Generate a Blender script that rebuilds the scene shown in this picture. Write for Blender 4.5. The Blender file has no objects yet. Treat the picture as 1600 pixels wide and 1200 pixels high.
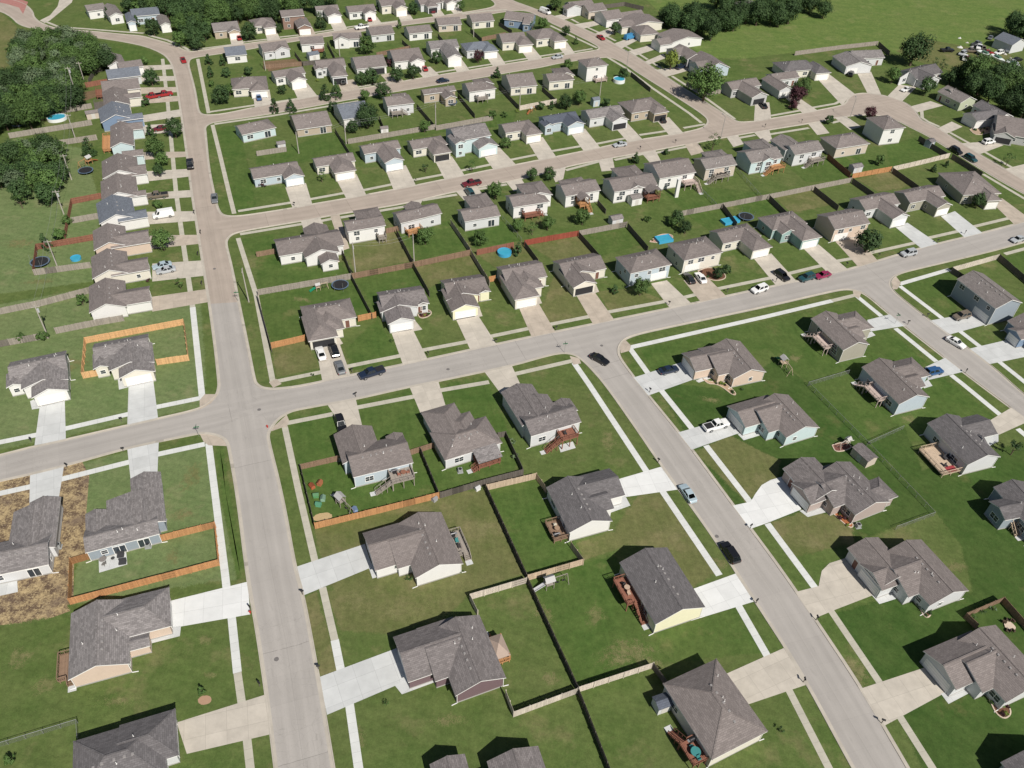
import bpy, math, random
from mathutils import Vector, Matrix
from mathutils.geometry import tessellate_polygon
R = math.radians
rnd = random.Random(7)
SC = bpy.context.scene
COL = SC.collection

# ------------------------------------------------------------------ camera, sky, sun, exposure
FPX, TH, RO, HC = 1281.52, 0.734184, 0.05607, 120.0
_fw = Vector((0, math.cos(TH), -math.sin(TH)))
_r = Vector((1, 0, 0)); _u = _r.cross(_fw)
_r2 = _r * math.cos(RO) + _u * math.sin(RO)
_u2 = -_r * math.sin(RO) + _u * math.cos(RO)
cam = bpy.data.cameras.new('camera'); cam_o = bpy.data.objects.new('camera', cam); COL.objects.link(cam_o)
cam.sensor_width = 36.0; cam.lens = FPX / 1600 * 36.0; cam.clip_start = 0.5; cam.clip_end = 6000
M = Matrix.Identity(4)
for i in range(3):
    M[i][0] = _r2[i]; M[i][1] = _u2[i]; M[i][2] = -_fw[i]
M[2][3] = HC
cam_o.matrix_world = M
SC.camera = cam_o
SUN_AZ, SUN_EL = 147.0, 46.0          # azimuth clockwise from +Y (the camera's heading)
wd = bpy.data.worlds.new('World'); SC.world = wd; wd.use_nodes = True
_nt = wd.node_tree
_bg = _nt.nodes['Background']
_sky = _nt.nodes.new('ShaderNodeTexSky'); _sky.sky_type = 'NISHITA'; _sky.sun_disc = False
_sky.sun_elevation = R(SUN_EL); _sky.sun_rotation = R(SUN_AZ); _sky.air_density = 1.0; _sky.dust_density = 1.0
_nt.links.new(_sky.outputs[0], _bg.inputs[0]); _bg.inputs[1].default_value = 0.05
_sl = bpy.data.lights.new('sun', 'SUN'); _sl.energy = 5.0; _sl.angle = R(0.5); _sl.color = (1.0, 0.95, 0.87)
sun_o = bpy.data.objects.new('sun', _sl); COL.objects.link(sun_o)
_sd = Vector((math.sin(R(SUN_AZ)) * math.cos(R(SUN_EL)), math.cos(R(SUN_AZ)) * math.cos(R(SUN_EL)), math.sin(R(SUN_EL))))
sun_o.rotation_euler = _sd.to_track_quat('Z', 'Y').to_euler(); sun_o.location = (0, 0, 200)
SC.view_settings.view_transform = 'Standard'; SC.view_settings.look = 'None'
SC.view_settings.exposure = 0.06; SC.view_settings.gamma = 1.0; SC.view_settings.use_curve_mapping = False
SC.cycles.max_bounces = 5; SC.cycles.diffuse_bounces = 3; SC.cycles.transparent_max_bounces = 6

def W(p, z=0.0):
    """a point of the photograph -> the point of the place at height z"""
    d = _fw * FPX + _r2 * (p[0] - 800) - _u2 * (p[1] - 600)
    t = (HC - z) / -d.z
    return Vector((d.x * t, d.y * t, z))
def mpp(p):
    return (W((p[0] + 1, p[1])) - W(p)).length

# ------------------------------------------------------------------ objects
def tag(o, label=None, cat=None, group=None, kind=None):
    if label: o['label'] = label
    if cat: o['category'] = cat
    if group: o['group'] = group
    if kind: o['kind'] = kind
    return o
def empty(name, loc, rz=0.0):
    o = bpy.data.objects.new(name, None); COL.objects.link(o)
    o.location = loc; o.rotation_euler = (0, 0, rz); o.empty_display_size = 0.5
    return o
def link(name, mesh, parent=None, loc=(0, 0, 0), rz=0.0, scale=None):
    o = bpy.data.objects.new(name, mesh); COL.objects.link(o)
    o.location = loc; o.rotation_euler = (0, 0, rz)
    if scale: o.scale = scale
    if parent: o.parent = parent
    return o
class MB:
    def __init__(s): s.v = []; s.f = []; s.uv = []; s.m = []
    def face(s, pts, uv=None, m=0):
        n = len(s.v); s.v += [tuple(p) for p in pts]; s.f.append(tuple(range(n, n + len(pts))))
        s.uv.append(uv or [(p[0], p[1]) for p in pts]); s.m.append(m)
    def hexa(s, b, t, m=0):
        """b, t: 4 bottom and 4 top corners, counter-clockwise from above"""
        s.face(t, m=m); s.face(b[::-1], m=m)
        for i in range(4):
            j = (i + 1) % 4
            L = math.dist(b[i][:2], b[j][:2]); H = abs(t[i][2] - b[i][2])
            s.face([b[i], b[j], t[j], t[i]], [(0, 0), (L, 0), (L, H), (0, H)], m)
    def box(s, x0, x1, y0, y1, z0, z1, m=0):
        b = [(x0, y0, z0), (x1, y0, z0), (x1, y1, z0), (x0, y1, z0)]
        s.hexa(b, [(x, y, z1) for x, y, _ in b], m)
    def bar(s, p, q, w, h=None, m=0):
        """a square bar from p to q"""
        p = Vector(p); q = Vector(q); d = (q - p)
        if d.length < 1e-6: return
        d.normalize(); up = Vector((0, 0, 1)) if abs(d.z) < .95 else Vector((1, 0, 0))
        a = d.cross(up).normalized() * (w / 2); b = a.cross(d).normalized() * ((h or w) / 2)
        c = [p - a - b, p + a - b, p + a + b, p - a + b]; e = [x + (q - p) for x in c]
        s.face(c[::-1], m=m); s.face(e, m=m)
        for i in range(4):
            j = (i + 1) % 4; s.face([c[i], c[j], e[j], e[i]], m=m)
    def tube(s, p, q, r0, r1=None, n=8, m=0, cap=True):
        p = Vector(p); q = Vector(q); r1 = r0 if r1 is None else r1
        d = (q - p).normalized(); up = Vector((0, 0, 1)) if abs(d.z) < .95 else Vector((1, 0, 0))
        a = d.cross(up).normalized(); b = a.cross(d)
        c0 = [p + (a * math.cos(2 * math.pi * i / n) + b * math.sin(2 * math.pi * i / n)) * r0 for i in range(n)]
        c1 = [q + (a * math.cos(2 * math.pi * i / n) + b * math.sin(2 * math.pi * i / n)) * r1 for i in range(n)]
        for i in range(n):
            j = (i + 1) % n; s.face([c0[j], c0[i], c1[i], c1[j]], m=m)
        if cap: s.face(c0, m=m); s.face(c1[::-1], m=m)
    def mesh(s, name, mats, smooth=False):
        me = bpy.data.meshes.new(name)
        me.from_pydata(s.v, [], s.f)
        ul = me.uv_layers.new(name='UVMap')
        k = 0
        flat = [c for f in s.uv for t in f for c in t]
        ul.data.foreach_set('uv', flat)
        me.polygons.foreach_set('material_index', s.m)
        if smooth: me.polygons.foreach_set('use_smooth', [True] * len(s.f))
        for m in (mats if isinstance(mats, (list, tuple)) else [mats]): me.materials.append(m)
        me.update()
        return me
    def build(s, name, mats, parent=None, loc=(0, 0, 0), rz=0.0, smooth=False):
        return link(name, s.mesh(name, mats, smooth), parent, loc, rz)

# ------------------------------------------------------------------ materials
class NT:
    def __init__(s, name):
        s.mat = bpy.data.materials.new(name); s.mat.use_nodes = True
        s.t = s.mat.node_tree; s.b = s.t.nodes['Principled BSDF']; s.b.inputs['Specular IOR Level'].default_value = 0.25
    def n(s, typ, **kw):
        x = s.t.nodes.new(typ)
        for k, v in kw.items(): setattr(x, k, v)
        return x
    def l(s, a, b): s.t.links.new(a, b)
    def val(s, x, sock):
        if hasattr(x, 'default_value') or hasattr(x, 'links'): s.l(x, sock)
        else: sock.default_value = x
    def math(s, op, a, b=None, c=None, clamp=False):
        x = s.n('ShaderNodeMath', operation=op, use_clamp=clamp)
        for i, k in enumerate((a, b, c)):
            if k is not None: s.val(k, x.inputs[i])
        return x.outputs[0]
    def noise(s, vec, scale, detail=2.0, rough=0.55):
        x = s.n('ShaderNodeTexNoise'); s.l(vec, x.inputs['Vector'])
        x.inputs['Scale'].default_value = scale; x.inputs['Detail'].default_value = detail; x.inputs['Roughness'].default_value = rough
        return x.outputs['Fac']
    def mix(s, fac, a, b, blend='MIX'):
        x = s.n('ShaderNodeMix', data_type='RGBA', blend_type=blend)
        s.val(fac, x.inputs[0])
        for k, sock in ((a, x.inputs[6]), (b, x.inputs[7])):
            if isinstance(k, tuple): sock.default_value = (*k[:3], 1)
            else: s.l(k, sock)
        return x.outputs[2]
    def ramp(s, fac, lo, hi):
        x = s.n('ShaderNodeMapRange'); s.l(fac, x.inputs[0]); x.inputs[1].default_value = lo; x.inputs[2].default_value = hi
        return x.outputs[0]
    def scalev(s, vec, sx, sy, sz=1.0):
        x = s.n('ShaderNodeMapping'); s.l(vec, x.inputs[0]); x.inputs['Scale'].default_value = (sx, sy, sz); return x.outputs[0]
    def pos(s): return s.n('ShaderNodeNewGeometry').outputs['Position']
    def obj(s): return s.n('ShaderNodeTexCoord').outputs['Object']
    def uv(s): return s.n('ShaderNodeTexCoord').outputs['UV']
    def rand(s): return s.n('ShaderNodeObjectInfo').outputs['Random']
    def sep(s, vec):
        x = s.n('ShaderNodeSeparateXYZ'); s.l(vec, x.inputs[0]); return x.outputs
    def bump(s, h, strength=0.4, dist=0.02):
        x = s.n('ShaderNodeBump'); s.l(h, x.inputs['Height']); x.inputs['Strength'].default_value = strength; x.inputs['Distance'].default_value = dist
        s.l(x.outputs[0], s.b.inputs['Normal'])
    def out(s, col, rough=0.8, metal=0.0):
        if isinstance(col, tuple): s.b.inputs['Base Color'].default_value = (*col[:3], 1)
        else: s.l(col, s.b.inputs['Base Color'])
        s.b.inputs['Roughness'].default_value = rough; s.b.inputs['Metallic'].default_value = metal
        return s.mat
def mul(c, k): return tuple(x * k for x in c)
MATS = {}
def paint(name, c, rough=0.6, metal=0.0, var=0.12, scale=3.0):
    if name in MATS: return MATS[name]
    n = NT(name); f = n.noise(n.obj(), scale, 3)
    MATS[name] = n.out(n.mix(f, mul(c, 1 - var), mul(c, 1 + var)), rough, metal); return MATS[name]
def grass(name, dark, mid, dry, dryness=0.5, stripe=None, fade=True, smp=.05):
    n = NT(name); p = n.pos()
    big = n.noise(p, 0.045, 3); med = n.noise(p, 0.30, 5, .65); fin = n.noise(p, 4.0, 3, .75); pat = n.noise(p, 0.10, 6, .66)
    tuf = n.noise(p, 1.1, 4, .7)
    c = n.mix(n.ramp(med, .33, .67), dark, mid)
    c = n.mix(n.math('MULTIPLY', n.ramp(pat, .45 + .22 * (1 - dryness), .74), .9), c, dry)
    c = n.mix(n.math('MULTIPLY', n.ramp(big, .38, .72), .35 * dryness + .1), c, mul(dry, .85))
    c = n.mix(n.math('MULTIPLY', n.ramp(n.noise(p, 2.3, 4, .7), .60, .78), .55 * dryness + .12), c, mul(dry, 1.15))
    k = n.math('ADD', n.math('MULTIPLY', fin, .72), n.math('ADD', n.math('MULTIPLY', n.ramp(tuf, .25, .75), .46), .46))
    s = n.sep(p)
    if stripe is not None:
        a = n.math('ADD', n.math('MULTIPLY', s[0], math.cos(stripe)), n.math('MULTIPLY', s[1], math.sin(stripe)))
        b = n.math('SUBTRACT', n.math('MULTIPLY', s[1], math.cos(stripe)), n.math('MULTIPLY', s[0], math.sin(stripe)))
        cb = n.n('ShaderNodeCombineXYZ'); n.l(n.math('MULTIPLY', a, 1.1), cb.inputs[0]); n.l(n.math('MULTIPLY', b, .035), cb.inputs[1])
        w = n.math('SINE', n.math('ADD', n.math('MULTIPLY', a, 2 * math.pi / 1.9), n.math('MULTIPLY', n.noise(p, .08, 2), 9)))
        k = n.math('ADD', k, n.math('MULTIPLY', w, .018)); k = n.math('ADD', k, n.math('MULTIPLY', n.math('SUBTRACT', n.noise(cb.outputs[0], 1.0, 3, .6), .5), .30))
    c2 = n.n('ShaderNodeVectorMath', operation='SCALE'); n.l(c, c2.inputs[0]); n.l(k, c2.inputs['Scale'])
    m = n.out(c2.outputs[0], 0.95); n.b.inputs['Specular IOR Level'].default_value = 0.1
    n.bump(n.noise(p, 7, 2), .6, .06)
    if fade:
        u = n.sep(n.uv()); e = n.math('ADD', u[0], n.math('MULTIPLY', n.math('SUBTRACT', n.noise(p, .9, 4, .7), .5), 1.1))
        e = n.math('ADD', e, n.math('MULTIPLY', n.math('SUBTRACT', n.noise(p, 7.0, 2, .8), .5), 1.3))
        n.l(n.math('MAXIMUM', n.math('GREATER_THAN', e, .5), n.math('GREATER_THAN', u[0], .995)), n.b.inputs['Alpha'])
    MATS[name] = m; return m
G_BASE = grass('ground_grass', (.064, .104, .026), (.098, .136, .040), (.180, .165, .078), .5, 1.3, False)
G_GREEN = grass('lawn_green', (.050, .096, .021), (.082, .128, .033), (.150, .152, .060), .4, .25)
G_MID = grass('lawn_mid', (.064, .104, .026), (.098, .136, .040), (.180, .165, .078), .55, 1.3)
G_HAZED = grass('lawn_hazed', (.104, .152, .056), (.142, .184, .076), (.215, .210, .112), .45, 1.35)  # lightened grass: haze and glare over the left side put into its colour
G_OLIVE = grass('lawn_olive', (.088, .112, .034), (.128, .138, .052), (.212, .180, .094), .75, 0.2)
G_DEEP = grass('lawn_deep', (.038, .080, .017), (.060, .102, .026), (.118, .122, .046), .35, .9)
G_FIELD = grass('field_grass', (.084, .138, .034), (.128, .176, .048), (.185, .198, .078), .55, 1.75)
G_STRAW = grass('straw_dirt', (.12, .08, .052), (.33, .235, .12), (.50, .42, .27), 1.0, .3)
G_RED = grass('red_soil', (.15, .095, .06), (.17, .12, .07), (.14, .13, .06), .4)
def _straw():
    n = NT('straw_dirt'); p = n.pos(); a = n.noise(p, .55, 7, .78); b = n.noise(p, 3.2, 5, .8); d = n.noise(p, .16, 4, .6)
    c = n.mix(n.ramp(n.math('ADD', a, n.math('MULTIPLY', n.math('SUBTRACT', b, .5), .5)), .42, .60), (.105, .070, .047), (.42, .32, .175))
    c = n.mix(n.ramp(b, .56, .72), c, (.58, .49, .32)); c = n.mix(n.math('MULTIPLY', n.ramp(d, .55, .70), .75), c, (.145, .105, .082))
    n.bump(b, .8, .08); return n.out(c, .95)
G_STRAW = _straw()
def concrete(name, c, joint=3.0, stain=.2, var=.1):
    n = NT(name); u = n.uv(); p = n.pos(); s = n.sep(u)
    f = n.noise(p, .5, 4, .6); g = n.noise(p, 6, 2)
    k = n.math('ADD', n.math('MULTIPLY', n.ramp(f, .25, .75), stain), n.math('MULTIPLY', g, var))
    k = n.math('SUBTRACT', 1 + stain * .4, k)
    jl = None
    for a in (s[0], s[1]):
        fr = n.math('FRACT', n.math('DIVIDE', n.math('ADD', a, 500 * joint), joint))
        d = n.math('MULTIPLY', n.math('LESS_THAN', fr, .055 / joint), .22)
        jl = d if jl is None else n.math('MAXIMUM', jl, d)
    k = n.math('MULTIPLY', k, n.math('SUBTRACT', 1.0, jl))
    # each slab cast a little lighter or darker
    fl = n.n('ShaderNodeVectorMath', operation='FLOOR'); n.l(n.scalev(u, 1 / joint, 1 / joint), fl.inputs[0])
    wn = n.n('ShaderNodeTexWhiteNoise'); n.l(fl.outputs[0], wn.inputs['Vector'])
    k = n.math('MULTIPLY', k, n.math('ADD', .95, n.math('MULTIPLY', wn.outputs['Value'], .09)))
    c2 = n.n('ShaderNodeVectorMath', operation='SCALE'); c2.inputs[0].default_value = c; n.l(k, c2.inputs['Scale'])
    MATS[name] = n.out(c2.outputs[0], .85); return MATS[name]
C_NEW = concrete('concrete_new', (.555, .565, .56), 3.0, .17, .08)
C_BRIGHT = concrete('concrete_bright', (.69, .695, .685), 3.0, .12, .06)
C_MID = concrete('concrete_mid', (.52, .475, .41), 3.0, .24)
C_OLD = concrete('concrete_old', (.47, .405, .335), 3.0, .3)
C_WALK_NEW = concrete('walk_new', (.64, .65, .63), 1.5, .14)
C_WALK_OLD = concrete('walk_old', (.48, .455, .38), 1.5, .22)
C_KERB = concrete('kerb_stone', (.47, .43, .37), 3.0, .2)
def roadmat(name, c, stain, crackamt):
    n = NT(name); u = n.uv(); p = n.pos(); s = n.sep(u)
    lanes = n.math('MULTIPLY', n.math('SINE', n.math('MULTIPLY', n.math('ABSOLUTE', s[1]), 2 * math.pi / 2.05)), .034)
    streak = n.noise(n.scalev(u, .035, 1.3), 1.0, 4, .65)
    blot = n.noise(p, .18, 5, .62); fine = n.noise(p, 5, 3, .7)
    k = n.math('ADD', lanes, n.math('ADD', n.math('MULTIPLY', n.ramp(streak, .3, .7), .11), n.math('MULTIPLY', n.ramp(blot, .3, .75), stain)))
    k = n.math('SUBTRACT', 1.15, n.math('ADD', k, n.math('MULTIPLY', fine, .16)))
    vor = n.n('ShaderNodeTexVoronoi', feature='DISTANCE_TO_EDGE'); n.l(n.scalev(p, .16, .16, .16), vor.inputs['Vector'])
    wv = n.math('ADD', vor.outputs['Distance'], n.math('MULTIPLY', n.math('SUBTRACT', n.noise(p, 1.5, 3), .5), .03))
    crk = n.math('MULTIPLY', n.math('LESS_THAN', wv, .012), n.ramp(n.noise(p, .05, 2), .50, .58))
    k = n.math('MULTIPLY', k, n.math('SUBTRACT', 1.0, n.math('MULTIPLY', crk, .13)))
    oil = n.math('MULTIPLY', n.ramp(n.noise(n.scalev(u, .35, 1.2), 1.0, 3), .62, .74), .10)
    k = n.math('SUBTRACT', k, oil)
    cell = n.math('FLOOR', n.math('DIVIDE', s[0], 4.6)); wn = n.n('ShaderNodeTexWhiteNoise', noise_dimensions='1D'); n.l(cell, wn.inputs['W'])
    wob = n.math('MULTIPLY', n.math('SUBTRACT', n.noise(p, 1.2, 3), .5), .25)
    fr = n.math('FRACT', n.math('DIVIDE', n.math('ADD', s[0], wob), 4.6))
    jt = n.math('MULTIPLY', n.math('LESS_THAN', fr, .020), n.math('ADD', .05, n.math('MULTIPLY', n.math('GREATER_THAN', wn.outputs['Value'], 1 - crackamt), .30)))
    jc = n.math('MULTIPLY', n.math('LESS_THAN', n.math('ABSOLUTE', s[1]), .05), .12)
    k = n.math('MULTIPLY', k, n.math('SUBTRACT', 1.0, n.math('MAXIMUM', jt, jc)))
    k = n.math('MULTIPLY', k, n.math('ADD', .975, n.math('MULTIPLY', wn.outputs['Value'], .05)))
    c2 = n.n('ShaderNodeVectorMath', operation='SCALE'); c2.inputs[0].default_value = c; n.l(k, c2.inputs['Scale'])
    MATS[name] = n.out(c2.outputs[0], .85); return MATS[name]
ROAD_G = roadmat('road_grey', (.375, .350, .325), .10, .12)
ROAD_T = roadmat('road_tan', (.395, .335, .285), .16, .30)
def shingle(name, c, con=.5):
    n = NT(name); u = n.uv()
    b = n.n('ShaderNodeTexBrick'); n.l(n.scalev(u, 1, 1), b.inputs['Vector']); b.offset = .5
    b.inputs['Scale'].default_value = 1.0; b.inputs['Brick Width'].default_value = .62; b.inputs['Row Height'].default_value = .28
    b.inputs['Mortar Size'].default_value = .018; b.inputs['Bias'].default_value = 0
    b.inputs['Color1'].default_value = (*mul(c, 1 - .42 * con), 1); b.inputs['Color2'].default_value = (*mul(c, 1 + .42 * con), 1); b.inputs['Mortar'].default_value = (*mul(c, .6), 1)
    f = n.noise(n.scalev(u, 1.2, 1.0), 2.9, 4, .7); g = n.noise(u, .25, 3)
    k = n.math('ADD', n.math('MULTIPLY', n.ramp(f, .25, .75), .55 * con), n.math('MULTIPLY', g, .22))
    k = n.math('ADD', k, n.math('ADD', .89 - .27 * con, n.math('MULTIPLY', n.math('SUBTRACT', n.rand(), .5), .14)))
    c2 = n.n('ShaderNodeVectorMath', operation='SCALE'); n.l(b.outputs['Color'], c2.inputs[0]); n.l(k, c2.inputs['Scale'])
    MATS[name] = n.out(c2.outputs[0], .92); n.b.inputs['Specular IOR Level'].default_value = .12
    n.bump(f, .4, .03); return MATS[name]
ROOFS = {'gb': shingle('shingle_weathered', (.182, .164, .162), .48), 'br': shingle('shingle_brown', (.196, .171, .163), .34),
         'tn': shingle('shingle_taupe', (.205, .184, .176), .38), 'dk': shingle('shingle_charcoal', (.142, .133, .136), .42),
         'bl': shingle('shingle_blue_grey', (.150, .166, .195), .3), 'nv': shingle('shingle_slate', (.095, .107, .135), .3),
         'gg': shingle('shingle_grey', (.210, .194, .192), .55)}
def siding(name, c):
    n = NT(name); p = n.pos(); s = n.sep(p)
    fr = n.math('FRACT', n.math('DIVIDE', s[2], .19))
    lap = n.math('MULTIPLY', n.math('LESS_THAN', fr, .12), .14)
    d = n.noise(p, .8, 4, .6); k = n.math('SUBTRACT', n.math('ADD', .93, n.math('MULTIPLY', d, .12)), lap)
    c2 = n.n('ShaderNodeVectorMath', operation='SCALE'); c2.inputs[0].default_value = c; n.l(k, c2.inputs['Scale'])
    MATS[name] = n.out(c2.outputs[0], .6); return MATS[name]
WALLS = {k: siding('siding_' + k, c) for k, c in dict(white=(0.714, 0.705, 0.688), cream=(0.671, 0.636, 0.559), beige=(0.533, 0.464, 0.396), peach=(0.602, 0.482, 0.396), tan=(0.430, 0.361, 0.284),
    yellow=(0.740, 0.714, 0.516), ltblue=(0.447, 0.516, 0.568), blue=(0.189, 0.258, 0.361), grey=(0.430, 0.430, 0.430), ltgrey=(0.585, 0.593, 0.602), mauve=(0.172, 0.116, 0.129), olive=(0.361, 0.344, 0.284),
    taupe=(0.404, 0.335, 0.310), green=(0.447, 0.482, 0.361), teal=(0.292, 0.404, 0.396), brown=(0.258, 0.172, 0.138), slate=(0.284, 0.327, 0.370), skyblue=(0.516, 0.619, 0.636)).items()}
TRIM = paint('trim_white', (.80, .79, .77), .5, var=.04)
FOUND = paint('foundation_grey', (.36, .35, .33), .9)
GDOOR = None
def _gd():
    n = NT('garage_door_white'); s = n.sep(n.uv())
    fr = n.math('FRACT', n.math('DIVIDE', s[1], .55)); fx = n.math('FRACT', n.math('DIVIDE', s[0], .6))
    k = n.math('SUBTRACT', 1.0, n.math('MAXIMUM', n.math('MULTIPLY', n.math('LESS_THAN', fr, .09), .25), n.math('MULTIPLY', n.math('LESS_THAN', fx, .07), .07)))
    c2 = n.n('ShaderNodeVectorMath', operation='SCALE'); c2.inputs[0].default_value = (.80, .79, .77); n.l(k, c2.inputs['Scale']); return n.out(c2.outputs[0], .5)
GDOOR = _gd()
def _glass(name, c, rough=.08):
    n = NT(name); f = n.noise(n.obj(), .7, 2); m = n.out(n.mix(f, mul(c, .6), mul(c, 1.5)), rough); n.b.inputs['Specular IOR Level'].default_value = .6; return m
GLASS = _glass('window_glass', (.035, .045, .055))
CARGLASS = _glass('car_glass', (.02, .026, .03), .06)
GARAGE_SHADE = paint('garage_shade', (.03, .03, .033), .9)  # near-black colour painted for the shade inside an open garage
def wood(name, c, var=.3, pw=.14):
    n = NT(name); u = n.uv(); s = n.sep(u)
    cell = n.math('FLOOR', n.math('DIVIDE', s[0], pw)); wn = n.n('ShaderNodeTexWhiteNoise', noise_dimensions='1D'); n.l(cell, wn.inputs['W'])
    fr = n.math('FRACT', n.math('DIVIDE', s[0], pw)); gap = n.math('MULTIPLY', n.math('LESS_THAN', fr, .11), .45)
    gr = n.noise(n.scalev(n.pos(), 1, 1, .25), 2.2, 4, .65)
    k = n.math('ADD', n.math('MULTIPLY', wn.outputs['Value'], var), n.math('MULTIPLY', n.ramp(gr, .25, .75), var))
    k = n.math('MULTIPLY', n.math('ADD', 1 - var, k), n.math('SUBTRACT', 1.0, gap))
    c2 = n.n('ShaderNodeVectorMath', operation='SCALE'); c2.inputs[0].default_value = c; n.l(k, c2.inputs['Scale'])
    MATS[name] = n.out(c2.outputs[0], .85); return MATS[name]
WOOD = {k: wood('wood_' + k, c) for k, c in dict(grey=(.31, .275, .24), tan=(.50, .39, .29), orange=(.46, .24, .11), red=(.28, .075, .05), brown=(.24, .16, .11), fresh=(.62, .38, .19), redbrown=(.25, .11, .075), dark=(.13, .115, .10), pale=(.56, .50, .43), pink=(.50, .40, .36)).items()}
METAL = paint('galvanised', (.42, .43, .43), .45, .6)
BLACK = paint('black_plastic', (.025, .025, .027), .6)
def sheet(name, pts, mat, z, dirp=None, world=False, label=None):
    P = [Vector((p[0], p[1], 0)) if world else W(p) for p in pts]
    d = (W(dirp[1]) - W(dirp[0])) if dirp else (P[1] - P[0]); d.z = 0; d.normalize(); e = Vector((-d.y, d.x, 0))
    mb = MB()
    for t in tessellate_polygon([P]):
        q = [P[i] for i in t]
        if (q[1] - q[0]).cross(q[2] - q[0]).z < 0: q = q[::-1]
        mb.face([(v.x, v.y, z) for v in q], [(v.dot(d), v.dot(e)) for v in q])
    o = mb.build(name, mat); o['kind'] = 'structure'
    return o
def chaikin(P, it=2):
    for _ in range(it):
        Q = [P[0]]
        for a, b in zip(P, P[1:]):
            Q += [a * .75 + b * .25, a * .25 + b * .75]
        Q.append(P[-1]); P = Q
    return P
def inpoly(p, poly):
    c = False; j = len(poly) - 1
    for i in range(len(poly)):
        a, b = poly[i], poly[j]
        if (a.y > p.y) != (b.y > p.y) and p.x < (b.x - a.x) * (p.y - a.y) / (b.y - a.y + 1e-12) + a.x: c = not c
        j = i
    return c

# ------------------------------------------------------------------ ground
def ground():
    mb = MB()
    X = [-2600, -700, -330, -220, -110, 0, 110, 220, 330, 480, 900, 2800]; Y = [-500, 0, 60, 150, 250, 350, 450, 600, 1000, 3600]
    for i in range(len(X) - 1):
        for j in range(len(Y) - 1):
            mb.face([(X[i], Y[j], 0), (X[i + 1], Y[j], 0), (X[i + 1], Y[j + 1], 0), (X[i], Y[j + 1], 0)])
    o = mb.build('ground', G_BASE); o['kind'] = 'structure'
ground()
def lawn(pts, mat, z, w=1.7):
    P = [W(p) for p in pts]
    if sum(a.x * b.y - b.x * a.y for a, b in zip(P, P[1:] + P[:1])) < 0: P = P[::-1]
    Q = []
    for a, b in zip(P, P[1:] + P[:1]):
        k = max(1, int((b - a).length / 6)); Q += [a + (b - a) * (i / k) for i in range(k)]
    n = len(Q); out = []; inn = []
    for i in range(n):
        d0 = (Q[i] - Q[i - 1]).normalized(); d1 = (Q[(i + 1) % n] - Q[i]).normalized()
        m = Vector((d0.y + d1.y, -d0.x - d1.x, 0)); m = m.normalized() if m.length > .2 else Vector((d1.y, -d1.x, 0))
        out.append(Q[i] + m * w * .5); inn.append(Q[i] - m * w * .5)
    mb = MB()
    for t in tessellate_polygon([inn]):
        q = [inn[i] for i in t]
        if (q[1] - q[0]).cross(q[2] - q[0]).z < 0: q = q[::-1]
        mb.face([(v.x, v.y, z) for v in q], [(1, 1)] * 3)
    for i in range(n):
        j = (i + 1) % n
        mb.face([(v.x, v.y, z) for v in (inn[i], out[i], out[j], inn[j])], [(.98, 1), (0, 1), (0, 1), (.98, 1)])
    o = mb.build('lawn', mat); o['kind'] = 'structure'
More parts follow.
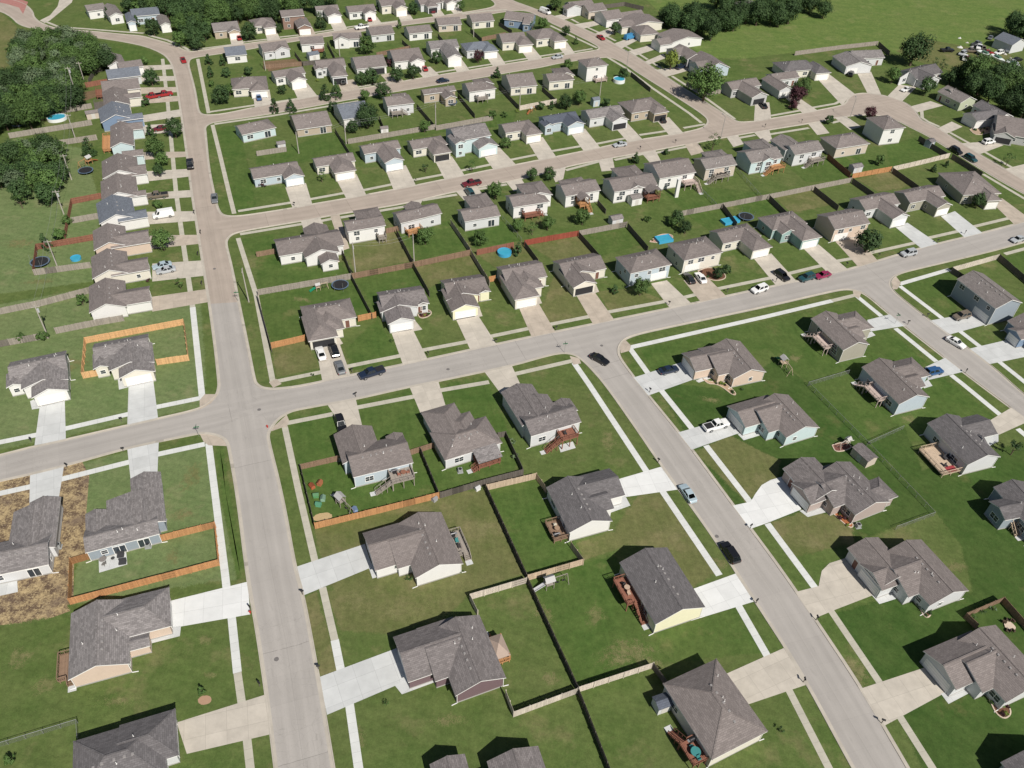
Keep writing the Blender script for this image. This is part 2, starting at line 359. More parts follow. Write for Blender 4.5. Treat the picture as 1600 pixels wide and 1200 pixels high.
LAWNS = [  # (material, photo outline)
    (G_FIELD, [(1010, 0), (1075, 62), (1095, 90), (1160, 92), (1240, 82), (1372, 66), (1395, 82), (1500, 100), (1600, 70), (1700, -40), (1000, -60)]),
    (G_OLIVE, [(1440, 60), (1580, 85), (1590, 120), (1500, 115), (1440, 98), (1400, 80)]),
    (G_FIELD, [(1490, 152), (1600, 200), (1600, 170), (1520, 140)]),
    (G_OLIVE, [(-80, 20), (0, 18), (26, 40), (28, 125), (-80, 150)]),
    (G_GREEN, [(150, 62), (222, 74), (262, 94), (225, 100), (175, 86)]),
    (G_HAZED, [(-80, 250), (30, 215), (130, 232), (158, 320), (145, 440), (-80, 470)]),
    (G_HAZED, [(-60, 486), (140, 450), (190, 494), (314, 470), (322, 600), (310, 637), (60, 690), (-60, 716)]),
    (G_HAZED, [(-60, 765), (120, 726), (205, 704), (244, 710), (318, 692), (350, 800), (372, 905), (270, 935), (108, 960), (120, 880), (-60, 900)]),
    (G_STRAW, [(-60, 764), (47, 744), (100, 731), (123, 724), (132, 745), (127, 800), (130, 860), (108, 880), (106, 935), (110, 950), (60, 966), (-60, 975)]),
    (G_MID, [(-60, 985), (110, 962), (106, 945), (360, 905), (410, 1100), (420, 1200), (430, 1290), (-60, 1290)]),
    (G_GREEN, [(350, 700), (360, 770), (384, 905), (370, 905), (345, 770), (338, 694)]),
    (G_GREEN, [(449, 668), (507, 640), (640, 610), (700, 598), (760, 585), (820, 735), (688, 768), (491, 820)]),
    (G_OLIVE, [(491, 822), (688, 772), (762, 765), (822, 895), (738, 925), (690, 970), (610, 995), (512, 912)]),
    (G_GREEN, [(762, 762), (838, 742), (905, 850), (910, 872), (824, 897)]),
    (G_MID, [(760, 585), (905, 565), (940, 600), (1030, 730), (960, 745), (840, 740), (820, 735)]),
    (G_OLIVE, [(900, 848), (958, 830), (1000, 770), (1040, 770), (1118, 895), (1082, 918), (1040, 860), (985, 850), (912, 876)]),
    (G_MID, [(825, 903), (740, 932), (800, 1110), (903, 1075)]),
    (G_GREEN, [(828, 900), (912, 878), (960, 870), (1025, 985), (1088, 970), (1150, 950), (1205, 1020), (1125, 1028), (1025, 1038), (905, 1074)]),
    (G_MID, [(905, 1078), (1020, 1040), (1045, 1065), (1120, 1190), (1160, 1290), (985, 1290)]),
    (G_MID, [(515, 1120), (620, 1080), (700, 1090), (790, 1075), (803, 1112), (903, 1078), (980, 1290), (580, 1290)]),
    (G_OLIVE, [(470, 935), (495, 925), (530, 1050), (502, 1056)]), (G_OLIVE, [(510, 925), (600, 900), (690, 930), (605, 990), (532, 985)]),
    (G_GREEN, [(1000, 545), (1200, 500), (1340, 470), (1440, 560), (1500, 610), (1560, 655), (1440, 690), (1330, 690), (1262, 597), (1200, 545), (1060, 570), (1020, 580)]),
    (G_DEEP, [(1015, 585), (1060, 600), (1140, 610), (1215, 560), (1262, 600), (1352, 690), (1462, 800), (1400, 822), (1330, 850), (1250, 830), (1200, 815), (1150, 790), (1085, 700)]),
    (G_OLIVE, [(1085, 705), (1140, 680), (1220, 720), (1215, 750), (1165, 785)]), (G_OLIVE, [(1205, 815), (1255, 798), (1330, 810), (1335, 850), (1265, 865), (1235, 870)]),
    (G_DEEP, [(1462, 800), (1360, 692), (1415, 668), (1440, 735), (1560, 700), (1620, 690), (1700, 760), (1700, 1290), (1400, 1290), (1300, 960), (1400, 930), (1520, 925), (1500, 850)]),
    (G_MID, [(1278, 968), (1300, 958), (1400, 1110), (1480, 1290), (1450, 1290), (1384, 1134)]),
    (G_GREEN, [(400, 462), (548, 430), (580, 492), (424, 540)]), (G_GREEN, [(550, 428), (645, 411), (672, 455), (588, 488)]), (G_OLIVE, [(647, 411), (735, 392), (768, 440), (690, 438), (668, 452)]),
    (G_OLIVE, [(737, 390), (818, 376), (842, 405), (775, 420)]), (G_OLIVE, [(820, 378), (903, 362), (934, 396), (866, 408)]), (G_GREEN, [(906, 363), (979, 348), (1010, 380), (938, 400)]),
    (G_OLIVE, [(424, 542), (475, 525), (500, 575), (432, 590)]), (G_GREEN, [(540, 545), (590, 500), (628, 560), (548, 580)]), (G_MID, [(648, 515), (700, 490), (732, 535), (664, 550)]),
    (G_OLIVE, [(845, 480), (870, 425), (900, 465), (922, 495), (860, 508)]), (G_OLIVE, [(932, 455), (985, 450), (1042, 470), (955, 488)]),
    (G_GREEN, [(400, 395), (428, 390), (440, 412), (536, 410), (546, 426), (402, 452)]), (G_OLIVE, [(545, 378), (605, 360), (616, 360), (642, 408), (552, 426)]),
    (G_GREEN, [(622, 360), (702, 345), (732, 388), (648, 408)]), (G_GREEN, [(728, 362), (785, 345), (815, 376), (738, 388)]),
    (G_GREEN, [(340, 200), (372, 196), (394, 282), (400, 330), (366, 332)]), (G_GREEN, [(400, 238), (455, 230), (520, 205), (545, 222), (560, 245), (400, 262)]),
    (G_GREEN, [(370, 375), (428, 365), (430, 388), (402, 400)]),
    (G_GREEN, [(1035, 297), (1090, 290), (1200, 303), (1067, 328)]), (G_GREEN, [(1068, 332), (1128, 320), (1155, 348), (1108, 360)]), (G_GREEN, [(1136, 318), (1202, 306), (1230, 334), (1185, 338)]),
    (G_OLIVE, [(1206, 305), (1270, 292), (1305, 320), (1236, 332)]), (G_GREEN, [(1232, 262), (1330, 240), (1392, 262), (1330, 280), (1260, 285)]),
    (G_GREEN, [(1385, 228), (1440, 212), (1485, 238), (1390, 260)]), (G_OLIVE, [(1338, 280), (1395, 265), (1432, 290), (1372, 300)]),
    (G_GREEN, [(1405, 445), (1485, 424), (1600, 395), (1660, 450), (1590, 470), (1500, 460), (1490, 500)]), (G_MID, [(1485, 425), (1562, 400), (1620, 450), (1600, 470), (1530, 430)]),
    (G_GREEN, [(560, 215), (680, 195), (770, 182), (810, 170), (800, 195), (700, 205), (600, 225)]),
    (G_RED, [(410, 96), (460, 92), (472, 100), (420, 112)]), (G_RED, [(120, 146), (160, 139), (160, 148), (124, 160)]),
]
G_WORN = grass('worn_turf', (.112, .128, .046), (.148, .150, .062), (.225, .195, .105), .9, .4)
def worn(c, rx, ry, z, sd):
    q = random.Random(sd); o = W(c); k = mpp(c); rx *= k; ry *= k * 1.35; n = 18; ang = q.uniform(-.3, .5)
    f = [q.uniform(.7, 1.3) for _ in range(n)]; f = [(f[i - 1] + f[i] * 2 + f[(i + 1) % n]) / 4 for i in range(n)]
    def pt(i, s): t = 2 * math.pi * i / n; x, y = rx * f[i % n] * s * math.cos(t), ry * f[i % n] * s * math.sin(t); return (o.x + x * math.cos(ang) - y * math.sin(ang), o.y + x * math.sin(ang) + y * math.cos(ang), z)
    mb = MB()
    for i in range(n):
        mb.face([(o.x, o.y, z), pt(i, .4), pt(i + 1, .4)], [(.60, 1), (.52, 1), (.52, 1)]); mb.face([pt(i, .4), pt(i, 1.25), pt(i + 1, 1.25), pt(i + 1, .4)], [(.52, 1), (0, 1), (0, 1), (.52, 1)])
    m = mb.build('lawn', G_WORN); m['kind'] = 'structure'
WORN = [((975, 1020), 60, 26), ((1010, 1035), 40, 14), ((760, 830), 40, 26), ((640, 960), 60, 22), ((560, 940), 40, 20), ((1050, 830), 40, 22), ((1125, 880), 20, 14), ((1190, 745), 26, 16), ((1262, 850), 40, 12), ((300, 745), 26, 34), ((285, 805), 30, 14), ((180, 1095), 40, 8), ((330, 1055), 20, 8), ((120, 565), 30, 8), ((320, 1000), 16, 10), ((850, 960), 20, 20), ((860, 1060), 26, 12), ((700, 1125), 40, 10), ((930, 960), 24, 20), ((1240, 560), 20, 10), ((1420, 655), 20, 10), ((470, 468), 26, 8), ((600, 400), 26, 10), ((860, 388), 22, 6), ((1250, 310), 20, 6), ((1100, 1170), 16, 20), ((1495, 885), 30, 10), ((70, 1070), 26, 18), ((270, 870), 26, 16), ((30, 1030), 30, 20), ((560, 1150), 16, 24), ((690, 840), 26, 14), ((1110, 625), 24, 8), ((720, 690), 16, 10), ((950, 690), 18, 24), ((1340, 1050), 24, 30), ((30, 380), 30, 16), ((60, 440), 40, 8), ((110, 575), 20, 12)]
for k, (m, pts) in enumerate(LAWNS):
    lawn(pts, m, .004 + .00006 * k)
for k, w_ in enumerate(WORN): worn(*w_, .0086 + .00006 * k, k)

# ------------------------------------------------------------------ roads and kerbs
K1 = [(440, 1290), (429, 1199), (415, 1085), (400, 982), (386, 907), (370, 775), (358, 707), (355, 694), (350, 686), (337, 680), (317, 677), (300, 680), (250, 690), (195, 702), (100, 729), (47, 742), (0, 752), (-60, 767)]
K2a = [(-60, 725), (0, 711), (54, 697), (102, 687), (200, 664), (246, 654), (311, 639), (327, 629), (338, 617), (341, 605), (341, 597), (335, 540), (326, 475)]
K2b = [(326, 475), (314, 400), (304, 337), (297, 290), (289, 225), (280, 162), (271, 107), (262, 91), (250, 82), (225, 72), (190, 65), (150, 59), (112, 54), (62, 47), (30, 40), (18, 27), (0, 17), (-60, 5)]
K3 = [(537, 1290), (522, 1198), (499, 1060), (475, 930), (462, 886), (447, 800), (435, 745), (421, 690), (420, 678), (425, 668), (435, 655), (449, 646), (462, 641), (507, 633), (557, 624), (640, 605), (700, 593), (800, 572), (845, 559), (870, 553), (885, 552), (897, 555), (907, 561), (920, 573), (945, 601), (990, 665), (1034, 730), (1100, 820), (1150, 895), (1200, 972), (1226, 1012), (1262, 1072), (1330, 1198), (1385, 1295)]
K4a = [(1640, 322), (1600, 303), (1537, 267), (1487, 235), (1450, 212), (1425, 200), (1400, 187), (1375, 180), (1350, 179), (1300, 184), (1282, 190), (1200, 203), (1152, 211), (1070, 226), (1000, 239), (930, 251), (882, 261), (815, 280), (710, 299), (637, 317), (583, 326), (525, 335), (467, 346), (400, 357), (375, 362), (362, 366), (354, 373), (352, 382), (360, 412), (372, 472)]
K4b = [(372, 472), (386, 540), (396, 592), (399, 600), (408, 606), (420, 608), (432, 608), (470, 604), (545, 587), (630, 570), (735, 547), (832, 526), (959, 500), (1095, 472), (1175, 454), (1245, 440), (1325, 422), (1440, 387), (1532, 365), (1600, 347), (1650, 333)]
K5 = [(1470, 1290), (1417, 1200), (1345, 1076), (1272, 967), (1226, 900), (1200, 864), (1145, 790), (1080, 702), (1059, 675), (1000, 603), (975, 570), (966, 556), (965, 546), (968, 537), (976, 529), (995, 522), (1025, 515), (1110, 497), (1200, 478), (1290, 457), (1315, 452), (1330, 452), (1345, 456), (1360, 465), (1391, 492), (1452, 540), (1510, 585), (1600, 652), (1680, 712)]
K6 = [(1670, 672), (1600, 617), (1545, 567), (1452, 500), (1405, 463), (1395, 453), (1391, 444), (1394, 435), (1407, 427), (1440, 419), (1550, 393), (1600, 379), (1650, 366)]
K7 = [(322, 207), (321, 200), (325, 195), (335, 191), (400, 182), (460, 172), (560, 153), (687, 132), (726, 126), (814, 110), (843, 106), (882, 97), (941, 90), (953, 90), (963, 93), (975, 99), (993, 112), (1025, 132), (1080, 167), (1100, 181), (1106, 188), (1104, 195), (1095, 201), (1060, 209), (980, 221), (912, 236), (842, 250), (772, 264), (695, 280), (647, 290), (541, 310), (487, 319), (457, 325), (400, 334), (370, 338), (350, 337), (343, 330), (338, 315), (335, 300), (327, 262), (322, 207)]
K8 = [(296, 105), (295, 98), (298, 92), (310, 89), (345, 84), (385, 78), (401, 75), (464, 64), (560, 50), (640, 38), (720, 30), (790, 18), (815, 16), (835, 21), (860, 36), (876, 43), (911, 60), (932, 71), (937, 76), (930, 79), (880, 86), (823, 95), (790, 100), (732, 110), (674, 119), (600, 132), (500, 149), (435, 160), (400, 167), (350, 178), (325, 180), (314, 178), (310, 170), (306, 142), (296, 105)]
K9 = [(-60, -14), (10, -3), (40, 6), (52, 18), (53, 26), (60, 33), (72, 39), (90, 45), (147, 49), (195, 54), (222, 56), (240, 61), (265, 68), (280, 74), (290, 79), (300, 81), (312, 79), (357, 72), (415, 64), (471, 57), (539, 46), (597, 37), (645, 31), (694, 24), (760, 14), (774, 9), (772, 3), (757, -6), (735, -14)]
K10 = [(776, -14), (800, 1), (829, 11), (860, 23), (882, 31), (912, 45), (947, 60), (968, 74), (993, 87), (1010, 98), (1043, 121), (1070, 139), (1147, 187), (1155, 191), (1175, 190), (1200, 186), (1270, 174), (1310, 166), (1321, 162), (1325, 153), (1334, 147), (1355, 145), (1387, 150), (1410, 158), (1425, 167), (1434, 178), (1440, 188), (1452, 193), (1465, 199), (1502, 224), (1562, 259), (1600, 281), (1650, 310)]
def SM(k): return chaikin([W(p) for p in k])
CENTRES = [[W(p) for p in c] for c in (
    [(485, 1290), (475, 1199), (448, 1010), (424, 890), (390, 697), (349, 474), (320, 318), (300, 190), (284, 110), (262, 80), (190, 60), (60, 40), (0, 5)],
    [(-60, 748), (52, 719), (300, 660), (420, 632), (700, 578), (930, 528), (1180, 468), (1380, 425), (1600, 363), (1660, 347)],
    [(930, 545), (1000, 632), (1090, 760), (1215, 935), (1370, 1198), (1420, 1290)], [(1370, 450), (1480, 540), (1600, 635), (1680, 700)],
    [(350, 350), (480, 331), (700, 290), (1000, 229), (1250, 187), (1375, 168), (1470, 215), (1600, 292), (1650, 318)],
    [(318, 186), (500, 157), (690, 126), (880, 92), (950, 82)], [(755, -10), (840, 20), (960, 82), (1125, 190)], [(295, 85), (470, 61), (640, 35), (790, 13)])]
def near_center(p):
    best = None; off = 0
    for ci, c in enumerate(CENTRES):
        s = 0
        for a, b in zip(c, c[1:]):
            d = b - a; L = d.length; d = d / L
            t = max(0, min(L, (p - a).dot(d))); q = a + d * t; e = (p - q).length
            if best is None or e < best[0]: best = (e, a, d, s + ci * 1000, ci)
            s += L
    return best
import bmesh
def road_mesh(name, outer, holes, mat, z):
    polys = [outer] + holes
    flat = [v for p in polys for v in p]
    bm = bmesh.new(); vs = [bm.verts.new((v.x, v.y, 0)) for v in flat]
    for t in tessellate_polygon(polys):
        try: bm.faces.new([vs[i] for i in t])
        except ValueError: pass
    for _ in range(7):
        es = [e for e in bm.edges if e.calc_length() > 5.0]
        if not es: break
        bmesh.ops.subdivide_edges(bm, edges=es, cuts=1)
        bmesh.ops.triangulate(bm, faces=[f for f in bm.faces if len(f.verts) > 3])
    ul = bm.loops.layers.uv.new('UVMap')
    for f in bm.faces:
        if f.normal.z < 0: f.normal_flip()
        e, a, d, s, ci = near_center(f.calc_center_median())
        n = Vector((-d.y, d.x, 0))
        for l in f.loops:
            q = l.vert.co - a; l[ul].uv = (s + q.dot(d), q.dot(n))
    me = bpy.data.meshes.new(name); bm.to_mesh(me); bm.free(); me.materials.append(mat)
    o = link(name, me, loc=(0, 0, z)); o['kind'] = 'structure'; return o
def ring(*segs):
    r = []
    for s in segs: r += s
    out = [r[0]]
    for v in r[1:]:
        if (v - out[-1]).length > .02: out.append(v)
    return out
_s = {k: SM(v) for k, v in dict(K1=K1, K2a=K2a, K2b=K2b, K3=K3, K4a=K4a, K4b=K4b, K5=K5, K6=K6, K7=K7, K8=K8, K9=K9, K10=K10).items()}
road_mesh('road', ring(_s['K1'], _s['K2a'], _s['K4b'], _s['K6'][::-1], _s['K5'][::-1], _s['K3'][::-1]), [], ROAD_G, .012)
road_mesh('road', ring(_s['K2b'], _s['K9'], _s['K10'], _s['K4a']), [_s['K7'][:-1], _s['K8'][:-1]], ROAD_T, .0125)
# red paved roundabout island and the path that leaves it
BRICK_R = paint('red_paving', (.36, .17, .15), .9, var=.25, scale=1)
sheet('median_paving', [(0, -12), (44, 3), (36, 22), (30, 12), (10, 6), (-20, 0)], BRICK_R, .03)
sheet('path', [(62, 32), (78, 24), (90, 10), (96, -12), (118, -12), (112, 4), (95, 18), (78, 32), (70, 36)], C_MID, .02)

# ------------------------------------------------------------------ driveways: (concrete, outline: street left, street right, garage right, garage left)
N, O_, D_, B_ = C_NEW, C_MID, C_OLD, C_BRIGHT
DRIVES = [(N, [(54, 696), (103, 686), (101, 620), (62, 636)]), (N, [(199, 665), (247, 653), (239, 590), (201, 600)]), (N, [(199, 702), (248, 690), (246, 742), (204, 748)]), (N, [(47, 743), (100, 728), (91, 785), (46, 788)]),
    (B_, [(391, 960), (387, 909), (262, 940), (266, 982)]), (O_, [(424, 1147), (416, 1085), (276, 1129), (292, 1178)]), (O_, [(512, 633), (556, 624), (567, 670), (540, 675)]), (O_, [(640, 605), (685, 596), (698, 640), (658, 648)]),
    (O_, [(757, 581), (800, 572), (815, 605), (783, 616)]), (N, [(462, 886), (475, 930), (582, 886), (570, 850)]), (N, [(499, 1058), (511, 1117), (640, 1062), (622, 1012)]), (B_, [(1059, 765), (1034, 729), (955, 752), (968, 778)]),
    (B_, [(1150, 896), (1178, 940), (1080, 970), (1070, 925)]), (O_, [(1226, 1012), (1260, 1070), (1165, 1102), (1130, 1055)]), (N, [(990, 590), (1013, 618), (1092, 590), (1068, 565)]), (N, [(1059, 676), (1080, 703), (1160, 675), (1142, 652)]),
    (B_, [(1145, 790), (1171, 827), (1202, 816), (1252, 796), (1232, 742), (1204, 750), (1190, 758), (1180, 772), (1173, 784)]), (O_, [(1243, 925), (1271, 967), (1307, 952), (1364, 930), (1333, 868), (1312, 875), (1296, 880), (1284, 892), (1279, 916)]),
    (O_, [(1345, 1076), (1382, 1134), (1476, 1083), (1445, 1043)]), (N, [(1391, 491), (1415, 509), (1360, 518), (1355, 500)]), (N, [(1477, 559), (1505, 581), (1450, 594), (1445, 574)]), (O_, [(1580, 637), (1608, 658), (1555, 682), (1545, 658)]),
    (N, [(1452, 501), (1483, 523), (1552, 504), (1527, 488)]), (N, [(1514, 545), (1546, 569), (1630, 552), (1600, 525)]),
    (O_, [(504, 597), (548, 587), (530, 535), (494, 545)]), (O_, [(630, 571), (668, 561), (644, 513), (612, 521)]), (O_, [(735, 547), (776, 538), (747, 493), (713, 500)]), (D_, [(831, 527), (868, 519), (841, 473), (810, 479)]),
    (D_, [(927, 507), (960, 500), (926, 452), (899, 459)]), (O_, [(1047, 482), (1081, 475), (1042, 438), (1017, 443)]), (D_, [(1095, 472), (1135, 463), (1102, 430), (1068, 438)]), (O_, [(1213, 447), (1245, 440), (1205, 396), (1177, 403)]),
    (O_, [(1296, 429), (1326, 422), (1279, 382), (1256, 389)]), (D_, [(1341, 417), (1372, 408), (1336, 367), (1303, 375)]), (N, [(1439, 388), (1466, 381), (1418, 348), (1398, 354)]), (N, [(1507, 371), (1535, 364), (1492, 330), (1470, 338)]), (D_, [(1585, 351), (1612, 344), (1566, 310), (1548, 315)]),
    (O_, [(457, 325), (488, 319), (478, 286), (446, 293)]), (O_, [(541, 310), (572, 304), (557, 272), (524, 278)]), (O_, [(615, 297), (650, 290), (634, 258), (602, 264)]), (O_, [(695, 281), (726, 274), (706, 244), (679, 250)]), (O_, [(771, 265), (806, 257), (780, 230), (750, 235)]),
    (O_, [(842, 250), (869, 245), (848, 214), (823, 219)]), (O_, [(912, 236), (938, 231), (914, 201), (890, 206)]), (O_, [(980, 221), (1004, 218), (980, 192), (958, 196)]), (O_, [(1046, 212), (1068, 208), (1045, 183), (1025, 187)]),
    (O_, [(470, 345), (500, 339), (508, 356), (476, 364)]), (D_, [(516, 337), (530, 334), (546, 388), (534, 392)]), (O_, [(637, 317), (662, 310), (652, 328), (630, 332)]), (O_, [(712, 299), (745, 291), (757, 308), (725, 313)]), (O_, [(791, 285), (815, 280), (824, 294), (803, 299)]),
    (O_, [(860, 268), (884, 261), (880, 280), (868, 285)]), (O_, [(935, 250), (957, 246), (961, 266), (940, 268)]), (O_, [(1002, 239), (1024, 235), (1034, 254), (1018, 257)]), (D_, [(1070, 226), (1090, 222), (1100, 238), (1080, 243)]), (O_, [(1135, 214), (1153, 211), (1162, 225), (1146, 230)]),
    (O_, [(1178, 207), (1202, 203), (1207, 220), (1195, 224)]), (O_, [(1263, 194), (1281, 190), (1296, 208), (1277, 211)]), (O_, [(1304, 184), (1322, 182), (1346, 198), (1328, 203)]),
    (O_, [(1254, 177), (1278, 173), (1247, 152), (1224, 150)]), (O_, [(1316, 165), (1325, 153), (1336, 147), (1297, 117), (1276, 122)]), (O_, [(1355, 145), (1377, 148), (1361, 112), (1338, 112)]), (O_, [(1387, 150), (1410, 158), (1432, 136), (1405, 132)]), (O_, [(1424, 166), (1432, 176), (1474, 165), (1454, 158)]),
    (O_, [(1466, 200), (1479, 209), (1504, 198), (1487, 190)]), (O_, [(1501, 224), (1531, 241), (1568, 227), (1550, 221)]), (O_, [(1570, 264), (1602, 282), (1640, 268), (1610, 254)]), (O_, [(1178, 190), (1205, 185), (1202, 160), (1180, 160)]),
    (O_, [(398, 168), (425, 163), (421, 140), (395, 144)]), (O_, [(466, 156), (496, 150), (480, 130), (456, 134)]), (D_, [(534, 144), (562, 139), (552, 124), (527, 127)]), (D_, [(608, 131), (632, 127), (613, 113), (595, 117)]), (O_, [(662, 122), (686, 117), (672, 104), (650, 108)]),
    (O_, [(714, 113), (734, 110), (721, 92), (702, 94)]), (O_, [(770, 103), (790, 100), (778, 82), (757, 85)]), (O_, [(826, 95), (848, 92), (832, 73), (812, 76)]), (O_, [(883, 86), (899, 84), (886, 66), (868, 69)]),
    (O_, [(362, 72), (381, 69), (376, 52), (358, 54)]), (O_, [(418, 64), (438, 61), (429, 43), (413, 46)]), (D_, [(472, 57), (493, 53), (484, 35), (466, 38)]), (O_, [(522, 49), (543, 46), (534, 28), (513, 30)]), (O_, [(577, 41), (598, 38), (587, 24), (571, 26)]),
    (O_, [(626, 34), (646, 31), (636, 15), (619, 17)]), (O_, [(678, 27), (695, 24), (683, 9), (666, 11)]), (O_, [(709, 22), (724, 20), (713, 8), (699, 9)]),
    (O_, [(866, 25), (882, 31), (905, 24), (890, 20)]), (O_, [(898, 38), (912, 45), (946, 36), (928, 33)]), (O_, [(931, 52), (945, 59), (968, 48), (953, 44)]), (O_, [(960, 68), (971, 76), (1000, 61), (990, 57)]), (O_, [(982, 80), (993, 87), (1028, 76), (1014, 71)]),
    (O_, [(1008, 96), (1014, 101), (1042, 90), (1036, 84)]), (O_, [(1026, 109), (1042, 120), (1080, 109), (1070, 103)]),
    (D_, [(322, 452), (326, 472), (238, 487), (236, 464)]), (O_, [(316, 407), (319, 431), (238, 440), (238, 412)]), (D_, [(309, 367), (312, 381), (236, 389), (234, 368)]), (O_, [(303, 330), (306, 345), (228, 351), (228, 331)]), (O_, [(298, 297), (300, 308), (226, 313), (226, 302)]),
    (O_, [(294, 264), (296, 276), (226, 284), (224, 268)]), (D_, [(290, 237), (292, 245), (222, 250), (222, 238)]), (O_, [(285, 192), (286, 205), (220, 211), (220, 196)]), (O_, [(281, 171), (283, 182), (218, 192), (218, 181)]), (D_, [(279, 150), (280, 158), (214, 163), (214, 151)]),
    (D_, [(276, 136), (277, 144), (216, 147), (216, 137)]), (O_, [(272, 119), (273, 126), (216, 128), (216, 119)]), (O_, [(269, 101), (270, 108), (216, 111), (216, 103)]),
    (O_, [(738, -10), (735, -10), (730, -10)]),
]
DRIVES = [d for d in DRIVES if len(d[1]) > 3 and min(p[1] for p in d[1]) > -9]
DPOLY = []
for k, (m, pts) in enumerate(DRIVES):
    sheet('driveway', pts, m, .024 + .00004 * k, dirp=(pts[0], pts[-1]))
    P = [W(p) for p in pts]; c = sum(P, Vector()) / len(P); DPOLY.append([c + (p - c) * 1.06 for p in P])
PATHS = [(N, [(62, 638), (50, 640), (47, 627), (58, 622), (62, 628)]), (N, [(201, 605), (186, 609), (184, 591), (198, 588)]), (N, [(283, 978), (281, 994), (234, 1006), (233, 992), (268, 980)]), (N, [(616, 1070), (628, 1085), (682, 1065), (676, 1048), (640, 1060)]),
    (N, [(574, 880), (582, 904), (622, 892), (618, 880)]), (N, [(977, 775), (985, 790), (952, 802), (950, 790), (968, 778)]), (N, [(1087, 595), (1092, 598), (1120, 588), (1117, 582)]), (N, [(1152, 678), (1162, 688), (1202, 676), (1198, 668)]), (N, [(1249, 798), (1262, 808), (1300, 798), (1296, 788)]),
    (N, [(1362, 930), (1374, 944), (1412, 932), (1404, 918)]), (N, [(1470, 1084), (1482, 1100), (1524, 1078), (1516, 1066)]), (N, [(1362, 518), (1368, 524), (1354, 529), (1352, 522)]), (N, [(1450, 593), (1457, 603), (1444, 607), (1440, 600)]), (N, [(1560, 678), (1560, 690), (1546, 697), (1536, 688)]),
    (O_, [(528, 524), (536, 537), (528, 540), (520, 530)]), (O_, [(648, 500), (660, 515), (645, 518), (640, 506)]), (O_, [(749, 480), (754, 494), (744, 496), (740, 484)]), (O_, [(842, 462), (847, 474), (838, 476), (835, 466)]), (O_, [(931, 444), (936, 456), (926, 459), (922, 448)]),
    (N, [(154, 866), (197, 860), (199, 882), (155, 895)]), (N, [(0, 898), (26, 893), (28, 925), (-40, 940)]), (N, [(872.5, 696), (895, 690), (899.5, 700), (876, 707)])]
for k, (m, pts) in enumerate(PATHS): sheet('path', pts, m, .0295 + .0001 * k)

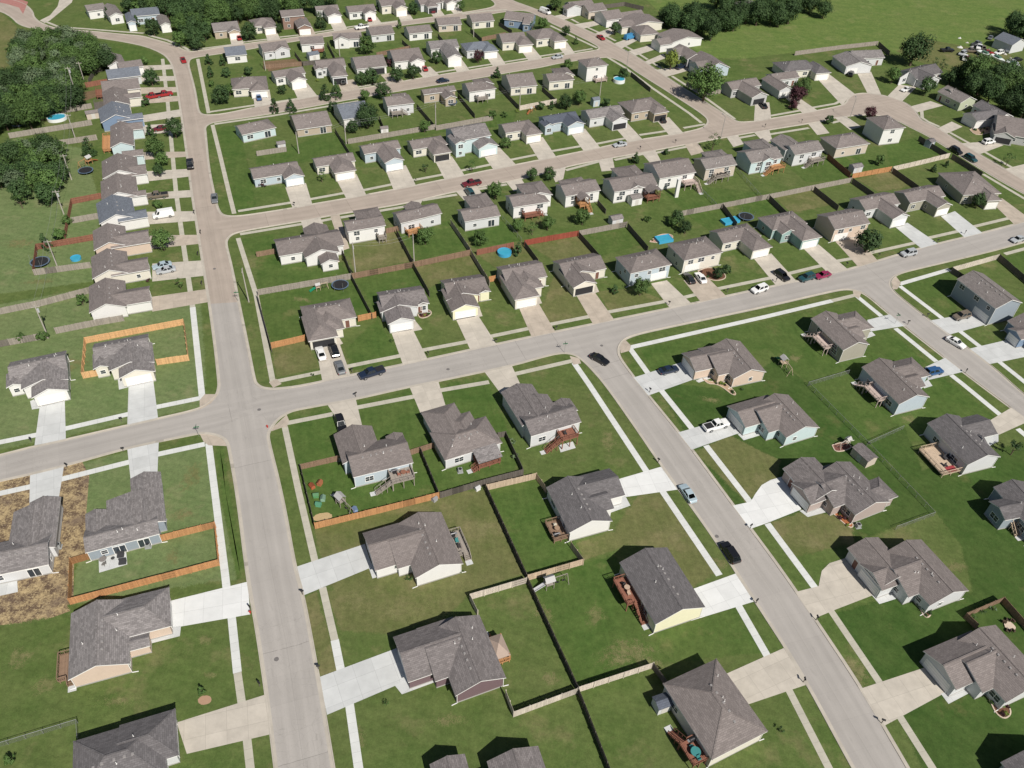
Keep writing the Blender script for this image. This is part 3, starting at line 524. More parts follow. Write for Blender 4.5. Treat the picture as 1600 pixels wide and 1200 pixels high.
# ------------------------------------------------------------------ pavements
WN, WO = C_WALK_NEW, C_WALK_OLD
WALKS = [(WO, [(445, 667), (466, 765), (494, 885)]), (WO, [(504, 918), (523, 1000)]), (WN, [(523, 1000), (533, 1050)]), (WN, [(546, 1100), (560, 1198), (575, 1290)]), (WN, [(326, 692), (352, 900), (354, 918)]), (WN, [(361, 955), (371, 1051)]), (WO, [(371, 1051), (378, 1100)]), (WO, [(386, 1155), (391, 1200), (402, 1290)]),
    (WN, [(301, 480), (316, 622)]), (WO, [(254, 92), (262, 160), (275, 300), (287, 385), (301, 480)]), (WO, [(360, 310), (366, 334)]), (WO, [(372, 372), (400, 460), (427, 600)]), (WO, [(309, 92), (326, 177)]), (WO, [(332, 195), (342, 235), (360, 310)]),
    (WO, [(432, 596), (504, 581)]), (WO, [(536, 574), (630, 555)]), (WO, [(656, 548), (735, 533)]), (WO, [(760, 527), (832, 512)]), (WO, [(854, 508), (924, 494)]), (WO, [(948, 488), (1045, 470)]), (WO, [(1068, 465), (1096, 458)]), (WO, [(1118, 452), (1215, 432)]), (WO, [(1230, 428), (1300, 411)]), (WO, [(1308, 408), (1342, 402)]), (WO, [(1356, 396), (1436, 378)]), (WO, [(1450, 372), (1503, 360)]), (WO, [(1522, 354), (1580, 340)]),
    (WO, [(449, 661), (520, 647)]), (WO, [(557, 637), (650, 619)]), (WO, [(688, 610), (764, 597)]), (WO, [(802, 585), (902, 562)]), (WN, [(984, 543), (1200, 494), (1300, 470)]), (WO, [(1300, 470), (1337, 461)]), (WN, [(1405, 444), (1484, 421)]), (WO, [(1570, 397), (1600, 389), (1650, 377)]),
    (WN, [(240, 637), (318, 621)]), (WN, [(101, 670), (201, 647)]), (WN, [(-60, 705), (0, 691), (60, 679)]), (WN, [(246, 710), (320, 694)]), (WN, [(95, 749), (202, 722)]), (WN, [(-60, 786), (0, 771), (50, 760)]),
    (WN, [(897, 567), (920, 600), (1013, 741)]), (WN, [(1034, 766), (1124, 899)]), (WN, [(1153, 945), (1200, 1027)]), (WO, [(1230, 1073), (1295, 1200), (1340, 1290)]), (WN, [(984, 544), (1013, 584)]), (WN, [(1030, 606), (1083, 672)]), (WN, [(1103, 696), (1173, 786)]), (WN, [(1199, 818), (1276, 922)]), (WO, [(1298, 954), (1378, 1072)]), (WO, [(1403, 1115), (1457, 1200), (1505, 1285)]),
    (WN, [(1339, 463), (1377, 494)]), (WN, [(1399, 513), (1463, 565)]), (WN, [(1486, 586), (1504, 600), (1566, 651)]), (WN, [(1590, 670), (1640, 712)]), (WN, [(1406, 447), (1473, 498)]), (WN, [(1498, 516), (1533, 543)]), (WN, [(1556, 561), (1640, 628)]),
    (WO, [(372, 330), (458, 316)]), (WO, [(481, 312), (541, 301)]), (WO, [(564, 298), (618, 287)]), (WO, [(643, 282), (696, 272)]), (WO, [(719, 267), (772, 256)]), (WO, [(797, 250), (842, 241)]), (WO, [(863, 236), (910, 228)]), (WO, [(931, 225), (977, 216)]), (WO, [(999, 211), (1046, 204)]), (WO, [(1068, 200), (1102, 194)]),
    (WO, [(375, 366), (472, 350)]), (WO, [(498, 346), (518, 342)]), (WO, [(532, 340), (637, 322)]), (WO, [(660, 313), (714, 304)]), (WO, [(746, 296), (792, 288)]), (WO, [(884, 266), (937, 252)]), (WO, [(960, 250), (1007, 240)]), (WO, [(1024, 239), (1074, 229)]), (WO, [(1152, 216), (1180, 211)]), (WO, [(1202, 210), (1264, 200)]), (WO, [(1300, 192), (1312, 189)]),
    (WO, [(893, 30), (904, 36)]), (WO, [(914, 41), (936, 51)]), (WO, [(945, 55), (962, 64)]), (WO, [(971, 69), (990, 79)]), (WO, [(998, 84), (1012, 93)]), (WO, [(1018, 97), (1034, 107)]), (WO, [(1050, 119), (1100, 151), (1148, 186)]), (WO, [(860, 40), (895, 57), (933, 75)]), (WO, [(950, 90), (977, 106), (1017, 136), (1077, 177), (1096, 192)]),
    (WO, [(673, 115), (716, 108)]), (WO, [(732, 106), (770, 100)]), (WO, [(788, 97), (826, 91)]), (WO, [(843, 88), (882, 82)]), (WO, [(897, 81), (926, 76)]), (WO, [(327, 175), (400, 164)]), (WO, [(428, 160), (467, 154)]), (WO, [(560, 136), (612, 127)]), (WO, [(335, 194), (425, 181), (560, 158)]), (WO, [(300, 78), (362, 70)]), (WO, [(378, 66), (420, 61)]), (WO, [(437, 58), (474, 54)]), (WO, [(490, 51), (524, 46)]), (WO, [(540, 43), (578, 37)]), (WO, [(595, 36), (627, 32)]), (WO, [(721, 22), (760, 17), (792, 15)]),
    (WO, [(1204, 181), (1254, 172)]), (WO, [(1265, 169), (1305, 162), (1313, 158), (1318, 151)]), (WO, [(1440, 172), (1441, 184), (1450, 190), (1468, 198)]), (WO, [(1484, 207), (1522, 228)]), (WO, [(1536, 236), (1585, 264)]), (WO, [(1536, 272), (1600, 310), (1640, 330)]), (WO, [(72, 34), (92, 42), (147, 46), (195, 50), (225, 52)]), (WO, [(232, 55), (262, 63), (288, 74), (296, 79)])]
def strip(name, P, w, mat, z):
    mb = MB(); s = 0; prev = None
    for i, p in enumerate(P):
        a = P[max(0, i - 1)]; b = P[min(len(P) - 1, i + 1)]; d = (b - a).normalized(); n = Vector((-d.y, d.x, 0)) * (w / 2)
        if i: s += (p - P[i - 1]).length
        cur = (p + n, p - n, s)
        if prev: mb.face([(v.x, v.y, z) for v in (prev[1], cur[1], cur[0], prev[0])], [(prev[2], .1), (s, .1), (s, .1 + w), (prev[2], .1 + w)])
        prev = cur
    o = mb.build(name, mat); o['kind'] = 'structure'
for k, (m, pts) in enumerate(WALKS): strip('sidewalk', [W(p) for p in pts], 1.3 if m is WN else 1.2, m, .0202 + .00003 * k)
# corner ramps where two pavements meet
for pts in ([(318, 690), (312, 678), (340, 681), (352, 690), (354, 697), (326, 696)], [(312, 625), (312, 640), (330, 630), (340, 616), (320, 616)], [(424, 670), (448, 648), (452, 658), (448, 668), (441, 668), (424, 674)], [(968, 542), (976, 530), (986, 540), (984, 548), (970, 552)], [(890, 556), (905, 560), (908, 568), (896, 570)],
            [(1332, 453), (1346, 457), (1342, 467), (1334, 462)], [(1393, 438), (1400, 432), (1408, 442), (1402, 452), (1395, 452)], [(427, 606), (420, 597), (432, 592), (440, 600)]):
    sheet('kerb_ramp', pts, C_OLD, .0285)

# ------------------------------------------------------------------ kerbs: flat gutter and a raised lip, dropped at the driveways
def kerb(P, side):
    mb = MB(); pts = [P[0]]
    for a, b in zip(P, P[1:]):
        n = max(1, int((b - a).length / .8))
        pts += [a + (b - a) * (k / n) for k in range(1, n + 1)]
    prof = None; s = 0
    for i, p in enumerate(pts):
        d = (pts[min(i + 1, len(pts) - 1)] - pts[max(i - 1, 0)]); d.normalize()
        n = Vector((-d.y, d.x, 0)) * side                 # towards the road
        if i: s += (p - pts[i - 1]).length
        low = any(inpoly(p, q) for q in DPOLY)
        h = .035 if low else .125
        cur = [(p + n * .48, .0168), (p + n * .02, .0158 if not low else .020), (p, h), (p - n * .16, h), (p - n * .18, -.02)]
        if prof:
            for j in range(4):
                q = [prof[j], cur[j], cur[j + 1], prof[j + 1]]
                if side > 0: q = q[::-1]
                mb.face([(v.x, v.y, z) for v, z in q], [(s, .3 + .3 * j)] * 4)
        prof = cur
    o = mb.build('kerb', C_KERB); o['kind'] = 'structure'
for k, sd in ((_s['K1'], -1), (_s['K2a'] + _s['K2b'][1:], -1), (_s['K3'], 1), (_s['K4a'] + _s['K4b'][1:], 1), (_s['K5'], -1), (_s['K6'], 1), (_s['K7'], 1), (_s['K8'], 1), (_s['K9'], -1), (_s['K10'], -1)):
    # the road lies to the right (-1) or to the left (+1) of the line
    kerb(k, sd)

# ------------------------------------------------------------------ houses
PITCH = .42
_proto = {}
def window_proto(w, h):
    k = ('w', round(w, 2), round(h, 2))
    if k not in _proto:
        f = MB(); t = .09
        f.box(-w / 2 - t, w / 2 + t, -.05, .01, h, h + t); f.box(-w / 2 - t, w / 2 + t, -.07, .01, -t, 0)
        f.box(-w / 2 - t, -w / 2, -.05, .01, 0, h); f.box(w / 2, w / 2 + t, -.05, .01, 0, h)
        if w > 1.3: f.box(-.035, .035, -.045, .01, 0, h)
        f.box(-w / 2, w / 2, -.04, .01, h * .5 - .025, h * .5 + .025)
        p = MB(); p.box(-w / 2, w / 2, -.025, .005, 0, h)
        _proto[k] = (f.mesh('window', TRIM), p.mesh('pane', GLASS))
    return _proto[k]
def door_proto(kind, w, h):
    k = (kind, round(w, 2), round(h, 2))
    if k not in _proto:
        f = MB()
        if kind == 'garage_door':
            f.box(-w / 2, w / 2, -.03, .01, 0, h)
            for s in (-1, 1): f.box(s * (w / 2 + .06) - .06, s * (w / 2 + .06) + .06, -.06, .01, 0, h + .1)
            f.box(-w / 2, w / 2, -.06, .01, h, h + .1)
            for i in range(1, 4): f.box(-w / 2, w / 2, -.036, -.03, h * i / 4 - .015, h * i / 4 + .015)
            _proto[k] = f.mesh('garage_door', GDOOR)
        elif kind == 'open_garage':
            f.box(-w / 2, w / 2, -.02, .01, 0, h)  # flat panel on the wall, its dark colour stands for the shaded interior
            _proto[k] = f.mesh('garage_shade_panel', GARAGE_SHADE)
        elif kind == 'sliding_door':
            f.box(-w / 2, w / 2, -.05, .01, h, h + .1); f.box(-w / 2 - .1, -w / 2, -.05, .01, 0, h + .1); f.box(w / 2, w / 2 + .1, -.05, .01, 0, h + .1); f.box(-.05, .05, -.05, .01, 0, h)
            f.box(-w / 2, w / 2, -.025, .005, 0, h, 1)
            _proto[k] = f.mesh('sliding_door', [TRIM, GLASS])
        else:
            f.box(-w / 2, w / 2, -.05, .01, 0, h); f.box(-w / 2 - .1, -w / 2, -.07, .01, 0, h + .1, 1); f.box(w / 2, w / 2 + .1, -.07, .01, 0, h + .1, 1); f.box(-w / 2, w / 2, -.07, .01, h, h + .1, 1)
            _proto[k] = f.mesh('front_door', [paint('door_paint', (.18, .09, .07), .5), TRIM])
    return _proto[k]
def vent_proto(kind):
    if kind not in _proto:
        f = MB()
        if kind == 'box':
            f.hexa([(-.2, -.2, -.1), (.2, -.2, -.1), (.2, .2, -.1), (-.2, .2, -.1)], [(-.17, -.17, .11), (.17, -.17, .11), (.17, .17, .11), (-.17, .17, .11)])
            _proto[kind] = f.mesh('roof_vent', paint('vent_grey', (.27, .255, .25), .6))
        else:
            f.tube((0, 0, -.2), (0, 0, .45), .055, n=6); f.tube((0, 0, -.1), (0, 0, .08), .14, .07, n=8)
            _proto[kind] = f.mesh('vent_pipe', paint('pipe_white', (.75, .74, .72), .5))
    return _proto[kind]
SIDES = {'S': ((0, -1), 0.0), 'E': ((1, 0), R(90)), 'N': ((0, 1), R(180)), 'W': ((-1, 0), R(-90))}
HOUSES = []
def house(label, A, B, far, mt, wings=(), wall='white', roof='gb', h=2.9, front='S', g=0, det=1, deck=None, open_garage=False, chimney=None, feats=(), blank='', name='house', pitch=PITCH, single=False, wallmix=None):
    a = W(A, h); b = W(B, h); a.z = b.z = 0
    eu = (b - a); L = eu.length; eu /= L; ev = Vector((-eu.y, eu.x, 0)); ang = math.atan2(eu.y, eu.x)
    def loc(p, z=None):
        q = W(p, h if z is None else z); q.z = 0; q -= a; return q.dot(eu), q.dot(ev)
    fv = loc(far)[1]
    cu, cv = L / 2, fv / 2
    o = a + eu * cu + ev * cv
    root = empty(name, (o.x, o.y, 0), ang); tag(root, label, 'house', 'houses on the estate')
    def lc(p, z=None):
        u, v = loc(p, z); return u - cu, v - cv
    mu0, mu1, mv0, mv1 = -L / 2, L / 2, -abs(fv) / 2, abs(fv) / 2
    def spec(t, u0, u1, v0, v1, main):
        ends = ['g', 'g']
        if t in ('h',): ax = 'x' if (u1 - u0) >= (v1 - v0) else 'y'; ends = ['h', 'h']
        elif t[0] == 'x' or t[0] == 'y':
            ax = t[0]
            if len(t) == 3: ends = list(t[1:])
        elif t in ('hx', 'hy'):
            ax = t[1]; ends = ['h', 'h']
        return ax, ends
    rects = []
    ax, e = spec(mt, mu0, mu1, mv0, mv1, True)
    rects.append([mu0, mu1, mv0, mv1, ax, e, h, pitch])
    mhalf = ((mv1 - mv0) if ax == 'x' else (mu1 - mu0)) / 2
    for k, wg in enumerate(wings):
        t = wg[2]; dh = wg[3] if len(wg) > 3 else 0
        if len(wg[0]) == 4: u0, u1, v0, v1 = wg[0]
        else:
            p, q = lc(wg[0]), lc(wg[1]); u0, u1 = sorted((p[0], q[0])); v0, v1 = sorted((p[1], q[1]))
        wx, we = spec(t, u0, u1, v0, v1, False)
        mcu, mcv = 0, 0
        if t != 'f':
            if wx == 'y':
                if v0 < mv0 + .1 and v1 < 0.5 * mv1: v1 = max(v1, -.02 - .05 * k); we[1] = 'g'
                elif v1 > mv1 - .1 and v0 > .5 * mv0: v0 = min(v0, .02 + .05 * k); we[0] = 'g'
            else:
                if u1 > mu1 - .1 and u0 > .5 * mu0: u0 = min(u0, .02 + .05 * k); we[0] = 'g'
                elif u0 < mu0 + .1 and u1 < .5 * mu1: u1 = max(u1, -.02 - .05 * k); we[1] = 'g'
        half = ((v1 - v0) if wx == 'x' else (u1 - u0)) / 2
        hh = h + dh - .017 * (k + 1)
        pp = min(pitch - .004 * (k + 1), max(.16, (h + mhalf * pitch - .05 - .03 * k - hh) / max(half, .1)))
        rects.append([u0, u1, v0, v1, wx, we, hh, pp])
    rm, tm, wm, fm, rc = MB(), MB(), MB(), MB(), MB()
    T = .17
    walls = []
    for k, (u0, u1, v0, v1, ax, e, z, p) in enumerate(rects):
        if ax == 'x': a0, a1, b0, b1 = u0, u1, v0, v1; P = lambda A_, B_, Z_: (A_, B_, Z_)
        else: a0, a1, b0, b1 = v0, v1, u0, u1; P = lambda A_, B_, Z_: (B_, A_, Z_)
        hb = (b1 - b0) / 2; bc = (b0 + b1) / 2
        r0 = a0 + (hb if e[0] == 'h' else 0); r1 = a1 - (hb if e[1] == 'h' else 0)
        if r0 > r1: r0 = r1 = (r0 + r1) / 2
        zr = z + hb * p; sl = math.hypot(1, p); off = k * 3.7
        def add(mbx, pts, uv, dz=0.0, rev=False):
            pts = [P(x, y, zz + dz) for x, y, zz in pts]
            n = (Vector(pts[1]) - Vector(pts[0])).cross(Vector(pts[2]) - Vector(pts[0]))
            up = n.z > 0
            if up == rev: pts = pts[::-1]; uv = uv[::-1]
            mbx.face(pts, uv)
        def slope(pts, uvf):
            uv = [uvf(*q) for q in pts]
            add(rm, pts, uv); add(tm, pts, uv, -T, True)
        slope([(a0, b0, z), (a1, b0, z), (r1, bc, zr), (r0, bc, zr)], lambda x, y, zz: (x + off, (y - b0) * sl))
        slope([(a1, b1, z), (a0, b1, z), (r0, bc, zr), (r1, bc, zr)], lambda x, y, zz: (x + off + 9, (b1 - y) * sl))
        if e[0] == 'h': slope([(a0, b1, z), (a0, b0, z), (r0, bc, zr)], lambda x, y, zz: (y + off, (x - a0) * sl))
        if e[1] == 'h': slope([(a1, b0, z), (a1, b1, z), (r1, bc, zr)], lambda x, y, zz: (y + off, (a1 - x) * sl))
        outl = [(a0, b0, z), (a1, b0, z)] + ([(a1, bc, zr)] if e[1] == 'g' else []) + [(a1, b1, z), (a0, b1, z)] + ([(a0, bc, zr)] if e[0] == 'g' else [])
        for q, s in zip(outl, outl[1:] + outl[:1]):
            f = [P(q[0], q[1], q[2] - T), P(s[0], s[1], s[2] - T), P(*s), P(*q)]
            if ax == 'y': f = f[::-1]
            tm.face(f)
        if det:
            rc.bar(Vector(P(r0, bc, zr + .012)), Vector(P(r1, bc, zr + .012)), .26, .05)
            for (aa, rr_, ee) in ((a0, r0, e[0]), (a1, r1, e[1])):
                if ee == 'h':
                    for bb in (b0, b1): rc.bar(Vector(P(aa, bb, z + .01)), Vector(P(rr_, bc, zr + .01)), .24, .04)
        ie = .38 + .012 * k; ig = .28 + .012 * k
        i0 = ig if e[0] == 'g' else ie; i1 = ig if e[1] == 'g' else ie
        x0, x1, y0, y1 = a0 + i0, a1 - i1, b0 + ie, b1 - ie
        hw = z - T + ie * p - .015; zt = zr - T - .02
        def wallq(pts): 
            q = [P(*t) for t in pts]
            if ax == 'y': q = q[::-1]
            wm.face(q)
        wallq([(x0, y0, 0), (x1, y0, 0), (x1, y0, hw), (x0, y0, hw)])
        wallq([(x1, y1, 0), (x0, y1, 0), (x0, y1, hw), (x1, y1, hw)])
        for xx, ee, rv in ((x1, e[1], False), (x0, e[0], True)):
            q = [(xx, y0, 0), (xx, y1, 0), (xx, y1, hw)] + ([(xx, bc, zt)] if ee == 'g' else []) + [(xx, y0, hw)]
            wallq(q[::-1] if rv else q)
        c0, c1, d0, d1 = (x0, x1, y0, y1) if ax == 'x' else (y0, y1, x0, x1)
        walls.append((c0, c1, d0, d1, hw, z))
        if det: fm.box(c0 - .03, c1 + .03, d0 - .03, d1 + .03, -.05, .28 - .012 * k)
    rm.build('roof', ROOFS[roof], root); tm.build('roof_trim', TRIM, root); wm.build('wall', WALLS[wall], root)
    if det: fm.build('foundation', FOUND, root); rc.build('ridge_cap', ROOFS[roof], root)
    def roofz(u, v):
        best = 0
        for (u0, u1, v0, v1, ax, e, z, p) in rects:
            if u0 <= u <= u1 and v0 <= v <= v1:
                if ax == 'x': d = min(v - v0, v1 - v); d = min([d] + ([u - u0] if e[0] == 'h' else []) + ([u1 - u] if e[1] == 'h' else []))
                else: d = min(u - u0, u1 - u); d = min([d] + ([v - v0] if e[0] == 'h' else []) + ([v1 - v] if e[1] == 'h' else []))
                best = max(best, z + d * p)
        return best
    def free(u, v, skip):
        return not any(i != skip and c0 - .1 < u < c1 + .1 and d0 - .1 < v < d1 + .1 for i, (c0, c1, d0, d1, _, _) in enumerate(walls))
    def at(i, side, s):
        c0, c1, d0, d1, hw, z = walls[i]
        if side == 'S': return (c0 + (c1 - c0) * s, d0)
        if side == 'N': return (c0 + (c1 - c0) * s, d1)
        if side == 'E': return (c1, d0 + (d1 - d0) * s)
        return (c0, d0 + (d1 - d0) * s)
    def put_window(i, side, s, z, w, hh):
        u, v = at(i, side, s); (ox, oy), rz = SIDES[side]
        if not free(u + ox * .35, v + oy * .35, i): return False
        fm_, pm = window_proto(w, hh)
        f = link('window', fm_, root, (u, v, z), rz); link('pane', pm, f); return True
    def put_door(kind, i, side, s, w, hh, z=0.02):
        u, v = at(i, side, s); (ox, oy), rz = SIDES[side]
        if not free(u + ox * .35, v + oy * .35, i): return False
        nm = {'garage_door': 'garage_door', 'open_garage': 'garage_shade_panel', 'sliding_door': 'sliding_door', 'front_door': 'front_door'}[kind]
        link(nm, door_proto(kind, w, hh), root, (u, v, z), rz); return True
    rr = random.Random(len(HOUSES) * 13 + 5)
    gi = g if g is not None and g < len(rects) else None
    if gi is not None:
        c0, c1, d0, d1, hw, z = walls[gi]; Lw = (c1 - c0) if front in 'SN' else (d1 - d0)
        if single or Lw > 9:
            put_door('open_garage' if open_garage else 'garage_door', gi, front, (2.9 / Lw) if rr.random() < .5 else 1 - 2.9 / Lw, 4.4, 2.15, .06)
        else:
            put_door('open_garage' if open_garage else 'garage_door', gi, front, .5, min(4.9, Lw - .7), 2.15, .06)
    rear = {'S': 'N', 'N': 'S', 'E': 'W', 'W': 'E'}[front]
    for side in 'SENW':
        if side in blank: continue
        for i, (c0, c1, d0, d1, hw, z) in enumerate(walls):
            Lw = (c1 - c0) if side in 'SN' else (d1 - d0)
            if Lw < 2.2: continue
            if side == front and i == gi and z < 4 and not single: continue
            isf = side in (front, rear)
            n = max(1, int(Lw / (3.4 if side == front else 4.3))) if isf else (1 if Lw > 5 and rr.random() < .35 else 0)
            levels = [1.0] if z < 3.9 else [.9, z - 1.75]
            for lv in levels:
                for k in range(n):
                    s = (k + .5) / n + (rr.random() - .5) * .08
                    if not isf: s = .3 + .4 * rr.random()
                    ww = rr.choice((.95, 1.5, 1.8)) if isf else .8
                    if isf and side == front and lv < 1.2 and i == gi: continue
                    if isf and k == n - 1 and n > 1 and side == front and lv < 1.2: put_door('front_door', i, side, s, .95, 2.05, .12)
                    elif side == rear and k == n // 2 and n > 1 and (len(levels) == 1 or lv > 1.2) and not deck: put_door('sliding_door', i, side, s, 1.8, 2.0, .15 if lv < 1.2 else lv - .35)
                    else: put_window(i, side, s, lv, min(ww, Lw * .5), 1.15 if ww > 1 else .9)
    for f in feats:
        if f[0] == 'w': put_window(*f[1:])
        else: put_door(*f)
    # vents and pipes along the ridge
    if det:
        u0, u1, v0, v1, ax, e, z, p = rects[0]
        nv = 5 if det == 2 else 3
        back = 1 if front in 'SW' else -1
        for k in range(nv):
            s = .22 + .56 * (k + .3 * rr.random()) / nv
            if ax == 'x': q = (u0 + (u1 - u0) * s, back * .75)
            else: q = (back * -.75, v0 + (v1 - v0) * s)
            link('roof_vent', vent_proto('box'), root, (*q, roofz(*q)))
        for k in range(3 if det == 2 else 2):
            q = (u0 + (u1 - u0) * (.15 + .7 * rr.random()), v0 + (v1 - v0) * (.18 + .64 * rr.random()))
            link('vent_pipe', vent_proto('pipe'), root, (*q, roofz(*q)))
    if det == 2:
        c0, c1, d0, d1, hw, z = walls[0]
        for (x, y) in ((c0, d0), (c1, d0), (c0, d1), (c1, d1)):
            if not free(x + (.4 if x > 0 else -.4), y + (.4 if y > 0 else -.4), 0): continue
            sx = 1 if x > 0 else -1; sy = 1 if y > 0 else -1
            m = MB(); m.box(x + sx * .05 - .04, x + sx * .05 + .04, y + sy * .05 - .04, y + sy * .05 + .04, .1, hw)
            m.bar((x + sx * .05, y + sy * .05, .1), (x + sx * .95, y + sy * .12, .05), .1); m.build('downspout', TRIM, root)
    if chimney:
        u, v = lc(chimney[0], chimney[1]); m = MB(); m.box(u - .55, u + .55, v - .35, v + .35, 0, chimney[1] + .6); m.box(u - .62, u + .62, v - .42, v + .42, chimney[1] + .6, chimney[1] + .72)
        m.build('chimney', WALLS[wall], root)
    for dk in (deck or ()):
        make_deck(root, walls[0], *dk)
    HOUSES.append((root, lc, roofz, rects, ang))
    return root
DECKS = []
def make_deck(root, wl, side, f0, f1, depth, z, kind='brown', stairs=None, cover=None):
    c0, c1, d0, d1, hw, _ = wl
    if side == 'S': u0, u1, v0, v1 = c0 + (c1 - c0) * f0, c0 + (c1 - c0) * f1, d0 - depth, d0 - .02
    elif side == 'N': u0, u1, v0, v1 = c0 + (c1 - c0) * f0, c0 + (c1 - c0) * f1, d1 + .02, d1 + depth
    elif side == 'E': u0, u1, v0, v1 = c1 + .02, c1 + depth, d0 + (d1 - d0) * f0, d0 + (d1 - d0) * f1
    else: u0, u1, v0, v1 = c0 - depth, c0 - .02, d0 + (d1 - d0) * f0, d0 + (d1 - d0) * f1
    m = WOOD[kind]
    f = MB(); f.box(u0, u1, v0, v1, z - .06, z)
    floor = f.build('deck', m, root); DECKS.append((root, (u0, u1, v0, v1), z))
    fr = MB(); fr.box(u0 + .05, u1 - .05, v0 + .05, v1 - .05, z - .28, z - .06); fr.build('deck_frame', m, floor)
    for x in (u0 + .12, (u0 + u1) / 2, u1 - .12):
        for y in (v0 + .12, v1 - .12):
            if z > .5:
                k = MB(); k.box(x - .07, x + .07, y - .07, y + .07, 0, z - .28); k.build('post', m, floor)
    house_side = {'S': 2, 'N': 0, 'E': 3, 'W': 1}[side]
    sides = [((u0, v0), (u1, v0)), ((u1, v0), (u1, v1)), ((u1, v1), (u0, v1)), ((u0, v1), (u0, v0))]
    gap = {'S': 0, 'E': 1, 'N': 2, 'W': 3}
    rm_ = MB()
    for i, (s, e) in enumerate(sides):
        if i == house_side: continue
        d = Vector((e[0] - s[0], e[1] - s[1])); L = d.length; d /= L
        t0, t1 = 0, L
        if stairs and gap[stairs[0]] == i: t0, t1 = {'S': (0, L - 1.2), 'N': (0, L - 1.2), 'E': (0, L - 1.2), 'W': (0, L - 1.2)}[stairs[0]]
        if t1 - t0 < .2: continue
        A = (s[0] + d.x * t0, s[1] + d.y * t0); B = (s[0] + d.x * t1, s[1] + d.y * t1)
        rm_.bar((*A, z + .95), (*B, z + .95), .13, .05); rm_.bar((*A, z + .15), (*B, z + .15), .05, .08)
        n = max(2, int((t1 - t0) / .26))
        for k in range(n + 1):
            x, y = A[0] + (B[0] - A[0]) * k / n, A[1] + (B[1] - A[1]) * k / n; t = .05 if k % 6 == 0 else .02
            rm_.box(x - t, x + t, y - t, y + t, z, z + .93)
    rm_.build('railing', m, floor)
    if stairs:
        sd, run = stairs[0], stairs[1]
        st = MB(); n = max(2, int(z / .18)); dv = {'S': (0, -1), 'N': (0, 1), 'E': (1, 0), 'W': (-1, 0)}[sd]
        base = {'S': (u1 - .6, v0), 'N': (u0 + .6, v1), 'E': (u1, v1 - .6), 'W': (u0, v0 + .6)}[sd]
        px, py = -dv[1] * .55, dv[0] * .55
        for k in range(n):
            t0, t1 = run * k / n, run * (k + 1) / n; zz = z * (1 - (k + 1) / (n + 1))
            x0, y0 = base[0] + dv[0] * t0, base[1] + dv[1] * t0; x1, y1 = base[0] + dv[0] * t1, base[1] + dv[1] * t1
            xs = (x0 - abs(px), x0 + abs(px)) if dv[0] == 0 else sorted((x0, x1)); ys = (y0 - abs(py), y0 + abs(py)) if dv[1] == 0 else sorted((y0, y1))
            st.box(xs[0], xs[1], ys[0], ys[1], zz - .05, zz)
        for q in (-1, 1):
            bx, by = base[0] + px * q, base[1] + py * q
            st.bar((bx, by, z + .9), (bx + dv[0] * run, by + dv[1] * run, .9), .09, .06); st.bar((bx, by, z - .12), (bx + dv[0] * run, by + dv[1] * run, 0), .05, .24)
            for k in range(4):
                t = run * k / 3; x, y = bx + dv[0] * t, by + dv[1] * t; st.box(x - .05, x + .05, y - .05, y + .05, 0, z * (1 - k / 3) + .88)
        st.build('stairs', m, floor)
        pd = MB(); x, y = base[0] + dv[0] * (run + .45), base[1] + dv[1] * (run + .45); pd.box(x - .6, x + .6, y - .5, y + .5, -.02, .07); pd.build('landing', C_NEW, floor)
    if cover:
        cm = MB(); e = .25; zt = hw - .1
        for x in (u0 + .15, u1 - .15):
            for y in (v0 + .15, v1 - .15): cm.box(x - .07, x + .07, y - .07, y + .07, z, zt - .2)
        cm.build('porch_post', m, floor)
        rf = MB()
        if cover == 'roof':
            rf.hexa([(u0 - e, v0 - e, zt - .55), (u1 + e, v0 - e, zt - .55), (u1 + e, v1, zt + .15), (u0 - e, v1, zt + .15)], [(u0 - e, v0 - e, zt - .40), (u1 + e, v0 - e, zt - .40), (u1 + e, v1, zt + .30), (u0 - e, v1, zt + .30)])
            rf.build('porch_roof', ROOFS['gg'], floor)
        elif cover == 'gable':
            mu = (u0 + u1) / 2
            for a, b in ((u0 - e, mu), (mu, u1 + e)):
                za, zb = (zt - .3, zt + .6) if a < mu - .01 else (zt + .6, zt - .3)
                rf.hexa([(a, v0 - e, za), (b, v0 - e, zb), (b, v1, zb), (a, v1, za)], [(a, v0 - e, za + .14), (b, v0 - e, zb + .14), (b, v1, zb + .14), (a, v1, za + .14)])
            rf.build('porch_roof', ROOFS['br'], floor)
        else:
            mu, mv = (u0 + u1) / 2, (v0 + v1) / 2; k = [(u0, v0, zt - .4), (u1, v0, zt - .4), (u1, v1, zt - .4), (u0, v1, zt - .4)]
            for i in range(4): rf.face([k[i], k[(i + 1) % 4], (mu, mv, zt + .6)])
            for i in range(4): rf.face([k[(i + 1) % 4], k[i], (k[i][0], k[i][1], zt - .62), (k[(i + 1) % 4][0], k[(i + 1) % 4][1], zt - .62)])
            rf.build('canopy', paint('canvas_tan', (.36, .28, .23), .9), floor)
H = house

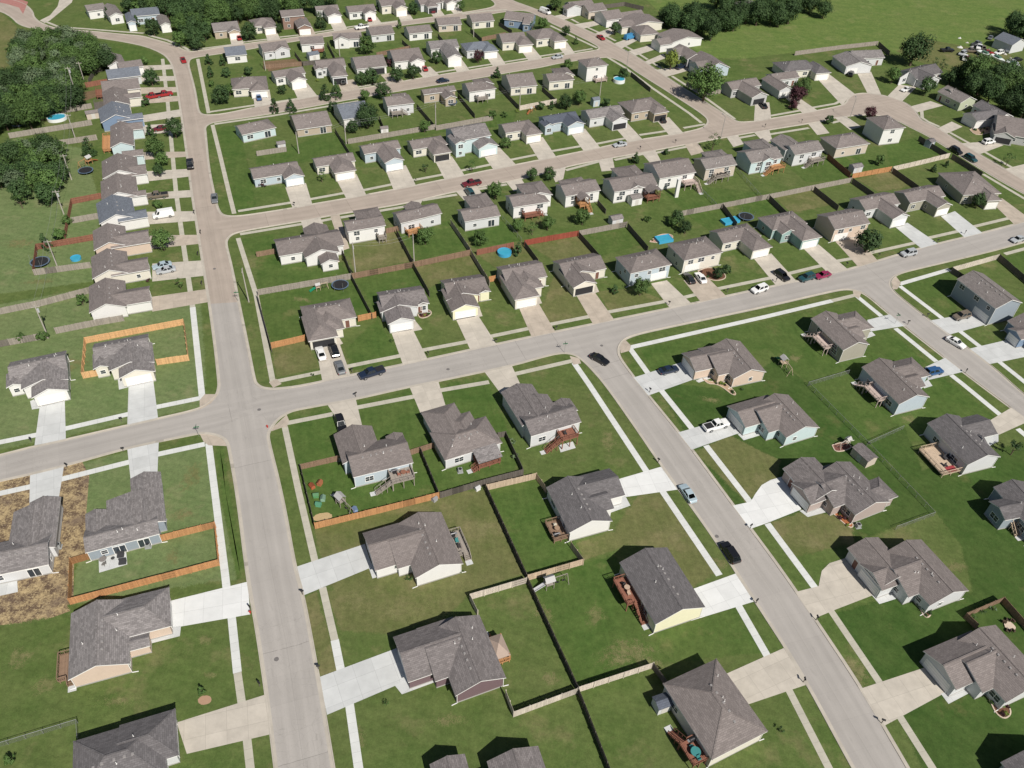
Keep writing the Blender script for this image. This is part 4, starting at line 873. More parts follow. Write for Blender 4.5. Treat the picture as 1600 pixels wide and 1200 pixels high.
# ---- beside the lower junction, west of the long street
H('white house with blue grey mottled roof, leftmost house north of the lower cross street', (16, 566), (104, 547.5), (110, 579), 'x', [((49, 620), (107, 609), 'y'), ((33, 608), (107, 593), 'y', .12), ((9, 606), (35, 600), 'y')], 'white', 'gg', 2.9, 'S', 1, 2)
H('pale beige house with mottled grey roof inside a bright orange board fence', (147, 537), (232, 521), (241, 550), 'x', [((186, 591), (242, 580), 'y'), ((170, 579.5), (241.5, 566), 'y', .12), ((145, 577), (170, 572), 'y')], 'cream', 'gg', 2.9, 'S', 1, 2)
H('blue grey house with mottled grey roof and a white back patio, orange fence either side', (133, 864), (249.5, 834), (252.7, 799), 'x', [((203, 748), (251, 737), 'y'), ((166, 783), (252, 762), 'y', .12), ((133, 803), (166, 796), 'y')], 'slate', 'gg', 2.9, 'N', 1, 2, feats=[('sliding_door', 0, 'S', .42, 1.9, 2.0)])
H('white house with grey roof on the bare straw coloured lot', (-40, 906), (76, 882), (88, 830), 'x', [((46, 787), (95, 776), 'y'), ((21, 804), (92, 787), 'y', .1)], 'ltgrey', 'gg', 2.9, 'N', 1, 2)
H('peach house with grey roof, long white driveway and small brown deck at its west side', (106, 1063), (202.7, 1037), (199, 936.5), 'y', [((267, 978), (264.4, 917), 'hx'), ((233.5, 1007), (212, 990), 'x', -.35)], 'peach', 'gg', 2.9, 'E', 1, 2, deck=[('W', .12, .52, 2.4, .7, 'brown', ('S', .9))], blank='S')
H('hip roofed grey house cut off by the bottom left edge of the picture', (112, 1262), (262, 1214), (102, 1162), 'h', [((279, 1180), (190, 1132), 'hx'), ((240, 1192), (180, 1180), 'x', -.05)], 'ltgrey', 'dk', 2.9, 'E', 1, 2)

# ---- block between the long street and the sloping street, lower middle
H('light blue house with a raised rear deck, corner lot with toys behind an orange fence', (552, 746), (646, 722.7), (629, 679), 'x', [((521, 679), (581, 665), 'y'), ((602, 682), (629, 676), 'y')], 'ltblue', 'br', 3.4, 'N', 1, 2, deck=[('S', .58, .97, 3.2, 2.2, 'grey', ('W', 3.2))])
H('white walled house with brown hip roof and a covered red brown back porch', (695, 719.7), (785, 691.6), (762.6, 649), 'h', [((657.4, 644), (711, 631), 'hy'), ((686, 656), (735, 644), 'hy', -.03)], 'ltgrey', 'br', 3.0, 'N', 1, 2, deck=[('S', .50, .90, 3.0, .8, 'redbrown', ('W', 1.2), 'roof')])
H('grey house with dark west wall and high dark red deck over a white slab', (829.7, 681.8), (908.5, 659), (890, 626), 'x', [((782.5, 612.6), (832, 601), 'y'), ((815, 626), (856, 616), 'y', -.1), ((862, 630), (891, 623), 'y')], 'ltgrey', 'gb', 3.7, 'N', 1, 2, deck=[('S', .53, .86, 2.8, 2.5, 'redbrown', ('W', 3.4))])
H('white gabled house facing the long street behind the orange fence, grey side deck', (649, 903.7), (724, 880.7), (696, 798), 'y', [((566.4, 832.6), (620, 882), 'x'), ((603.5, 822), (621, 889), 'x', .02)], 'white', 'br', 2.9, 'W', 1, 2, deck=[('E', .26, .72, 2.7, .8, 'grey', ('S', 1.0))], blank='S')
H('dull mauve house with mottled roof, tan covered deck and white drive to the long street', (711.6, 1087.6), (791, 1059), (759.6, 957), 'y', [((614, 995), (670, 1055), 'x'), ((653, 981), (680, 1065), 'x', .02)], 'mauve', 'gb', 2.9, 'W', 1, 2, deck=[('E', .30, .66, 2.6, .8, 'orange', ('N', 1.4), 'canopy')], blank='S')
H('house with two peaked roofs at the bottom middle, cut off by the frame', (795, 1308), (880, 1280), (835, 1167), 'y', [((671, 1194), (742, 1235), 'y'), ((690, 1235), (760, 1292), 'x')], 'grey', 'gb', 2.9, 'W', None, 2)
H('white gabled house with white drive to the sloping street and a low brown side deck', (889.6, 832.5), (957, 814), (930, 742), 'y', [((977, 773.4), (950, 732), 'x'), ((960, 794), (940, 760), 'x', -.04)], 'white', 'dk', 3.0, 'E', 1, 2, deck=[('W', .03, .44, 2.9, .8, 'brown', None)], blank='S')
H('pale yellow gabled house with charcoal roof and high red brown deck stairs', (1024, 976), (1102.5, 949), (1040, 856), 'y', [], 'yellow', 'dk', 3.3, 'E', 0, 2, deck=[('W', .42, .84, 2.5, 2.0, 'redbrown', ('S', 3.2))], blank='S', single=True)
H('beige house under one large brown hip roof with a teal furnished deck, bottom middle', (1112.5, 1187.5), (1200, 1142.5), (1123, 1027.5), 'h', [], 'cream', 'br', 3.6, 'E', 0, 2, deck=[('W', .04, .34, 2.6, 1.8, 'redbrown', ('N', 2.6))], single=True)

# ---- east side of the sloping street
H('peach house with stone edged flower bed, topmost on the east side of the sloping street', (1146, 592), (1197.5, 581), (1153.6, 533.6), 'y', [((1064.7, 551.6), (1100, 578), 'x'), ((1093, 543.5), (1123, 586.5), 'x', .02)], 'peach', 'br', 2.9, 'W', 1, 2)
H('pale blue house with white pickup in its driveway, second down the sloping street', (1228.6, 684), (1281, 668), (1232.5, 616.4), 'y', [((1135.8, 634.4), (1176, 665), 'x'), ((1170, 625), (1201.6, 676), 'x', .02)], 'skyblue', 'br', 2.9, 'W', 1, 2)
H('taupe house with orange flower bed and a wide curved white parking pad', (1336.6, 805), (1391, 784), (1333.7, 719.5), 'y', [((1240, 753), (1267.5, 789), 'x'), ((1223, 731.7), (1275.5, 717), 'y'), ((1270, 734), (1304, 793.5), 'x', .02), ((1404, 775), (1361, 749), 'hx')], 'taupe', 'gb', 3.0, 'W', 1, 2)
H('white gabled house with blue shaded garage front, fourth down the sloping street', (1453, 946.5), (1514, 922.8), (1441.6, 842), 'y', [((1343, 881), (1379.8, 922.8), 'x'), ((1323.7, 856), (1373, 839.5), 'y'), ((1379, 862), (1420, 933.5), 'x', .02)], 'ltgrey', 'br', 3.0, 'W', 1, 2)
H('white gabled house with dark garage front and a kidney flower bed, bottom right corner', (1572, 1098), (1640, 1066), (1556, 976), 'y', [((1442.5, 1017), (1495, 1078), 'x'), ((1488, 1003), (1535.6, 1083), 'x', .02)], 'ltgrey', 'br', 3.0, 'W', 1, 2)
H('olive house with small wooden deck beside the corner of the right hand street', (1317.6, 547.6), (1359, 538), (1289, 493), 'y', [((1366, 512), (1335, 486), 'hx'), ((1353, 527), (1330, 505), 'x', -.05)], 'olive', 'br', 3.9, 'E', 1, 2, deck=[('W', .26, .66, 2.4, 2.2, 'pink', ('N', 2.8))])
H('house with light blue rear and bright white gable, blue car at its garage', (1404.8, 632), (1453, 620), (1374, 567), 'y', [((1455, 586), (1415.5, 560), 'hx'), ((1447, 603), (1420, 580), 'x', -.05)], 'ltblue', 'br', 3.6, 'E', 1, 2, deck=[('W', .26, .66, 2.4, 2.0, 'pink', ('N', 2.8))])
H('house with dark slate rear wall and very large tan deck with red rug', (1512, 726.6), (1564, 713.7), (1475, 655), 'y', [((1559.5, 678), (1522.4, 648), 'x'), ((1546, 697), (1520, 675), 'x', -.05)], 'ltgrey', 'dk', 3.4, 'E', 1, 2, deck=[('W', .04, .66, 4.6, .9, 'tan', None)])
H('dark grey house with a narrow timber stair, half cut off at the right edge', (1618, 836), (1668, 826), (1573, 757), 'y', [((1545, 783), (1577, 812), 'x', .02)], 'slate', 'dk', 3.4, 'E', None, 2, deck=[('W', .42, .62, 2.2, 2.0, 'tan', ('S', 2.6))])
H('dark two storey house with white framed front windows and grey side gable, right edge', (1556, 482.6), (1598, 473), (1526.5, 429), 'y', [], 'slate', 'tn', 5.3, 'W', 0, 2, single=True)
H('blue house cut off by the right edge, next to the two storey house', (1612, 533), (1660, 524), (1590, 498), 'y', [((1575, 513), (1600, 530), 'x')], 'blue', 'br', 3.0, 'W', 1, 2)
H('roof corner of a dark house at the lower right edge, below the flower bed house', (1640, 1290), (1720, 1255), (1640, 1160), 'y', [((1566, 1200), (1640, 1240), 'x')], 'grey', 'dk', 3.0, 'W', None, 1)

# ---- north side of the lower cross street, fronts towards us, left to right
H('white trimmed hip roofed house with open carport garage and parked cars, nearest the long street', (468.7, 479), (546.7, 465.5), (559.5, 495), 'h', [((481.5, 533.7), (528, 524), 'hy'), ((497, 520), (538, 511), 'hy', -.04)], 'cream', 'br', 2.9, 'S', 1, 2, open_garage=True, blank='W')
H('grey gabled house with white garage door and a curved shrub bed at its corner', (588, 456.5), (657, 446), (671, 474), 'x', [((606, 507), (648, 498), 'y'), ((594, 489), (653, 477), 'y', .1), ((651, 477), (671, 473), 'y')], 'ltgrey', 'gb', 2.9, 'S', 1, 2)
H('bright yellow fronted house with taupe roof, third from the long street', (687.5, 438), (750, 428), (767, 454.5), 'x', [((705.6, 487), (749, 478), 'y'), ((697, 470), (749, 459), 'y', .1), ((749, 458), (767, 454), 'y')], 'yellow', 'br', 2.9, 'S', 1, 2)
H('pale walled house with hipped garage, round blue pool in the yard behind', (775, 417), (837.5, 406), (860, 431), 'x', [((804, 469), (843, 461), 'hy'), ((815, 454), (849, 446), 'hy', -.04)], 'cream', 'br', 3.2, 'S', 1, 2)
H('white gabled house with its garage door open and dark left walls', (863, 408), (927, 395), (945, 420), 'x', [((895, 449), (933, 442), 'y'), ((886, 435), (932, 426), 'y', .1)], 'cream', 'br', 3.0, 'S', 1, 2, open_garage=True)
H('light blue two level house with hip roof, bushy tree by its front corner', (985, 427.5), (1050, 413), (1028, 387.5), 'h', [], 'ltblue', 'br', 4.3, 'S', 0, 2, single=True)
H('cream two level house with hip roof and red front stoop, two cars on its drive', (1069, 407.5), (1130, 394), (1100, 369), 'h', [], 'cream', 'br', 4.3, 'S', 0, 2, single=True)
H('house with cream garage, hipped roof and shaded porch, paddling pool behind', (1130, 381), (1190, 368), (1160, 350), 'xgh', [((1175.6, 392), (1207.5, 385.6), 'hy')], 'cream', 'br', 3.0, 'S', 1, 2)
H('teal house with hipped garage and porch beside the green lawn with a dark trampoline', (1207.5, 360), (1262, 349), (1234, 330), 'h', [((1252.5, 375.6), (1285, 370), 'hy'), ((1222, 366), (1246, 361), 'y', -.05)], 'teal', 'br', 3.2, 'S', 1, 2)
H('peach two level house with a big shrubby tree at its front door', (1305, 359), (1360, 348.7), (1328, 326), 'x', [], 'peach', 'br', 4.3, 'S', 0, 2, single=True)
H('white gabled house with blue shaded west end and new pale driveway', (1352.5, 329), (1407, 318), (1385, 299), 'x', [((1395, 342.5), (1422, 337), 'y')], 'ltgrey', 'br', 3.3, 'S', 1, 2)
H('olive green house with a gabled stone trimmed garage, new pale driveway at its right', (1422.5, 317.5), (1478, 306), (1459, 287), 'x', [((1465, 325), (1489, 320), 'y')], 'olive', 'br', 3.3, 'S', 1, 2)
H('dark walled house with wide brown hip roof and white chimney, last at the right end', (1505, 305), (1565, 302), (1507, 268), 'h', [((1543, 314), (1563, 310), 'hy')], 'olive', 'br', 3.2, 'S', 1, 1)

# ---- south side of the tan cross street, backs towards us, left to right
H('white house with brick back patio and gabled porch, nearest the long street', (436, 400.5), (538, 383), (513, 360), 'x', [((473, 358.5), (510.5, 351), 'y'), ((476, 403), (530, 392), 'y'), ((501, 411), (530, 405), 'y', -.35)], 'white', 'br', 3.0, 'N', 1, 1)
H('tall plain white house beside a tan side drive, second from the long street', (543, 362), (603, 352), (597, 335), 'x', [((552, 331), (590, 323), 'hy')], 'white', 'br', 4.1, 'N', 1, 1, deck=[('S', .76, .98, 2.2, 1.3, 'grey', None)])
H('pale grey house with a red brown back deck shaded by one round tree', (626, 349), (691, 333), (672, 318), 'x', [((630, 322), (656, 317), 'y')], 'ltgrey', 'br', 3.6, 'N', 1, 1, deck=[('S', .08, .45, 2.6, 1.0, 'orange', None)])
H('white house with a pale awning over its patio, dark green car in its drive', (726, 346.5), (782.5, 336.7), (771, 318), 'x', [((724, 308), (759, 301), 'hy')], 'ltgrey', 'br', 3.3, 'N', 1, 1)
H('white house with a hipped roof and dark brown deck behind two round trees', (802, 324), (859, 315), (845, 297), 'xgh', [((806, 289), (846, 282), 'hy')], 'white', 'br', 3.9, 'N', 1, 1, deck=[('S', .25, .68, 2.4, 1.4, 'redbrown', ('E', 2.0))])
H('white house with blue west wall and a gabled timber porch behind one drooping tree', (884, 307), (939, 297), (920, 279), 'x', [((872, 283), (908, 276), 'hy')], 'white', 'br', 3.9, 'N', 1, 1, deck=[('S', .30, .58, 3.0, 1.4, 'orange', ('S', 2.0), 'gable')], name='house')
H('white house with blue west wall, dormer gable and a red lattice porch', (960, 300), (1028, 289), (1008, 269), 'x', [((955, 264), (992, 257), 'hy'), ((985, 296), (1006, 292), 'y', .05)], 'white', 'br', 4.0, 'N', 1, 1, deck=[('S', .70, 1.0, 3.0, 1.3, 'redbrown', None, 'gable')])
H('white house with tall white chimney and angled pink timber deck', (1031, 279), (1088, 269), (1060, 246), 'x', [], 'white', 'br', 4.2, 'N', 0, 1, single=True, chimney=((1061, 283), 5.2), deck=[('S', .62, 1.0, 2.8, 2.0, 'pink', ('S', 2.6))])
H('cream house with charcoal furnished deck and open lawn to the fence behind', (1103, 265), (1152, 257), (1139, 239), 'x', [((1096, 239), (1127, 233), 'hy')], 'beige', 'tn', 4.0, 'N', 1, 1, deck=[('S', .25, .68, 2.6, 1.8, 'grey', ('W', 2.4))])
H('pale aqua house with bright orange deck stairs and small rear gable', (1174, 255), (1224, 246), (1212, 226), 'x', [((1161, 222), (1192, 216), 'hy'), ((1192, 253), (1212, 249), 'y', .05)], 'skyblue', 'tn', 4.1, 'N', 1, 1, deck=[('S', .62, 1.0, 2.6, 2.0, 'orange', ('W', 2.6))])
H('white house with steel blue west wall and a grey deck, brown fence at its right', (1242, 242.5), (1288, 234), (1276, 217), 'x', [((1204, 219), (1234, 213), 'y')], 'ltgrey', 'tn', 4.1, 'N', 1, 1, deck=[('S', .55, .95, 2.6, 1.8, 'grey', ('W', 2.4))])
H('cream house with large pyramid hip roof and a white patio cover', (1307, 232.5), (1360, 224), (1342, 205), 'h', [], 'beige', 'br', 3.6, 'N', None, 1)
H('tall white corner house with deep blue west wall near the turning circle', (1381, 203), (1416, 199), (1393, 179), 'h', [], 'white', 'br', 5.7, 'N', None, 1)

# ---- north side of the tan cross street, fronts towards us, left to right
H('long house with pale blue gabled garage and maroon bush in front, near the long street', (396, 280), (470, 268), (470, 250), 'x', [((444, 280), (476, 274), 'y')], 'ltblue', 'br', 2.9, 'S', 1, 1)
H('cream house with a hipped garage and bare lawn, second from the long street', (494, 261), (556, 251), (540, 239), 'x', [((522, 271), (557, 265), 'hy')], 'cream', 'br', 2.9, 'S', 1, 1)
H('blue house with white trimmed blue garage gable', (569, 241), (627, 231), (613, 219), 'x', [((601, 255), (632, 249.5), 'y')], 'ltblue', 'br', 3.3, 'S', 1, 1)
H('cream house with open garage between the blue house and the tall pale house', (645, 234), (700, 225), (686, 212), 'xgh', [((677, 242), (706, 237), 'hy')], 'cream', 'br', 2.9, 'S', 1, 1, open_garage=True)
H('tall pale blue house with steep gabled bay and big white garage', (714, 221), (768, 211), (758, 190), 'x', [((747, 225), (780, 219.5), 'y', -1.6), ((711, 225), (729, 222), 'y')], 'skyblue', 'gg', 4.8, 'S', 1, 1)
H('brown roofed house with a blue west wall and pink tinted garage', (790, 208), (840, 200), (832, 186), 'xgh', [((822, 212), (848, 207.5), 'hy')], 'cream', 'br', 3.2, 'S', 1, 1)
H('house with dark slate roof, white trimmed bay and white gabled garage', (854, 195), (906, 186), (892, 174), 'x', [((887, 198), (915, 193), 'y'), ((851, 197.5), (867, 195), 'y')], 'ltblue', 'nv', 3.3, 'S', 1, 1)
H('pale grey roofed house with an open white gabled garage', (922, 186), (976, 177), (961, 164), 'x', [((957, 191), (983, 186.5), 'y')], 'ltgrey', 'gg', 3.3, 'S', 1, 1, open_garage=True)
H('brown hip roofed corner house with tall chimney and open garage holding a black car', (987, 177), (1040, 168), (1018, 151), 'h', [((1022, 178), (1046, 174), 'hy')], 'tan', 'br', 3.3, 'S', 1, 1, open_garage=True)

# ---- south side of the second cross street, backs towards us, left to right
H('cream house with a hipped rear wing, nearest the long street on the second cross street', (378, 211), (432, 199), (425, 184), 'xgh', [], 'skyblue', 'br', 2.9, 'N', None, 1)
H('long low tan house with grey brown roof and open rear lawn', (463, 203), (519, 195), (506, 173), 'x', [], 'tan', 'br', 2.7, 'N', None, 1)
H('white house with blue grey roof half hidden behind big trees', (536, 187), (580, 180), (574, 156), 'x', [], 'white', 'bl', 3.3, 'N', None, 1)
H('white house with grey rear deck stairs, beyond the fence with the pole', (605, 166), (648, 161), (641, 147), 'xgh', [((612, 148), (634, 144.5), 'hy')], 'ltgrey', 'br', 3.6, 'N', 1, 1, deck=[('S', .08, .5, 2.4, 1.5, 'grey', ('E', 2.0))])
H('brown walled house with a covered rear corner and a dark trampoline behind', (662, 148), (713, 141), (704, 134), 'x', [((695, 153), (714, 150), 'y', -.4)], 'tan', 'br', 3.3, 'N', None, 1)
H('white house with steel blue end wall and stone coloured rear deck', (733, 144), (776, 138), (770, 124), 'xgh', [((738, 125), (762, 121), 'hy')], 'white', 'br', 3.8, 'N', 1, 1, deck=[('S', .22, .62, 2.4, 1.5, 'grey', None)])
H('house with long brown roof and busy patio, small white annex on its right', (798, 137), (840, 133), (833, 113), 'x', [], 'cream', 'br', 3.2, 'N', None, 1)
H('cream house with pyramid like grey roof beside the tall white corner house', (858, 128), (898, 124), (888, 112), 'xgh', [((862, 109), (886, 105), 'hy')], 'cream', 'br', 3.4, 'N', 1, 1)
H('tall white two storey corner house with round pool in the yard', (917, 105.5), (951, 101), (940, 89), 'h', [], 'white', 'br', 5.6, 'N', None, 1, deck=[('S', .35, .92, 2.4, .8, 'pink', None)])

# ---- north side of the second cross street, fronts towards us
H('tan house with a wide brown hip roof and a small blue car on its drive', (362, 140), (419, 136), (412, 119), 'h', [((390, 142.5), (419, 138), 'hy')], 'cream', 'br', 2.9, 'S', 1, 1)
H('white house with white gabled garage, behind one small round tree', (430, 122), (478, 114), (472, 104), 'x', [((454, 128), (480, 124), 'y')], 'white', 'br', 3.0, 'S', 1, 0)
H('house with deep open carport and white bay, black and white car outside', (495, 107), (541, 103), (533, 92), 'x', [((518, 120), (543, 116), 'hy'), ((492, 109.5), (506, 107.5), 'y')], 'ltgrey', 'br', 3.2, 'S', 1, 0, open_garage=True)
H('white house with a wide open shaded garage behind three dark trees', (557, 108), (605, 103), (594, 86), 'x', [], 'white', 'br', 2.9, 'S', 0, 0, open_garage=True, single=True)
H('white house with white gabled porch and red car outside its garage', (616, 97), (662, 92), (653, 75), 'x', [((641, 98), (664, 94), 'y')], 'white', 'br', 3.2, 'S', 1, 0)
H('white gabled house with one dark purple tree in front', (673, 77), (718, 73), (706, 62), 'x', [((699, 91), (722, 87.5), 'y')], 'white', 'gg', 3.6, 'S', 1, 0)
H('blue roofed house with white garage and dark purple bush', (729, 80), (773, 76), (765, 64), 'h', [((756, 81), (778, 77.5), 'hy')], 'ltgrey', 'bl', 3.0, 'S', 1, 0)
H('steep gabled house with pale pink garage, third from the far corner', (785, 67), (824, 64), (816, 51), 'x', [((810, 71), (833, 68), 'hy')], 'cream', 'br', 3.2, 'S', 1, 0)
H('brown hip roofed house at the far corner of the second cross street', (838, 62), (878, 57), (868, 43), 'h', [((866, 65), (886, 61.5), 'hy')], 'cream', 'br', 3.2, 'S', 1, 0)

# ---- south side of the far cross street, backs towards us
H('white house with pale blue grey roof at the far bend of the long street', (353, 88), (386, 85), (381, 72), 'x', [], 'white', 'bl', 2.9, 'N', None, 0)
H('pale grey house with green awning, far cross street', (412, 82), (453, 76), (444, 64), 'x', [((428, 80), (454, 76.5), 'y')], 'ltgrey', 'br', 3.0, 'N', None, 0)
H('white house with red deck and white shed behind, far cross street', (470, 70), (507, 67.5), (502, 57), 'x', [], 'white', 'br', 3.0, 'N', None, 0, deck=[('S', .45, .96, 2.6, .9, 'redbrown', None)])
H('white house with a plain white rear gable, behind one spreading tree', (521, 62), (566, 60), (562, 51), 'x', [((521, 63), (546, 60), 'y')], 'white', 'br', 3.4, 'N', None, 0)
H('grey house with low brown roof and pale fence, far cross street', (580, 56), (617, 52), (611, 40), 'x', [], 'ltgrey', 'br', 2.8, 'N', None, 0)
H('white house with pale roof and yellow playset at its wall', (639, 53), (676, 49), (669, 39), 'x', [], 'white', 'br', 2.9, 'N', None, 0)
H('long cream house with plain rear wall, second from the far corner', (685, 40), (722, 37.5), (718, 27), 'x', [], 'beige', 'br', 2.8, 'N', None, 0)
H('long pink brown roofed house beside a tan patio, near the far corner', (738, 35), (773, 32), (768, 21), 'x', [], 'cream', 'br', 2.8, 'N', None, 0)
H('blue house in two parts at the far corner behind small trees', (787, 30), (832, 35), (815, 21), 'x', [((816, 37), (833, 28), 'x')], 'blue', 'br', 3.2, 'N', None, 0)

# ---- north side of the far cross street, fronts towards us
H('tan roofed house with pale pink gable and red car, farthest row beside dark woods', (334, 50), (375, 46), (371, 34), 'x', [((356, 51), (376, 48.5), 'y')], 'tan', 'tn', 2.9, 'S', 1, 0)
H('house with hipped taupe roof in front of the dark woods', (396, 42), (432, 38), (428, 27), 'h', [((412, 44), (432, 41.5), 'hy')], 'cream', 'br', 2.9, 'S', 1, 0)
H('brown two storey house with reddish walls in front of the woods', (440, 27), (476, 24), (471, 15), 'x', [((464, 36), (486, 33), 'y', -2.0)], 'brown', 'br', 5.0, 'S', 1, 0)
H('white house with bright white gabled garage, right of the brown house', (494, 17), (530, 14), (526, 8), 'x', [((511, 26), (534, 23), 'y')], 'white', 'br', 3.0, 'S', 1, 0)
H('white house with small red car on its drive, farthest row', (545, 20), (588, 16), (586, 7), 'x', [((569, 22), (588, 19.5), 'y')], 'white', 'br', 3.0, 'S', 1, 0)
H('cream gabled house in the farthest row with long pale drive', (596, 10), (634, 6), (628, -4), 'x', [((618, 14), (637, 11.5), 'y')], 'cream', 'br', 3.4, 'S', 1, 0)
H('grey house at the top edge with dark cars outside', (657, 8), (690, 4), (682, -5), 'x', [((668, 11), (686, 8.7), 'hy')], 'ltgrey', 'br', 3.0, 'S', 1, 0, open_garage=True)
H('white gabled house at the top edge, last before the open lawn', (690, 3), (722, 0), (715, -9), 'x', [((697, 6), (716, 3.5), 'y')], 'white', 'br', 3.0, 'S', 1, 0)
H('pale house with a tall dark conifer in front, near the roundabout', (137, 18), (166, 14), (160, 6), 'x', [((170, 26), (193, 23), 'y')], 'white', 'tn', 3.2, 'S', None, 0)
H('pale blue house with grey roof behind a conifer, at the far bend', (206, 26), (250, 22), (248, 12), 'x', [((198, 36), (213, 34), 'y')], 'ltblue', 'bl', 3.4, 'S', 1, 0)
H('taupe roofed house with white gable squeezed behind the far bend trees', (250, 40), (268, 38), (264, 24), 'y', [], 'white', 'tn', 3.0, 'S', 0, 0)

# ---- east side of the diagonal street, from the top downwards
H('house with white garage front at the top of the diagonal street', (893, 13), (930, 9), (925, 0), 'x', [((886, 15), (912, 12), 'y')], 'ltgrey', 'br', 3.2, 'W', None, 0)
H('house with dark west wall and plain pale side, second down the diagonal street', (920, 19), (949, 15), (938, 5), 'x', [], 'beige', 'br', 3.2, 'W', None, 0)
H('pale house with white south walls and brown fence behind, third down the diagonal street', (948, 32), (976, 28), (965, 15), 'x', [((973, 27), (996, 16), 'x')], 'white', 'br', 3.2, 'W', 0, 0)
H('house with blue garage end and cream gable, fourth down the diagonal street', (972, 43), (994, 40), (985, 31), 'x', [((988, 42), (1014, 22), 'y')], 'cream', 'br', 3.0, 'W', 0, 0)
H('low house with plain cream side and a blue van outside', (1001, 55), (1031, 52), (1022, 38), 'h', [], 'cream', 'br', 3.0, 'W', 0, 0)
H('bright white gabled house with two small side windows on the diagonal street', (1032, 71), (1052, 68), (1042, 58), 'x', [((1049, 67), (1075, 46), 'y')], 'white', 'br', 3.0, 'W', 0, 0)
H('grey house hidden by a yellow green tree on the diagonal street', (1074, 93), (1100, 89), (1080, 72), 'y', [((1040, 76), (1080, 84), 'x')], 'grey', 'br', 3.2, 'W', None, 0)
H('grey blue house with sharp gable and blue garage at the field edge', (1103, 110), (1141, 105), (1112, 86), 'y', [((1076, 97), (1102, 108), 'x')], 'ltblue', 'br', 3.2, 'W', 1, 0)

# ---- around the turning circle
H('house with pale open gabled garage behind a leafy hedge fence, black car outside', (1144, 141), (1190, 133), (1176, 121), 'x', [((1175, 153), (1201, 148), 'y')], 'grey', 'br', 3.2, 'S', 1, 1, open_garage=True)
H('long slate house with small white gabled garage, purple tree at its side', (1211, 126), (1250, 121), (1245, 110), 'x', [((1218, 142), (1240, 138.5), 'y')], 'ltgrey', 'br', 3.2, 'S', 1, 1)
H('dark grey hip roofed house with cream garage and long drive to the turning circle', (1226, 112), (1280, 108), (1268, 93), 'h', [((1275, 115), (1297, 111.5), 'hy')], 'cream', 'dk', 3.0, 'S', 1, 1)
H('white house with double gabled garage and rear wing at the head of the turning circle', (1335, 92), (1383, 90), (1378, 78), 'x', [((1322, 104), (1363, 101), 'y')], 'ltgrey', 'gg', 3.2, 'S', 1, 1)
H('green sided house with dark open garage and white car outside', (1432, 124), (1474, 113), (1447, 100), 'x', [((1405, 121), (1436, 114), 'y'), ((1446, 129), (1470, 122), 'y', -.1)], 'ltgrey', 'dk', 3.0, 'S', 1, 1, open_garage=True)
H('house with pale green side gable and slate front, right of the turning circle', (1501, 161), (1527, 156), (1490, 138), 'y', [((1466, 139), (1500, 152), 'x')], 'green', 'tn', 3.2, 'W', 1, 1)
H('bright white gabled house with rock garden and orange shed behind', (1560, 186), (1584, 182), (1545, 160), 'y', [((1504, 177), (1536, 188), 'x')], 'white', 'dk', 3.2, 'W', 1, 1)
H('house with dark open garage at the right edge, white car in front', (1555, 207), (1640, 222), (1640, 195), 'x', [((1553, 209), (1587, 216), 'y')], 'grey', 'br', 3.0, 'S', 1, 1, open_garage=True)

# ---- west side of the long street, south gables towards us, from the bottom upwards
H('bright white house at the south end of the west row above a grey fence', (139, 489), (198, 479), (186, 440), 'y', [((236, 470), (230, 447), 'x')], 'white', 'br', 3.0, 'E', 1, 1, blank='S')
H('white house with two pale cars outside, second from the south in the west row', (144, 436), (202, 426), (190, 394), 'y', [((234, 421), (231, 401), 'x')], 'cream', 'br', 3.0, 'E', 1, 1)
H('peach house beside the large round tree, third from the south in the west row', (146.5, 391.5), (199, 383), (190, 354), 'y', [((234, 378.5), (232, 358), 'x')], 'peach', 'br', 3.2, 'E', 1, 1, blank='S')
H('white house with blue grey roof and a white van outside in the west row', (155, 350), (213, 340), (206, 309), 'y', [((230, 339), (228, 326), 'x')], 'white', 'bl', 3.2, 'E', 1, 1, blank='S')
H('white gabled house with a pickup outside, next above the blue grey roof, west row', (158.5, 314), (216, 306), (208, 277), 'y', [((229, 304.5), (228, 296), 'x')], 'white', 'br', 3.2, 'E', 1, 1)
H('white striped gable house with round trampoline behind, middle of the west row', (160, 279.5), (217, 272), (210, 246), 'y', [((229, 271.5), (228, 256), 'x')], 'white', 'br', 3.2, 'E', 1, 1)
H('pale aqua gabled house with orange rear deck in the west row', (172, 231), (209, 227), (205, 194), 'y', [((224.5, 241.5), (224, 232), 'x', -.1), ((224, 201), (222, 190), 'x')], 'skyblue', 'br', 3.4, 'E', 2, 1, deck=[('W', .25, .95, 3.0, .9, 'orange', None)])
H('blue house with white edged blue gable, upper west row', (157.5, 192), (208, 185), (202, 164), 'y', [((222, 184.5), (222, 176), 'x')], 'blue', 'bl', 3.2, 'E', 1, 1)
H('taupe roofed house with dark rear deck and red pickup outside, upper west row', (163, 168), (204, 163), (198, 140), 'y', [((219, 151.5), (219, 144), 'x')], 'cream', 'br', 3.2, 'E', 1, 1, deck=[('W', .1, .8, 3.4, 1.2, 'dark', None)])
H('wide plain brown roofed house between the taupe and the slate roofs, upper west row', (160, 144), (219, 138), (217, 122), 'x', [], 'cream', 'br', 3.0, 'E', 0, 0, deck=[('W', .1, .8, 2.6, 1.2, 'redbrown', None)])
H('house with low slate blue roof, second from the north end of the west row', (168.5, 124), (220.5, 118), (219, 104), 'x', [], 'ltgrey', 'bl', 3.0, 'E', 0, 0)
H('white gabled house at the north end of the west row by the woods', (168.5, 104), (197, 100), (193, 85), 'y', [((220.5, 104), (218.5, 92.5), 'x')], 'white', 'br', 3.2, 'E', 1, 0)
